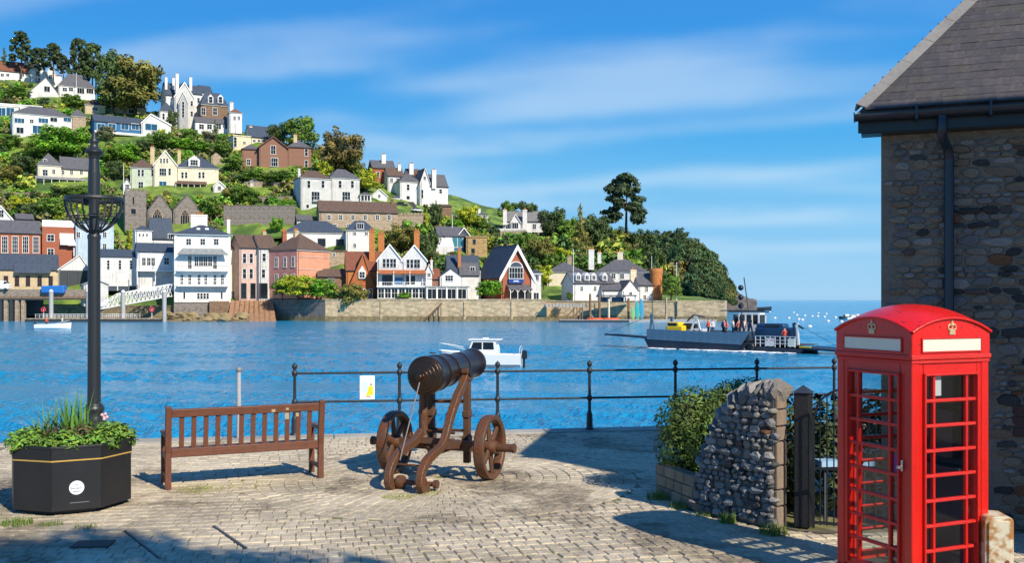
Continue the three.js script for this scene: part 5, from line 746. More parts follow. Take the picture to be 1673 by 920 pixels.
B('yacht_hall', 'red brick gabled hall with white bargeboards and blue sign', { cat: 'building', D: 260, rel: .42, b: [[819, 868, 400, 446, 493, 'gable', 'brick', 'slateblue', { dep: 16, ov: .9, board: 1.5, boardMat: M.white }]], w: [[437, 18, 25, [843], 5, 2, { z: .5 }]], x: (t, l) => {
  const k = t.scaleAt(), [x, y] = l(843, 437, .4), a = []; for (let i = 0; i <= 12; i++) { const q = Math.PI * i / 12; a.push([Math.cos(q) * 2, Math.sin(q) * 1.6]); } const g = extrude(a, .15); g.translate(x, y, .5); const f = part('arched_light', g, M.frame, t); const g2 = extrude(a.map(([u, v]) => [u * .85, v * .85 + .05]), .1); g2.translate(x, y, .56); part('pane', g2, M.slateblue, f);
  const [sx, sy] = l(843, 463, .5), cv = document.createElement('canvas'); cv.width = 128; cv.height = 32; const c = cv.getContext('2d'); c.fillStyle = '#1a3f86'; c.fillRect(0, 0, 128, 32); c.fillStyle = '#e8eefc'; c.fillRect(42, 11, 44, 6); c.fillStyle = '#8fa8d8'; c.fillRect(36, 21, 56, 3); const tx = new THREE.CanvasTexture(cv); tx.colorSpace = THREE.SRGBColorSpace; const sg = new THREE.BoxGeometry(27 * k, 7 * k, .1); sg.translate(sx, sy + 3.5 * k, .6); part('sign_board', sg, std(C(1, 1, 1), { map: tx }), t);
  verandah(t, l, 834, 869, 465, 473, 493, 4, 2.6, 'slate'); const [dx, dy] = l(852, 493, .1), dt = l(852, 473, .1)[1]; part('dark_front', [bx(7, dt - dy, .1, dx, dy, .1)], M.darkframe, t);
  for (const q of [836, 846, 857, 867]) { const [bxx, by] = l(q, 478, 2.6); part('bracket', [bar([bxx, by, 2.6], [bxx + .8, by + .9, 2.6], .1, .1), bar([bxx, by, 2.6], [bxx - .8, by + .9, 2.6], .1, .1)], M.frame, t); } } });
B('bay_annex', 'narrow timbered annex with bay window beside the brick hall', { D: 263, b: [[868, 884, 440, 447, 492, 'hip', 'white2', 'slateblue', { dep: 5 }]], w: [[449, 9, 9, [876], 3, 1], [478, 12, 9, [876], 2, 1]] });
B('hip_roof_house', 'cream house with wide slate hip roof behind the white cottages', { D: 280, rel: .1, b: [[894, 955, 428, 444, 490, 'hip', 'cream', 'slate', { dep: 11 }]], c: [[930, 418, 431, 7, 'palestone', 0, -8]] });
B('shade_gable_cottage', 'white cottage showing a shaded blank gable and long dormered roof', { D: 262, rel: .45, b: [[937, 1004, 446, 463, 494, 'side', 'white', 'slate', { dep: 8 }]], w: [[450, 7, 6, [945, 959, 970, 988], 2, 1, { z: .1 }], [468, 7, 5, [950, 972, 992], 2, 2]], x: (t, l) => { for (const px of [945, 959, 970, 988]) { const [x, y] = l(px, 459); const g = extrude([[-.75, 0], [.75, 0], [.75, 1.5], [0, 2.3], [-.75, 1.5]], 2.5); g.translate(x, y, .05); part('dormer', g, M.white, t); } } });
B('long_slate_house', 'white house under a very broad slate roof with clustered chimneys', { D: 278, rel: .05, b: [[974, 1058, 423, 444, 492, 'hip', 'white', 'slate', { dep: 12 }]], w: [[447, 8, 7, [1002, 1016, 1034]]], c: [[966, 408, 434, 9, 'white', 4, -2], [979, 413, 424, 6, 'white', 2, -6], [1013, 412, 424, 9, 'cream', 2, -6]] });
B('small_gable_cottage', 'small white gabled cottage with dark roof near the jetty', { D: 262, rel: .3, b: [[1016, 1043, 458, 475, 493, 'gable', 'white', 'slate', { dep: 9, ov: .2 }], [984, 1016, 462, 474, 490, 'side', 'white', 'slate', { z: -2, dep: 6 }]], w: [[477, 5, 5, [1030], 2, 1]] });
B('end_cottage', 'white cottage with slate roof against the round brick tower', { D: 266, rel: .3, b: [[1043, 1078, 447, 466, 492, 'side', 'white', 'slate', { dep: 8 }]], w: [[468, 8, 5, [1056], 2, 2], [482, 8, 5, [1053], 2, 2]], c: [[1034, 441, 455, 10, 'yellow', 2, -3]] });
{ // round brick tower
  const D = 268, o = P(1071.5, 491, D), k = D / F, t = thing('round_tower', 'round red brick tower with corbelled top at the end of the cottages', 'tower', o), r = 10 * k, h = 52 * k;
  part('shaft', metric(lathe([[r, -2], [r, h - 1.6], [r * 1.12, h - 1.2], [r * 1.12, h], [r * .9, h], [r * .9, h - .6], [0, h - .6]], 28).toNonIndexed()), M.orangebrick, t);
  part('flagpole', [rod([-1.2, h - .6, 0], [-1.2, h + 3.5, 0], .07, 6)], M.frame, t);
}
B('gazebo', 'small pale gazebo with pyramid roof in the brick villa garden', { cat: 'gazebo', b: [[409, 424, 290, 297, 306, 'hip', 'white2', 'leadroof', { dep: 3, in: 1.6 }]], w: [[298, 6, 4, [416], 2, 1]] });
B('ruined_cottage', 'roofless pale stone ruin beside the garden trees', { cat: 'ruin', b: [[346, 362, 250, 256, 272, 'gable', 'palestone', 'palestone', { dep: 4, ov: 0 }], [362, 378, 258, 260, 272, 'battlement', 'palestone', 'palestone', { dep: 3, n: 3 }]] });
B('greenhouse', 'small glazed lean to at the left end of the double villa', { cat: 'greenhouse', b: [[203, 214, 292, 300, 313, 'gable', 'white', 'leadroof', { dep: 4 }]], w: [[301, 9, 7, [209], 3, 2]] });
B('pointed_house', 'white cottage with steep slate pyramid roof beside the gothic house', { D: 408, b: [[262, 286, 168, 182, 206, 'hip', 'white', 'slateblue', { dep: 6, in: 2.6 }]], w: [[185, 10, 4, [268, 280], 1, 2]] });
B('hill_cottage', 'low grey roofed cottage wedged above the red brick hall', { D: 292, b: [[28, 56, 350, 358, 372, 'side', 'palestone', 'slate', { dep: 6 }]] });
B('pump_house', 'small slate roofed stone house right of the churchyard', { b: [[486, 512, 352, 360, 372, 'side', 'white2', 'slate', { dep: 5 }]], w: [[362, 5, 4, [499]]] });
// ---------- sea walls, slipway, station pier, pontoons ----------
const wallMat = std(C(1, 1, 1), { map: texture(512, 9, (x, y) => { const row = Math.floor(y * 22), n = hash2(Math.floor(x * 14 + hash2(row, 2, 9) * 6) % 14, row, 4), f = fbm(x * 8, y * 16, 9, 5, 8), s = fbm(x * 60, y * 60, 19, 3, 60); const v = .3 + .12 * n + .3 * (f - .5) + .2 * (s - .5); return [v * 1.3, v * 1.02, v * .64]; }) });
const weedMat = std(C(1, 1, 1), { map: texture(256, 6, (x, y) => { const f = fbm(x * 10, y * 10, 5, 5, 10); return [.22 + .3 * (f - .5), .17 + .24 * (f - .5), .09 + .1 * (f - .5)]; }) });
function seaWall(name, label, pts, top, base, th = 3, mat = wallMat) {   // pts: bearings and distances along the face
  const t = thing(name, label, 'wall', [0, 0, 0]);
  for (let i = 0; i < pts.length - 1; i++) {
    const a = P(pts[i][0], HY, pts[i][1]), b = P(pts[i + 1][0], HY, pts[i + 1][1]), L = a.distanceTo(b), ang = Math.atan2(-(b.z - a.z), b.x - a.x);
    const g = [bx(L, top - base - 1.3, th, 0, base + 1.3, -th / 2), bx(L, .3, th + .3, 0, top, -th / 2)]; const m = part('masonry', g, mat, t); m.position.set((a.x + b.x) / 2, 0, (a.z + b.z) / 2); m.rotation.y = ang;
    const w = part('weedy_footing', [bx(L, 2.6, th + .5, 0, base - 1.3, -th / 2)], weedMat, t); w.position.copy(m.position); w.rotation.y = ang;
    const n = Math.floor(L / 9); for (let q = 1; q < n; q++) { const d = part('buttress', [bx(.5, top - base - .8, .35, -L / 2 + q * L / n + (hash2(q, i, 4) - .5) * 4, base + .5, .1)], mat, t); d.position.copy(m.position); d.rotation.y = ang; }
  }
  return t;
}
seaWall('sea_wall', 'long pale stone sea wall below the gabled waterside houses', [[532, 256], [700, 255], [893, 254]], 2.3, WATER, 14);
seaWall('sea_wall', 'stone sea wall of the cottage quay ending at the open sea', [[893, 262], [1040, 258], [1183, 252], [1184, 275]], 1.9, WATER, 12);
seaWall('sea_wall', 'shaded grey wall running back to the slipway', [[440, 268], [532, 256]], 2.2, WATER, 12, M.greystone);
seaWall('sea_wall', 'rough stone bank below the station and boathouse', [[46, 262], [165, 262], [286, 260]], .6, WATER, 8, weedMat);
{ const a = P(722, 496, 254.2), b = P(690, 527, 254.2), t = thing('wall_stair', 'dark diagonal stair running down the long sea wall', 'stair', [b.x, b.y, b.z]), d = a.clone().sub(b); part('stringer', [bar([0, 0, .3], [d.x, d.y, .3], .3, .35)], M.brownstone, t); const g = []; for (let i = 0; i < 14; i++) g.push(bx(.34, .08, .9, d.x * (i + .5) / 14, d.y * (i + .5) / 14 + .15, .2)); part('treads', g, M.brownstone, t); for (const q of [.45, .7, .95]) part('support_post', [bx(.2, d.y * q + .6, .2, d.x * q, -.6, .3)], M.brownstone, t); }
{ const t = thing('slipway', 'brown ribbed slipway running down into the river', 'slipway', [0, 0, 0]); const a = P(378, 491, 264), b = P(446, 491, 268), c = P(452, 523, 255), d = P(372, 523, 253); part('ramp', [slab([d.x, WATER - .2, d.z], [c.x, WATER - .2, c.z], [b.x, 2.2, b.z], [a.x, 2.2, a.z], 1)], std(C(.4, .22, .12), { map: T.stoneMap }), t); for (let i = 1; i < 9; i++) { const q = i / 9, e = new V3(lerp(a.x, b.x, q), 2.25, lerp(a.z, b.z, q)), f = new V3(lerp(d.x, c.x, q), WATER - .15, lerp(d.z, c.z, q)); part('rib', [bar(e.toArray(), f.toArray(), .25, .12)], M.brownstone, t); } }
{ // fill of the quays behind the walls
  const g = [bx(60, 3.5, 24, 0, -1.3, -12)]; const q = structure('waterfront_quay', g, M.asphalt); q.position.set(P(980, 490, 258).x - 8, .02, -262); q.scale.set(.62, 1, .5);
}
{ // station pier on piles
  const D = 258, t = thing('station_pier', 'station quay deck standing on dark timber piles', 'pier', P(-20, HY, D)), k = D / F, x = (px) => (px + 20) * k, y = (py) => -(py - HY) * k;
  part('deck', [bx(x(146), y(473) - y(490), 8, x(146) / 2, y(490), -3)], M.stone, t); part('fender_beam', [bx(x(146), .5, .4, x(146) / 2, y(488), 1.1)], M.brownstone, t);
  for (const px of [-8, 4, 13, 22, 31, 41]) part('pile', [bx(.9, 7.5, .9, x(px), y(489) - 7.4, .4)], px % 2 ? M.palestone : M.darkframe, t);
  part('back_wall', [bx(x(60), 6, .5, x(60) / 2, y(489) - 5.6, -4)], M.darkframe, t);
  const van = thing('white_van', 'white van parked on the station quay', 'van', P(6, 475, 257)); part('body', [rbx(3.6, 1.5, 1.8, 0, .4, 0, .2), rbx(2.4, .8, 1.7, -.5, 1.8, 0, .2)], M.frame, van); part('windscreen', [bx(.6, .6, 1.75, .8, 1.7, 0, 0, 0, -.5)], M.glass, van); for (const s of [-1.1, 1.1]) part('wheel', [rod([s, .35, .75], [s, .35, .95], .35, 12)], M.blackpaint, van);
  const tp = thing('tarpaulin', 'bright blue tarpaulin covered stores on the station quay', 'tarpaulin', P(90, 478, 257)); { const g = new RoundedBoxGeometry(6, 1.9, 2.4, 3, .3); const p = g.attributes.position; for (let i = 0; i < p.count; i++) p.setY(i, p.getY(i) * (1 + .35 * (fbm(p.getX(i) * .9, p.getZ(i), 4, 3) - .5))); g.computeVertexNormals(); g.translate(0, .8, 0); part('sheet', g, std(C(.02, .16, .5), { roughness: .5 }), tp); }
  const sh = building('timber_kiosk', 'pale grey shed beside the gangway top', { cat: 'shed', D: 258, b: [[138, 178, 457, 465, 488, 'gable', 'offwhite', 'leadroof', { dep: 5, f: 2 }]] });
}
{ // pontoon, gangway, piles
  const D = 250, t = thing('pontoon', 'long floating pontoon with rails at the station quay', 'pontoon', P(48, HY, D)), k = D / F, x = (px) => (px - 48) * k, yw = WATER - EYE + EYE - EYE;
  const L = x(263), base = WATER - EYE; part('float', [bx(L, .9, 4, L / 2, base - .2, 0)], M.darkframe, t); part('deck', [bx(L + .2, .2, 4.2, L / 2, base + .7, 0)], M.palestone, t);
  const r = []; for (const z of [-1.8, 1.9]) { r.push(bx(L * .75, .07, .07, L * .45, base + 1.9, z)); r.push(bx(L * .75, .05, .05, L * .45, base + 1.4, z)); for (let q = L * .08; q < L * .83; q += 1) r.push(bx(.06, 1.1, .06, q, base + .9, z)); } part('guard_rail', r, M.frame, t);
  for (const [px, py, wh] of [[75, 476, 'beside the blue tarpaulin'], [136, 476, 'just left of the lamp post'], [194, 477, 'before the middle of the gangway'], [262, 477, 'at the upper end of the gangway']]) { const m = thing('mooring_pile', 'grey steel mooring pile with white cap ' + wh, 'pile', [P(px, HY, D - 2).x, WATER - 1, -(D + 1.2)], 0, 'pontoon piles'); const h = EYE - (py - HY) * k - WATER + 1; part('shaft', [cyl(.55, .55, h, 0, 0, 0, 14)], M.greyrender, m); part('cap', [cyl(.6, .2, .5, 0, h, 0, 14)], M.frame, m); }
  for (const [px, l] of [[71, 'red lifebuoy post near the station piles'], [248, 'red lifebuoy post at the outer end of the pontoon']]) { const m = thing('lifebuoy', l, 'lifebuoy', [P(px, HY, D).x, WATER + .9, -(D + .5)]); part('post', [bx(.12, 2.6, .12, 0, 0, 0)], M.frame, m); const g = new THREE.TorusGeometry(.5, .17, 8, 20); g.translate(0, 2.2, .15); part('ring', g, std(C(.6, .03, .06), { roughness: .5 }), m); }
  const g = thing('gangway', 'white lattice truss gangway sloping down to the pontoon', 'gangway', [0, 0, 0]);
  const A0 = P(166, 505, 250), A1 = P(280, 484, 258), H = 20 * k, tr = (z) => { const m = [], n = 16, p = (q, h) => [lerp(A0.x, A1.x, q), lerp(A0.y, A1.y, q) + h, lerp(A0.z, A1.z, q) + z]; m.push(bar(p(0, 0), p(1, 0), .2, .25), bar(p(0, H * .35), p(.25, H), .16, .16), bar(p(.25, H), p(1, H), .2, .2)); for (let i = 0; i < n; i++) { const q = i / n, q2 = (i + 1) / n, hh = Math.min(H, H * (.35 + q * 2.6)), h2 = Math.min(H, H * (.35 + q2 * 2.6)); m.push(bar(p(q, 0), p(q, hh), .12, .12), bar(p(q, 0), p(q2, h2), .1, .1), bar(p(q, hh), p(q2, 0), .1, .1)); } return m; };
  part('truss', tr(1), M.frame, g); part('truss', tr(-1), M.frame, g); part('walkway', [bar([A0.x, A0.y, A0.z], [A1.x, A1.y, A1.z], 2, .15)], M.offwhite, g);
}
{ // rocks at the foot of the river house
  const R = rngOf(6), t = structure('foreshore', [slab([P(262, 0, 250).x, WATER - .1, -251], [P(400, 0, 250).x, WATER - .1, -251], [P(400, 0, 250).x, WATER + 1.2, -259], [P(262, 0, 250).x, WATER + 1.4, -259], 1)], weedMat);
  for (let i = 0; i < 26; i++) { const g = new THREE.IcosahedronGeometry(.5 + R() * .9, 1), p = g.attributes.position; for (let q = 0; q < p.count; q++) { const f = .7 + .6 * hash2(Math.round(p.getX(q) * 40), Math.round(p.getY(q) * 40 + p.getZ(q) * 17), i); p.setXYZ(q, p.getX(q) * f * 1.4, p.getY(q) * f * .8, p.getZ(q) * f); } g.computeVertexNormals(); const m = part('rock', g, weedMat, t); const px = 266 + R() * 125, z = R(); m.position.set(P(px, 0, 252).x, WATER + .2 + z * 1.2, -251 - z * 7); if (px < 290) m.position.y += 1; }
}
{ // cottage quay: jetty deck, canopy, timber piles, pontoon, paddle boards
  const D = 252, k = D / F, X = (px) => (px - CX) * k, Y = (py) => EYE - (py - HY) * k;
  const j = thing('timber_jetty', 'grey timber landing deck with steps beside the sea wall', 'jetty', [X(891), 0, -D]);
  part('deck', [bx(66 * k, .5, 4, 33 * k, Y(501), -1)], M.greyrender, j); const r = [bx(66 * k, .12, .1, 33 * k, Y(493), 1)]; for (let i = 0; i <= 12; i++) r.push(bx(.12, 9 * k, .1, i * 5.5 * k, Y(502), 1)); part('rail', r, M.greystone, j);
  for (const [a, b] of [[28, 60], [40, 60]]) part('brace', [bar([a * k, Y(523), .6], [a * k + 3.2, Y(503), .6], .3, .3)], M.brownstone, j); for (const a of [46, 51, 56, 60]) part('post', [bx(.3, 4.5, .3, a * k, Y(502) - 4.4, .8)], M.brownstone, j); part('steps', [bar([X(962) - X(891), Y(510), .8], [X(972) - X(891), Y(523), .8], .5, .2)], M.greyrender, j);
  const c = thing('jetty_shelter', 'open flat roofed shelter on the cottage quay', 'shelter', [X(976), 0, -(D + 2)]); part('roof', [bx(64 * k, .3, 4, 32 * k, Y(484), 0)], M.slateblue, c); part('back_glazing', [bx(44 * k, 8 * k, .2, 27 * k, Y(493), -1.4)], M.blueglass, c); for (const a of [2, 22, 44, 62]) part('post', [bx(.35, 9 * k + .3, .35, a * k, Y(493), 1.6)], M.offwhite, c);
  for (const [px, top, l, m] of [[963, 480, 'dark timber pile beside the landing steps', 'brownstone'], [978, 482, 'dark timber pile under the shelter roof', 'brownstone'], [993, 488, 'cream painted mooring pile by the orange boats', 'cream'], [1025, 487, 'slim dark pile beside the paddle boards', 'brownstone'], [1086, 486, 'pale mooring pile near the round tower', 'palestone']]) { const p = solo('mooring_post', l, 'post', [cyl(.32, .3, Y(top) - WATER + 1, 0, 0, 0, 10)], M[m]); p.position.set(X(px), WATER - 1, -(D - 2)); }
  for (const [px, top, bot, l, d] of [[936.5, 409, 492, 'white flagpole in front of the white cottages', 262], [1105, 430, 491, 'tall grey flagpole at the quay end beyond the round tower', 262], [784.5, 444, 489, 'white flagpole before the brick hall bush', 260], [126, 120, 161, 'white flagpole beside the hilltop bungalow', 430], [739, 352, 372, 'slim white pole above the glass fronted house', 300], [391, 190, 206, 'thin flagpole at the end of the hilltop row', 398], [203, 270, 318, 'white flagpole beside the church tower', 292]]) { const a = P(px, bot, d), h = (bot - top) / F * d, o = thing('flagpole', l, 'flagpole', a); part('mast', [cyl(.12, .07, h, 0, 0, 0, 8)], M.frame, o); const s = new THREE.SphereGeometry(.16, 8, 6); s.translate(0, h, 0); part('truck', s, M.frame, o); }
  const p = thing('jetty_pontoon', 'low dark pontoon along the foot of the cottage quay', 'pontoon', [X(912), WATER, -(D - 6)]); part('float', [bx(110 * k, .7, 3.4, 55 * k, -.2, 0)], M.darkframe, p); part('deck', [bx(110 * k, .12, 3.6, 55 * k, .5, 0)], M.greyrender, p);
  const p2 = thing('jetty_pontoon', 'long grey pontoon behind the ferry at the sea wall', 'pontoon', [X(1023), WATER, -(D - 4)]); part('float', [bx(140 * k, .7, 3, 70 * k, -.2, 0)], M.greyrender, p2); part('deck', [bx(140 * k, .12, 3.2, 70 * k, .5, 0)], M.offwhite, p2);
  for (const [px, col, l, h] of [[1038, [.03, .4, .4], 'teal paddle board standing on the quay pontoon', 30], [1045, [.05, .3, .5], 'tall blue paddle board standing on the quay pontoon', 34], [1031, [.2, .45, .2], 'green sail leaning on the quay pontoon', 20]]) { const s = new THREE.SphereGeometry(1, 14, 10); s.scale(.55, h * k / 2, .1); const o = solo('paddle_board', l, 'paddle board', s, std(C(...col), { roughness: .4 })); o.position.set(X(px), WATER + .6 + h * k / 2, -(D - 3.4)); o.rotation.z = .05; }
  for (const [px, l] of [[969, 'orange inflatable boat by the landing steps'], [994, 'red inflatable boat beside the cream pile']]) { const o = thing('dinghy', l, 'boat', [X(px), WATER + .75, -(D - 5)]); const g = new THREE.TorusGeometry(1, .3, 8, 20); g.rotateX(Math.PI / 2); g.scale(1.7, 1, .8); part('tube', g, std(C(.65, .09, .02), { roughness: .5 }), o); part('floor', [bx(2.6, .1, 1, 0, -.15, 0)], M.blackpaint, o); }
}
// stone retaining walls, churchyard lawn, road with cars
function bankWall(label, xl, xr, yt, yb, m, o = {}) { const D = hitD((xl + xr) / 2, yb) - (o.f || 0), a = P(xl, yb, D), b = P(xr, o.yb2 || yb, D + (o.dd || 0)), t = thing('retaining_wall', label, 'wall', a); const d = b.clone().sub(a), L = Math.hypot(d.x, d.z); t.rotation.y = Math.atan2(-d.z, d.x); const H = (yb - yt) / F * D; part('masonry', [bx(L, H + 3, 1, L / 2, -3, -.5)], M[m], t); part('coping', [bx(L, .25, 1.2, L / 2, H, -.5)], M[m], t); if (o.teeth) { for (let i = 0; i < o.teeth; i++) part('merlon', [bx(.7, .6, .7, (i + .5) * L / o.teeth, H + .25, -.5)], M[m], t); } return t; }
bankWall('brown stone retaining wall above the green churchyard', 366, 482, 337, 362, 'greystone', { f: 2 });
bankWall('crenellated stone wall holding up the steep road', 648, 692, 352, 372, 'palestone', { teeth: 8, f: 3 });
bankWall('pale garden wall low on the left of the hill', 10, 62, 316, 324, 'palestone');
bankWall('stone wall beneath the brown brick villa garden', 400, 480, 298, 306, 'palestone');
bankWall('long garden wall under the pale villa hedge', 395, 478, 322, 330, 'stone', { f: 1 });
{ const a = P(640, 334, 340), r = structure('road', [slab([P(636, 354, 332).x, P(636, 354, 332).y, -332], [P(690, 352, 333).x, P(690, 352, 333).y, -333], [P(676, 330, 346).x, P(676, 330, 346).y, -346], [P(634, 328, 346).x, P(634, 328, 346).y, -346], .5)], M.asphalt);
  for (const [px, py, d, c, l, y] of [[656, 338, 339, [.02, .025, .035], 'dark car parked highest on the steep road', .5], [681, 347, 335, [.6, .62, .64], 'white car with black bonnet parked on the steep road', .9], [639, 332, 344, [.03, .03, .04], 'dark car beside the white gabled cottage', .3], [648, 329, 345, [.5, .52, .55], 'silver car behind the dark parked car', .3]]) { const o = thing('parked_car', l, 'car', P(px, py, d), y, 'cars on the steep road'); const p = std(C(...c), { roughness: .25 }); part('body', [rbx(4.2, .7, 1.8, 0, .35, 0, .2)], p, o); part('cabin', [rbx(2.2, .6, 1.6, -.3, 1.0, 0, .22)], M.glass, o); part('car_roof', [rbx(1.8, .1, 1.5, -.3, 1.55, 0, .04)], p, o); for (const sx of [-1.3, 1.3]) for (const sz of [-.85, .85]) part('wheel', [rod([sx, .33, sz - .1], [sx, .33, sz + .1], .33, 12)], M.blackpaint, o); } }
{ const R = rngOf(14), D0 = hitD(420, 398), l = structure('churchyard_lawn', [slab([P(376, 402, D0).x, P(376, 402, D0).y + 2, -D0], [P(470, 396, D0).x, P(470, 396, D0).y + 2, -D0], [P(466, 362, D0 + 22).x, P(466, 364, D0 + 22).y, -D0 - 22], [P(374, 362, D0 + 22).x, P(374, 364, D0 + 22).y, -D0 - 22], .6)], std(C(.14, .26, .035), { map: T.grain }));
  const gs = [[389, 372], [396, 377], [404, 380], [412, 374], [420, 379], [428, 371], [436, 376], [443, 368], [393, 384], [410, 386]]; gs.forEach(([px, py], i) => { const d = D0 + (402 - py) / 38 * 20, o = solo('gravestone', 'pale gravestone, one of those scattered on the churchyard lawn', 'gravestone', [extrude([[-.4, 0], [.4, 0], [.4, 1], [.2, 1.3], [-.2, 1.3], [-.4, 1]], .2)], M.palestone, 'churchyard gravestones'); const p = P(px, py, d); o.position.copy(p); o.rotation.y = .3; }); }
// ---------- trees and shrubs ----------
const barkMat = std(C(.12, .09, .07), { map: T.grain });
function crownRound(seed, n, leaf) { const R = rngOf(seed), cl = [[0, .48, 0, .27, .3]]; for (let k = 0; k < 30; k++) { const a = R() * 6.283, e = -.6 + 1.7 * R(), r = (.24 + .16 * R()) * Math.cos(e * .9); cl.push([Math.cos(a) * r, .48 + (.3 + .14 * R()) * Math.sin(e), Math.sin(a) * r, .075 + .09 * R(), .06 + .07 * R()]); } return leafCloud(seed + 1, n, cl, leaf, { shell: .35, up: .4 }); }
function crownPine(seed, n, leaf) { const R = rngOf(seed), cl = []; for (let k = 0; k < 42; k++) { const a = k * 2.4 + R(), y = .32 + .63 * ((k + R()) / 42), r = (.06 + .36 * Math.sqrt(R())) * (1.25 - y * .82); cl.push([Math.cos(a) * r, y, Math.sin(a) * r, .07 + .065 * R(), .035 + .03 * R()]); } cl.push([0, .93, 0, .16, .07]); return leafCloud(seed + 1, n, cl, leaf, { shell: .45, up: .8 }); }
function crownFir(seed, n, leaf) { const R = rngOf(seed), cl = []; for (let k = 0; k < 26; k++) { const y = .08 + .9 * k / 26, r = .4 * (1 - y) * (.6 + .6 * R()) + .02, a = R() * 6.283; cl.push([Math.cos(a) * r * .5, y, Math.sin(a) * r * .5, r * .75 + .03, .05]); } return leafCloud(seed + 1, n, cl, leaf, { shell: .5, up: .1 }); }
const crowns = { round: [crownRound(1, 3600, .026), crownRound(21, 3600, .026), crownRound(41, 3600, .026)], pine: [crownPine(5, 4600, .027), crownPine(25, 4600, .027)], fir: [crownFir(9, 2600, .022)], bush: [crownRound(61, 2600, .03), crownRound(67, 2600, .03)] };
const trunks = { round: [rod([0, -.15, 0], [0, .45, 0], .035, 7, .02), rod([0, .25, 0], [.2, .6, .05], .015, 5, .006), rod([0, .28, 0], [-.2, .62, -.05], .015, 5, .006), rod([0, .3, 0], [.02, .75, .15], .014, 5, .005)], pine: [rod([0, -.1, 0], [.02, .92, 0], .03, 7, .008), rod([0, .55, 0], [.25, .68, .05], .01, 5, .004), rod([0, .6, 0], [-.25, .74, 0], .01, 5, .004), rod([.01, .7, 0], [.15, .82, -.1], .008, 5, .003), rod([0, .5, 0], [-.14, .6, .1], .008, 5, .003)], fir: [rod([0, -.1, 0], [0, .95, 0], .02, 6, .004)], bush: [rod([0, -.1, 0], [0, .4, 0], .03, 6, .015), rod([0, .1, 0], [.15, .4, .1], .015, 5, .006)] };
const trunkGeo = Object.fromEntries(Object.entries(trunks).map(([k, v]) => [k, merge(v)]));
const foliage = { dark: leafMat(.06, .11, .028), pine: leafMat(.045, .08, .026), mid: leafMat(.11, .22, .025), bright: leafMat(.14, .34, .018), lime: leafMat(.36, .44, .025), olive: leafMat(.18, .19, .04), brown: leafMat(.17, .15, .045), silver: leafMat(.17, .2, .11), copper: leafMat(.14, .06, .03) };
let treeN = 0;
function tree(px, top, base, w, kind, col, label, D, cat = 'tree') {
  const d = D || hitD(px, base), k = d / F, n = cat === 'tree' ? (kind === 'pine' ? 'pine_tree' : kind === 'fir' ? 'conifer_tree' : 'broadleaf_tree') : 'shrub';
  const t = thing(n, label, cat, P(px, base, d), (treeN * 2.4) % 6.28), H = (base - top) * k, W = w * k * 1.08;
  part('trunk', trunkGeo[kind], barkMat, t).scale.set(Math.min(W, H), H, Math.min(W, H));
  part('crown', crowns[kind][treeN % crowns[kind].length], foliage[col], t).scale.set(W, H * 1.05, W); treeN++;
  return t;
}
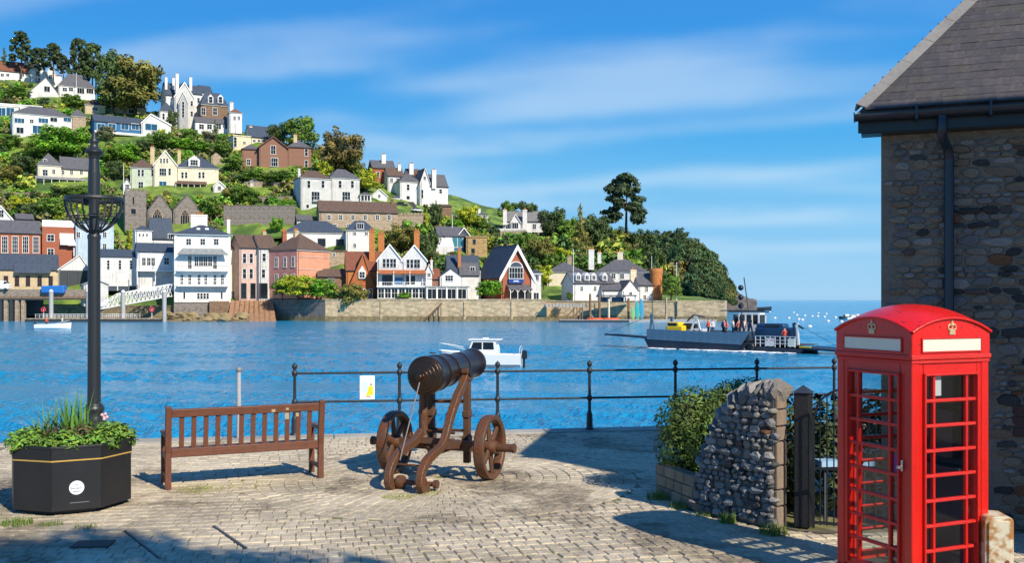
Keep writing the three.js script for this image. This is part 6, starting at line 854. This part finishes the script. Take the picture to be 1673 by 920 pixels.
for (const a of [
  [36, 54, 122, 44, 'pine', 'pine', 'leaning umbrella pine above the left end of the hilltop mansion'], [8, 78, 128, 22, 'fir', 'dark', 'dark pointed conifer at the left edge of the skyline'], [62, 80, 128, 36, 'pine', 'pine', 'low dark pine behind the mansion gables'], [88, 73, 130, 42, 'pine', 'pine', 'bushy pine just right of the mansion gables'], [105, 92, 132, 26, 'pine', 'pine', 'short pine beside the bungalow roof'], [129, 66, 150, 40, 'pine', 'pine', 'tall slim pine behind the hilltop bungalow'], [152, 74, 155, 44, 'pine', 'dark', 'tall pine touching the big round tree'], [143, 90, 150, 30, 'pine', 'dark', 'thin pine between the two tallest pines'],
  [222, 82, 190, 104, 'round', 'olive', 'huge round evergreen tree crowning the hill'], [184, 76, 190, 60, 'round', 'dark', 'dark tree joined to the left of the huge round tree'], [205, 120, 192, 90, 'round', 'olive', 'lower spreading bough tree under the huge round crown'],
  [100, 203, 262, 96, 'round', 'bright', 'broad bright green tree below the wide white villa'], [58, 228, 262, 46, 'round', 'mid', 'green tree at the foot of the wide white villa'], [38, 250, 288, 44, 'round', 'dark', 'dark rounded tree left of the cream villa'],
  [458, 198, 240, 46, 'round', 'dark', 'dark tree behind the roof of the yellow house'], [492, 184, 252, 62, 'round', 'mid', 'tall green tree behind the brick villa'], [556, 206, 292, 82, 'round', 'brown', 'great copper green dome shaped tree on the ridge'], [575, 240, 292, 50, 'round', 'olive', 'smaller tree at the right foot of the dome tree'], [530, 262, 300, 34, 'bush', 'lime', 'yellow green tree below the dome tree'],
  [600, 274, 318, 42, 'round', 'lime', 'yellow green tree beside the red brick house'], [345, 316, 362, 42, 'round', 'mid', 'green tree at the right of the church gables'], [330, 345, 372, 26, 'bush', 'olive', 'small tree against the church wall'], [85, 318, 362, 52, 'round', 'mid', 'tree behind the red brick hall'], [60, 326, 364, 30, 'round', 'dark', 'dark tree at the left behind the red brick hall'], [215, 365, 412, 16, 'fir', 'lime', 'slim yellow green cypress below the church tower'], [395, 300, 334, 38, 'round', 'mid', 'garden tree above the churchyard wall'], [375, 305, 334, 26, 'round', 'olive', 'olive garden tree right of the double villa'], [282, 178, 214, 22, 'round', 'dark', 'dark tree before the gothic house'], [312, 208, 240, 34, 'round', 'mid', 'green tree below the gothic house'], [342, 212, 240, 32, 'round', 'silver', 'grey green tree below the mansard house'], [352, 196, 226, 16, 'fir', 'dark', 'dark narrow conifer before the mansard house verandah'], [262, 212, 248, 46, 'round', 'mid', 'green tree right of the blue fronted bungalow'], [175, 205, 232, 34, 'bush', 'silver', 'pale blossom shrub before the blue fronted bungalow'], [370, 185, 212, 16, 'bush', 'olive', 'shrub between the mansard house and the small white house'],
  [657, 362, 418, 62, 'round', 'olive', 'olive round tree behind the twin gables'], [700, 370, 448, 42, 'round', 'dark', 'dark tall tree right of the twin gables'], [697, 342, 382, 15, 'fir', 'lime', 'slim lime cypress at the end of the crenellated wall'], [713, 326, 380, 22, 'round', 'dark', 'dark ivy clad tree below the terrace end'], [765, 332, 376, 46, 'round', 'lime', 'lime green tree right of the brown garage'], [745, 356, 380, 30, 'bush', 'bright', 'bright clipped shrub under the brown garage'], [786, 350, 380, 34, 'round', 'mid', 'green tree before the tiny cottage'], [720, 418, 446, 26, 'bush', 'bright', 'bright shrub above the white gabled house'],
  [1022, 288, 402, 92, 'pine', 'pine', 'tall spreading pine standing above the wooded point'], [948, 336, 432, 50, 'fir', 'olive', 'broad olive conifer in the wood behind the cottages'], [974, 342, 420, 52, 'round', 'dark', 'dark tree left of the tall spreading pine'], [1048, 376, 430, 56, 'round', 'dark', 'dark domed tree right of the tall spreading pine'], [905, 334, 400, 56, 'round', 'dark', 'dark tree on the skyline right of the white lodge'], [862, 324, 372, 40, 'round', 'dark', 'dark round tree behind the white lodge roof'], [830, 326, 366, 38, 'round', 'mid', 'green tree behind the left chimney of the white lodge'], [882, 382, 440, 50, 'round', 'olive', 'olive tree right of the brick hall gable'], [916, 400, 440, 40, 'round', 'lime', 'yellow green tree above the cream hip roofed house'], [858, 378, 425, 44, 'round', 'mid', 'green tree below the white lodge terrace'], [1000, 388, 432, 60, 'round', 'mid', 'green tree above the broad slate roof'], [1068, 400, 470, 44, 'round', 'dark', 'dark tree above the round brick tower'], [1096, 448, 492, 40, 'round', 'mid', 'green tree right of the round brick tower'],
  [172, 236, 274, 52, 'round', 'mid', 'green tree just right of the lamp post finial'], [205, 232, 268, 50, 'round', 'bright', 'bright tree above the left end of the double villa'], [190, 258, 296, 36, 'round', 'dark', 'dark tree left of the pale green villa wing'], [236, 226, 256, 34, 'round', 'dark', 'dark tree below the white gable of the blue bungalow'], [295, 222, 250, 44, 'round', 'bright', 'bright hedge tree above the double villa gable'], [325, 228, 252, 44, 'bush', 'bright', 'bright clipped tree above the slate roof of the double villa'], [365, 226, 256, 34, 'round', 'mid', 'green tree above the right end of the double villa'], [380, 252, 282, 40, 'round', 'mid', 'green tree between the double villa and the brick villa'], [412, 276, 300, 50, 'bush', 'mid', 'green hedge tree below the low brick wing'], [455, 278, 304, 56, 'bush', 'mid', 'broad green hedge tree below the brick villa gable'], [18, 215, 246, 40, 'round', 'mid', 'green tree below the flat roofed white house'], [20, 268, 300, 44, 'round', 'olive', 'olive tree low at the left edge of the hill'], [130, 300, 330, 44, 'round', 'mid', 'green tree below the verandah of the cream villa'], [100, 302, 326, 36, 'round', 'dark', 'dark clipped tree under the cream villa'], [30, 318, 346, 40, 'round', 'lime', 'lime tree above the white gabled hall'], [160, 300, 340, 34, 'round', 'mid', 'green tree behind the basket cradle'], [412, 306, 336, 30, 'round', 'mid', 'tree over the middle of the churchyard wall'], [470, 325, 350, 30, 'bush', 'bright', 'bright shrub like tree left of the pale grey house'], [120, 152, 178, 40, 'bush', 'mid', 'hedge tree below the hilltop bungalow'], [30, 142, 164, 44, 'bush', 'mid', 'hedge tree below the hilltop mansion'], [395, 384, 408, 30, 'bush', 'bright', 'bright shrub like tree at the churchyard foot'], [452, 352, 384, 26, 'round', 'bright', 'bright tree at the right of the churchyard lawn'], [928, 350, 410, 40, 'round', 'mid', 'green tree between the white lodge and the olive conifer'], [1018, 392, 436, 44, 'round', 'olive', 'olive tree behind the cream chimney of the broad roof'], [900, 410, 448, 34, 'round', 'mid', 'green tree behind the cream hip roofed house'],
]) tree(...a);
for (const a of [[487, 446, 492, 66, 'bush', 'lime', 'lime green bushy shrub above the slipway wall', 259], [525, 452, 492, 62, 'bush', 'bright', 'bright green shrub before the low tiled store', 258.5], [462, 450, 490, 38, 'bush', 'mid', 'green shrub at the pink corner house door', 261], [574, 458, 510, 58, 'round', 'olive', 'drooping olive shrub hanging over the sea wall', 257], [801, 456, 491, 50, 'bush', 'bright', 'round bright shrub beside the brick hall', 258.5], [661, 477, 490, 26, 'bush', 'bright', 'low hedge shrub before the twin gable house', 257.5], [930, 476, 493, 14, 'bush', 'mid', 'small shrub against the shaded cottage gable', 257], [888, 430, 470, 34, 'bush', 'lime', 'lime shrub behind the bay annex', 268], [545, 470, 494, 36, 'bush', 'mid', 'green shrub next to the drooping olive shrub', 258]]) tree(...a, 'shrub');

// gardens and scrub that cover the hillside, too many to count
{
  const R = rngOf(2024), geo = crownRound(81, 340, .085), list = [], hues = [[.055, .12, .018], [.04, .085, .02], [.09, .17, .02], [.16, .2, .025], [.03, .06, .02], [.1, .1, .035], [.075, .19, .02], [.14, .15, .07], [.12, .16, .03]];
  const blocked = (px, py, w, h, d) => footprints.some(([xl, xr, ap, bs, D]) => px + w / 2 > xl && px - w / 2 < xr && ((d < D + 1 && py - h < bs - 3 && py > ap) || (d >= D - 1 && d < D + 11 && py > ap)));
  for (let n = 0; n < 12000 && list.length < 3600; n++) {
    const px = -30 + R() * 1200, d = lerp(272, RIDGE_A(px), Math.pow(R(), .9)), py = pyOf(px, d), wood = px > 815 ? 1.7 : 1, s = (2.2 + 4.6 * R() * R() * R()) * wood, k = F / d;
    if (py > 478 || px > 1092) continue; if (px > 712 && px < 820 && d > RIDGE_A(px) - 12) continue; if (px > 370 && px < 472 && py > 362 && py < 404) continue; if (px > 632 && px < 694 && py > 326 && py < 372) continue;
    if (blocked(px, py, s * k * .9, s * k * .8, d)) continue;
    list.push([px, d, s]);
  }
  const m = new THREE.InstancedMesh(geo, leafMat(1, 1, 1), list.length); m.name = 'shrubbery'; m.userData = { kind: 'stuff', label: 'green garden shrubs and scrub covering the hillside between the houses', category: 'shrubbery' }; m.castShadow = m.receiveShadow = true;
  const o = new THREE.Object3D(), c = new THREE.Color();
  list.forEach(([px, d, s], i) => { o.position.set((px - CX) / F * d, hillY(px, d) - s * .25, -d); o.rotation.y = R() * 6.3; o.scale.set(s * (1 + .4 * R()), s * (.8 + .5 * R()), s * (1 + .4 * R())); o.updateMatrix(); m.setMatrixAt(i, o.matrix); const patch = fbm(px * .02, d * .05, 6, 2), h = hues[Math.min(8, Math.floor((px > 815 ? .75 * R() : R() * .6 + patch * .55) * 9)) % 9]; const q = (1.7 + .8 * R()) * (px > 815 ? .75 : 1); m.setColorAt(i, c.setRGB(h[0] * q, h[1] * q, h[2] * q)); });
  scene.add(m);
  // the far wooded headland
  const far = [], R2 = rngOf(99); for (let n = 0; n < 2400; n++) { const px = 820 + R2() * 380, t = .16 + .84 * R2();  const p = headlandAt(px, t), ridge = 1 - smooth(860, 960, px); far.push([p, lerp((4 + 11 * R2() * R2()) * (1 - .55 * smooth(1150, 1198, px)), 3.5 + 3 * R2(), ridge), px]); }
  const w = new THREE.InstancedMesh(crownRound(83, 800, .05), leafMat(1, 1, 1), far.length); w.name = 'woodland'; w.userData = { kind: 'stuff', label: 'dark far off wood covering the headland at the river mouth', category: 'woodland' }; w.castShadow = w.receiveShadow = true;
  far.forEach(([p, s, px], i) => { o.position.set(p[0], p[1] - s * (.45 - .35 * R2()), p[2]); o.rotation.y = R2() * 6.3; o.scale.set(s, s * (.8 + .4 * R2()), s); o.updateMatrix(); w.setMatrixAt(i, o.matrix); const q = .55 + .95 * R2(), y = R2(), br = R2() < .12 ? 1.7 : 1; w.setColorAt(i, c.setRGB((.05 + .08 * y * y) * q * br, (.11 + .05 * y) * q, .045 * q)); });
  scene.add(w);
}
// ---------- boats and buoys ----------
function hullGeo(L, B, H, o = {}) {   // stern at x = 0, bow at x = L, waterline at y = 0
  const n = 18, row = (s) => { const b = B / 2 * (s < .45 ? .9 + .1 * s / .45 : Math.sqrt(Math.max(0, 1 - Math.pow((s - .45) / .55, 2.4)))), sh = H * (1 + (o.sheer ?? .3) * s * s); return [[s * L * .94, -.3, 0], [s * L * .96, -.15, b * .55], [s * L * .985, H * .25, b * .9], [s * L, sh, b]]; };
  const f = []; for (let i = 0; i < n; i++) { const a = row(i / n), b = row((i + 1) / n); for (const m of [1, -1]) for (let k = 0; k < 3; k++) { const q = [a[k], b[k], b[k + 1], a[k + 1]].map((p) => [p[0], p[1], p[2] * m]); f.push(m > 0 ? q : q.reverse()); } const dk = [a[3], b[3], [b[3][0], b[3][1], -b[3][2]], [a[3][0], a[3][1], -a[3][2]]].map((p) => [p[0], p[1] - (o.deck || .12), p[2] * .92]); f.push(dk); }
  const t = row(0); f.push([...t.map((p) => [p[0], p[1], -p[2]]).reverse(), ...t.slice(1)].reverse()); return poly(f);
}
const gel = std(C(.78, .78, .76), { roughness: .3 }), navy = std(C(.018, .03, .055), { roughness: .5, map: T.grain }), steelblue = std(C(.12, .22, .31), { roughness: .5, map: T.grain });
const foamMat = std(C(.8, .82, .84), { roughness: .9 });
const onWater = (px, py) => { const d = F * (EYE - WATER) / (py - HY); return [(px - CX) / F * d, WATER, -d]; };
// people: one continuous surface each
function personGeo(arm, top, legs) {
  const N = 40, mc = new MarchingCubes(N, new THREE.MeshStandardMaterial(), false, false, 30000); mc.isolation = 0;
  const J = [[[0, .95, 0], [0, 1.4, 0], .15, .17], [[0, 1.4, 0], [0, 1.58, .01], .07, .06], [[0, 1.62, .01], [0, 1.72, .01], .1, .1], [[-.1, .92, 0], [-.11, .5, .02], .1, .075], [[-.11, .5, .02], [-.11, .06, 0], .07, .05], [[-.11, .04, 0], [-.12, .04, .13], .045, .04], [[.1, .92, 0], [.11, .5, .02], .1, .075], [[.11, .5, .02], [.11, .06, 0], .07, .05], [[.11, .04, 0], [.12, .04, .13], .045, .04], [[-.2, 1.4, 0], [-.27, 1.12, arm * .1], .06, .05], [[-.27, 1.12, arm * .1], [-.24, .9, arm * .35], .048, .04], [[.2, 1.4, 0], [.27, 1.12, arm * .1], .06, .05], [[.27, 1.12, arm * .1], [.24, .9, arm * .35], .048, .04]];
  const p = new V3(), a = new V3(), b = new V3();
  for (let z = 0; z < N; z++) for (let y = 0; y < N; y++) for (let x = 0; x < N; x++) { p.set((x / N - .5) * 1, (y / N) * 1.9 - .03, (z / N - .5) * 1); let e = 0; for (const [A, Bq, r0, r1] of J) { a.set(...A); b.set(...Bq); const ab = b.clone().sub(a), t = clamp(p.clone().sub(a).dot(ab) / ab.lengthSq()), d = p.distanceTo(a.addScaledVector(ab, t)) - lerp(r0, r1, t); e += Math.exp(-d * 34); } mc.field[z * N * N + y * N + x] = Math.log(Math.max(e, 1e-30)) / 34; }
  mc.update(); const n = mc.count, pos = new Float32Array(n * 3), nor = new Float32Array(n * 3), col = new Float32Array(n * 3);
  for (let i = 0; i < n; i++) { const X = mc.positionArray[i * 3], Y = mc.positionArray[i * 3 + 1], Z = mc.positionArray[i * 3 + 2], yy = (Y + 1) / 2 * 1.9 - .03; pos.set([X * .5, yy, Z * .5], i * 3); nor.set([mc.normalArray[i * 3], mc.normalArray[i * 3 + 1], mc.normalArray[i * 3 + 2]], i * 3); const c = yy > 1.69 ? [.05, .03, .02] : yy > 1.5 || (yy < .96 && Math.abs(X * .5) > .2) ? [.5, .28, .2] : yy > .92 ? top : yy > .09 ? legs : [.03, .03, .03]; col.set(c, i * 3); }
  const g = new THREE.BufferGeometry(); g.setAttribute('position', new THREE.BufferAttribute(pos, 3)); g.setAttribute('normal', new THREE.BufferAttribute(nor, 3)); g.setAttribute('color', new THREE.BufferAttribute(col, 3)); return g;
}
const skin = new THREE.MeshStandardMaterial({ vertexColors: true, roughness: .8, side: THREE.DoubleSide });
const folk = [personGeo(.6, [.55, .08, .04], [.04, .05, .08]), personGeo(.1, [.6, .6, .58], [.05, .06, .1]), personGeo(.9, [.6, .2, .14], [.1, .09, .08]), personGeo(.3, [.03, .06, .16], [.03, .03, .04])];
function person(k, pos, turn, label) { const o = solo('person', label, 'person', folk[k], skin); o.position.copy(pos.isVector3 ? pos : new V3(...pos)); o.rotation.y = turn; return o; }
{ // white cabin cruiser behind the cannon
  const b = thing('cabin_boat', 'white cabin boat lying on the water behind the cannon', 'boat', onWater(852, 600), Math.PI - .1), L = 7;
  part('hull', hullGeo(L, 2.5, 1.05, { sheer: .35 }), gel, b); part('boot_stripe', [bx(L * .8, .07, 2.2, L * .42, .02, 0)], std(C(.1, .14, .2)), b);
  const cab = part('cabin', [extrude([[1.9, .9], [4.9, 1.0], [4.3, 1.5], [4.0, 2.25], [2.1, 2.25], [1.9, 1.5]], 1.8).translate(0, 0, .9)], gel, b); part('cabin_roof', [rbx(2.7, .1, 2, 3.0, 2.25, 0, .04), rbx(.5, .1, .3, 3.0, 2.35, 0, .03)], gel, b);
  for (const z of [.905, -.905]) { part('side_window', [extrude([[2.2, 1.5], [3.1, 1.5], [3.1, 2.1], [2.25, 2.1]], .02).translate(0, 0, z + .01)], M.glass, b); part('side_window', [extrude([[3.2, 1.5], [4.15, 1.5], [3.92, 2.1], [3.2, 2.1]], .02).translate(0, 0, z + .01)], M.glass, b); }
  part('windscreen', [slab([4.34, 1.5, .8], [4.34, 1.5, -.8], [4.06, 2.15, -.8], [4.06, 2.15, .8], .03)], M.glass, b);
  part('bow_rail', [tube([[4.6, 1.5, .95], [5.6, 1.75, .7], [6.7, 1.95, .1], [6.9, 1.95, 0], [6.7, 1.95, -.1], [5.6, 1.75, -.7], [4.6, 1.5, -.95]], .025, 40, 5)], M.frame, b);
  part('outboard', [rbx(.45, .7, .4, -.25, .7, 0, .1), bx(.2, 1.1, .2, -.2, -.4, 0)], M.blackpaint, b); part('stern_rail', [tube([[.1, 1.05, 1.05], [.05, 1.6, 1.05], [.05, 1.6, -1.05], [.1, 1.05, -1.05]], .025, 20, 5)], M.frame, b);
}
{ // small open motor boat at the left
  const o = onWater(60, 538), b = thing('motor_boat', 'small white open motor boat with two people near the pontoon', 'boat', o, .06), L = 6.6; part('hull', hullGeo(L, 2.2, .95, { sheer: .35, deck: .45 }), gel, b); part('outboard', [rbx(.4, .7, .35, -.2, .6, 0, .1)], M.blackpaint, b); part('thwart', [bx(.4, .08, 1.8, 2, .55, 0), bx(.4, .08, 1.6, 4, .6, 0)], M.buff, b); part('rail', [tube([[3.6, .95, .95], [5, 1.4, .75], [6.3, 1.7, 0], [5, 1.4, -.75], [3.6, .95, -.95]], .03, 24, 5)], M.frame, b);
  person(0, [o[0] + 2, WATER + .5, o[2]], 1.3, 'person in red standing at the helm of the small motor boat'); person(1, [o[0] + 5, WATER + .55, o[2]], 1.8, 'person in white standing in the bow of the small motor boat');
}
{ // the ferry
  const A = new V3(...onWater(1058, 569)), Bq = new V3(...onWater(1312, 578)), d = Bq.clone().sub(A), L = d.length(), f = thing('ferry', 'dark blue vehicle ferry with long ramps crossing the river', 'ferry', A, Math.atan2(-d.z, d.x)), X = (px) => { const cs = d.x / L, sn = -d.z / L, u = (px - CX) / F; return (u * -A.z - A.x) / (cs - u * sn); };
  f.scale.y = .88; const x1 = X(1226), W = 5, body = (pts, w, z0 = 0) => extrude(pts, w).translate(0, 0, z0);
  part('hull', [body([[.6, -.4], [L - .6, -.4], [L, .35], [L, .55], [x1 + .2, .75], [x1, 1.1], [-.2, 1.5], [-.2, 1.15]], W, .4)], navy, f);
  const bul = (z) => body([[.1, 1.2], [x1 - .9, .85], [x1 + .1, 2.55], [x1 - 2, 2.3], [.1, 2.55]], .12, z);
  part('bulwark', [bul(.43)], steelblue, f); part('bulwark', [bul(.4 - W)], steelblue, f);
  part('deck', [bx(x1 - .4, .08, W - .3, x1 / 2, 1.35, .4 - W / 2), bx(L - x1 - .3, .08, W - .3, (L + x1) / 2, .9, .4 - W / 2)], M.asphalt, f);
  part('ramp', [slab([-5.8, 1.7, .2], [.0, 1.4, .2], [.0, 1.4, -W + 2.2], [-5.8, 1.7, -W + 2.2], .12), bar([-5.8, 1.72, .2], [0, 1.42, .2], .1, .16)], navy, f); part('ramp', [slab([L - .2, .75, .2], [L + 4.6, .5, .2], [L + 4.6, .5, -W + .6], [L - .2, .75, -W + .6], .22)], navy, f);
  part('ramp_edge', [bx(1.2, .16, .2, L + .3, .72, .3), bx(.8, .5, .2, L + 4.2, .4, .2)], std(C(.65, .45, .03)), f);
  for (const [px, h, z] of [[1066, 4.4, .2], [1066, 4.0, -W + .6], [1212, 4.2, .2], [1226, 3.8, .2]]) { const x = X(px); part('ramp_tower', [bar([x - .35, 1.3, z], [x, h, z], .18, .18), bar([x + .5, 1.3, z], [x, h, z], .14, .14), bx(.4, .3, .3, x, h - .2, z)], px > 1200 ? navy : steelblue, f); }
  for (const [px, a] of [[1121, -.5], [1131, .35]]) { const x = X(px); part('gantry_leg', [bar([x + a, 1.5, -1.5], [x - a * .2 + (a < 0 ? .3 : -.2), 4.3, -1.5], .18, .18)], M.frame, f); }
  part('gantry_beam', [bar([X(1112), 3.6, -1.5], [X(1122), 4.4, -1.5], .15, .15), bar([X(1122), 4.4, -1.5], [X(1140), 4.2, -1.5], .15, .15)], navy, f);
  part('mast', [rod([X(1066), 4, .1], [X(1066), 7.2, .1], .05, 6), rod([X(1212), 4, .1], [X(1212), 6, .1], .06, 6)], M.darkframe, f);
  part('wire', [rod([-5.6, 1.8, .2], [X(1064), 4.3, .2], .025, 4), rod([L + 4.3, .6, .2], [X(1300), 3.6, .2], .025, 4)], M.darkframe, f);
  const rail = []; for (let x = X(1236); x <= X(1308); x += .55) rail.push(bx(.06, 1.25, .06, x, .7, .35)); for (const y of [1.1, 1.5, 1.95]) rail.push(bx(X(1308) - X(1236), .05, .05, (X(1308) + X(1236)) / 2, y, .35)); part('guard_rail', rail, M.frame, f);
  part('banner', [bx(X(1266) - X(1252), .95, .04, X(1259), .8, .4)], std(C(.7, .66, .64), { map: texture(64, 1, (x, y) => y > .42 && y < .58 && x > .1 && x < .9 ? [.75, .55, .5] : grey(1)) }), f); part('banner', [bx(X(1300) - X(1289), .95, .04, X(1294.5), .8, .4)], std(C(.68, .68, .58)), f);
  part('fender_tyre', [(() => { const g = new THREE.TorusGeometry(.55, .18, 8, 18); g.translate(x1, .55, .62); return g; })()], M.blackpaint, f);
  for (const px of [1294, 1300]) part('stanchion', [bar([X(px), .8, -.6], [X(px - 2), 3.6, -.6], .2, .2)], px < 1298 ? navy : M.frame, f); part('stanchion_arm', [bar([X(1293), 3.6, -.6], [X(1308), 2.9, -.6], .16, .16)], navy, f);
  // the tug lashed on the far side
  const t = thing('tug_boat', 'white tug wheelhouse with black signal balls alongside the ferry', 'boat', f.localToWorld(new V3(X(1150), 0, -W - 1.6)), f.rotation.y + 0); f.updateMatrixWorld(); t.position.copy(f.localToWorld(new V3(X(1140), 0, -W - 1.6)));
  part('hull', hullGeo(9, 3, 1.6, { sheer: .3 }), navy, t); part('wheelhouse', [bx(2.6, 1.3, 1.9, 3.4, 1.5, 0), bx(2.4, .2, 1.8, 3.4, 3.9, 0)], gel, t); for (const x of [2.2, 3.0, 3.8, 4.6]) for (const z of [-.9, .9]) part('mullion', [bx(.14, 1.1, .14, x, 2.8, z)], gel, t); part('window_band', [bx(2.3, 1.1, 1.7, 3.4, 2.8, 0)], M.glass, t); part('roof_rail', [bx(5.4, .12, .1, 2.6, 4.3, .8), bx(5, .12, .1, 2.6, 4.15, -.8)], M.darkframe, t); part('funnel', [cyl(.35, .3, 2.4, 1.4, 1.5, 0, 12)], M.darkframe, t); part('signal_mast', [rod([3, 4, 0], [2.4, 8.2, 0], .06, 6)], M.darkframe, t); for (const y of [4.9, 5.9, 7]) { const s = new THREE.SphereGeometry(.33, 10, 8); s.translate(2.0, y, 0); part('signal_ball', s, M.blackpaint, t); }
  // vehicles and passengers
  const car = (n, l, px, z, col, van) => { const o = thing(n, l, 'car', f.localToWorld(new V3(X(px), px < 1226 ? 1.44 : .98, z)), f.rotation.y); const m = std(C(...col), { roughness: .25 }); if (van) { part('body', [rbx(px < 1200 ? 2.2 : 4.4, px < 1200 ? 1.1 : 1.5, 1.7, 0, .3, 0, .2)], m, o); part('cabin', [rbx(px < 1200 ? 1.7 : 3.2, .6, 1.6, px < 1200 ? -.15 : -.5, px < 1200 ? 1.2 : 1.6, 0, .25)], m, o); part('window', [bx(px < 1200 ? 1.1 : 1.6, .35, 1.64, -.2, px < 1200 ? 1.35 : 1.75, 0)], M.glass, o); } else { part('body', [rbx(3.8, .75, 1.7, 0, .3, 0, .2)], m, o); part('cabin', [rbx(2, .65, 1.5, -.2, 1.0, 0, .25)], M.glass, o); part('car_roof', [rbx(1.6, .1, 1.4, -.2, 1.6, 0, .04)], m, o); } for (const s of [-1.2, 1.2]) part('wheel', [rod([s, .32, .7], [s, .32, .9], .32, 12)], M.blackpaint, o); };
  car('yellow_van', 'bright yellow van on the ferry deck', 1095, -1.6, [.8, .55, .02], true); car('dark_van', 'dark blue van at the right end of the ferry', 1256, -2, [.015, .05, .12], true); car('small_car', 'pale car behind the ferry bulwark', 1112, -2.6, [.5, .52, .56]);
  [[1182, 2, 'person in coral top leaning at the ferry rail nearest the tug'], [1190, 1, 'person in white on the ferry deck beside the coral top'], [1197, 0, 'person in red in the middle of the ferry passengers'], [1203, 2, 'person in coral beside the red top on the ferry'], [1209, 1, 'person in white near the ferry ramp tower'], [1172, 3, 'person in dark blue under the tug wheelhouse'], [1160, 1, 'person in white halfway along the ferry bulwark'], [1216, 2, 'person in coral right beside the ferry ramp tower'], [1272, 1, 'person in white behind the ferry guard rail'], [1278, 0, 'person in red behind the ferry guard rail'], [1150, 0, 'person in red by the ferry gantry legs']].forEach(([px, k, l], i) => { person(k, f.localToWorld(new V3(X(px), .98 + (px < 1226 ? .9 : 0), -.5 - (i % 3) * .5)), .5 + i, l); });
  // churned water along the hull
  const R = rngOf(3), fm = []; for (let i = 0; i < 130; i++) { const x = R() * L, z = .5 + R() * R() * 1.2, s = .1 + .3 * R() * R(); if (vnoise(x * .5, 3, 4) < .42) continue; const g = new THREE.IcosahedronGeometry(s, 0); g.scale(2.2, .35, 1); g.translate(x, .05, z); fm.push(g); } for (let i = 0; i < 70; i++) { const g = new THREE.IcosahedronGeometry(.12 + .25 * R(), 0); g.scale(2, .4, 1); g.translate(x1 - .6 + R() * 2.2, .06, .7 + R() * .9); fm.push(g); }
  const fo = part('bow_wave', fm, foamMat, scene, { kind: 'stuff', label: 'white churned foam along the side of the ferry', category: 'foam' }); fo.position.copy(f.position); fo.rotation.copy(f.rotation);
}
// mooring buoys and far boats
{
  const sp = new THREE.SphereGeometry(.5, 12, 10); sp.scale(1, .8, 1); const bm = std(C(.75, .75, .72), { roughness: .4 });
  [[1206, 506], [1257, 508], [1265, 518], [1296, 509], [1301, 513], [1314, 514], [1288, 518], [1304, 520], [1310, 521], [1326, 515], [1336, 510], [1335, 515], [1346, 516], [1349, 511], [1364, 517], [1322, 532], [1376, 532], [1185, 507], [1374, 524], [1352, 523]].forEach(([px, py]) => { const o = thing('mooring_buoy', 'white round mooring buoy floating in the river mouth', 'buoy', onWater(px, py + 2), 0, 'white mooring buoys'); part('float', sp, bm, o); part('ring', [rod([0, .3, 0], [0, .62, 0], .07, 6)], M.darkframe, o); });
  const bt = (px, py, L, m, l, t, cabin) => { const b = thing('moored_boat', l, 'boat', onWater(px, py), t); part('hull', hullGeo(L, L * .32, L * .14), m, b); if (cabin) part('cabin', [rbx(L * .3, L * .14, L * .2, L * .45, L * .13, 0, .1)], gel, b); };
  bt(1228, 507, 11, navy, 'dark low boat anchored alone far out', .1, false); bt(1372, 521, 5, navy, 'dark hulled boat at the left of the moored cluster', .4, true); bt(1382, 522, 4.5, gel, 'white boat in the middle of the moored cluster', .2, true); bt(1392, 521, 5, std(C(.6, .2, .14)), 'red hulled boat in the moored cluster', .7, true); bt(1402, 524, 4.5, gel, 'white boat at the right of the moored cluster', -.2, true);
}
renderer.render(scene, camera);
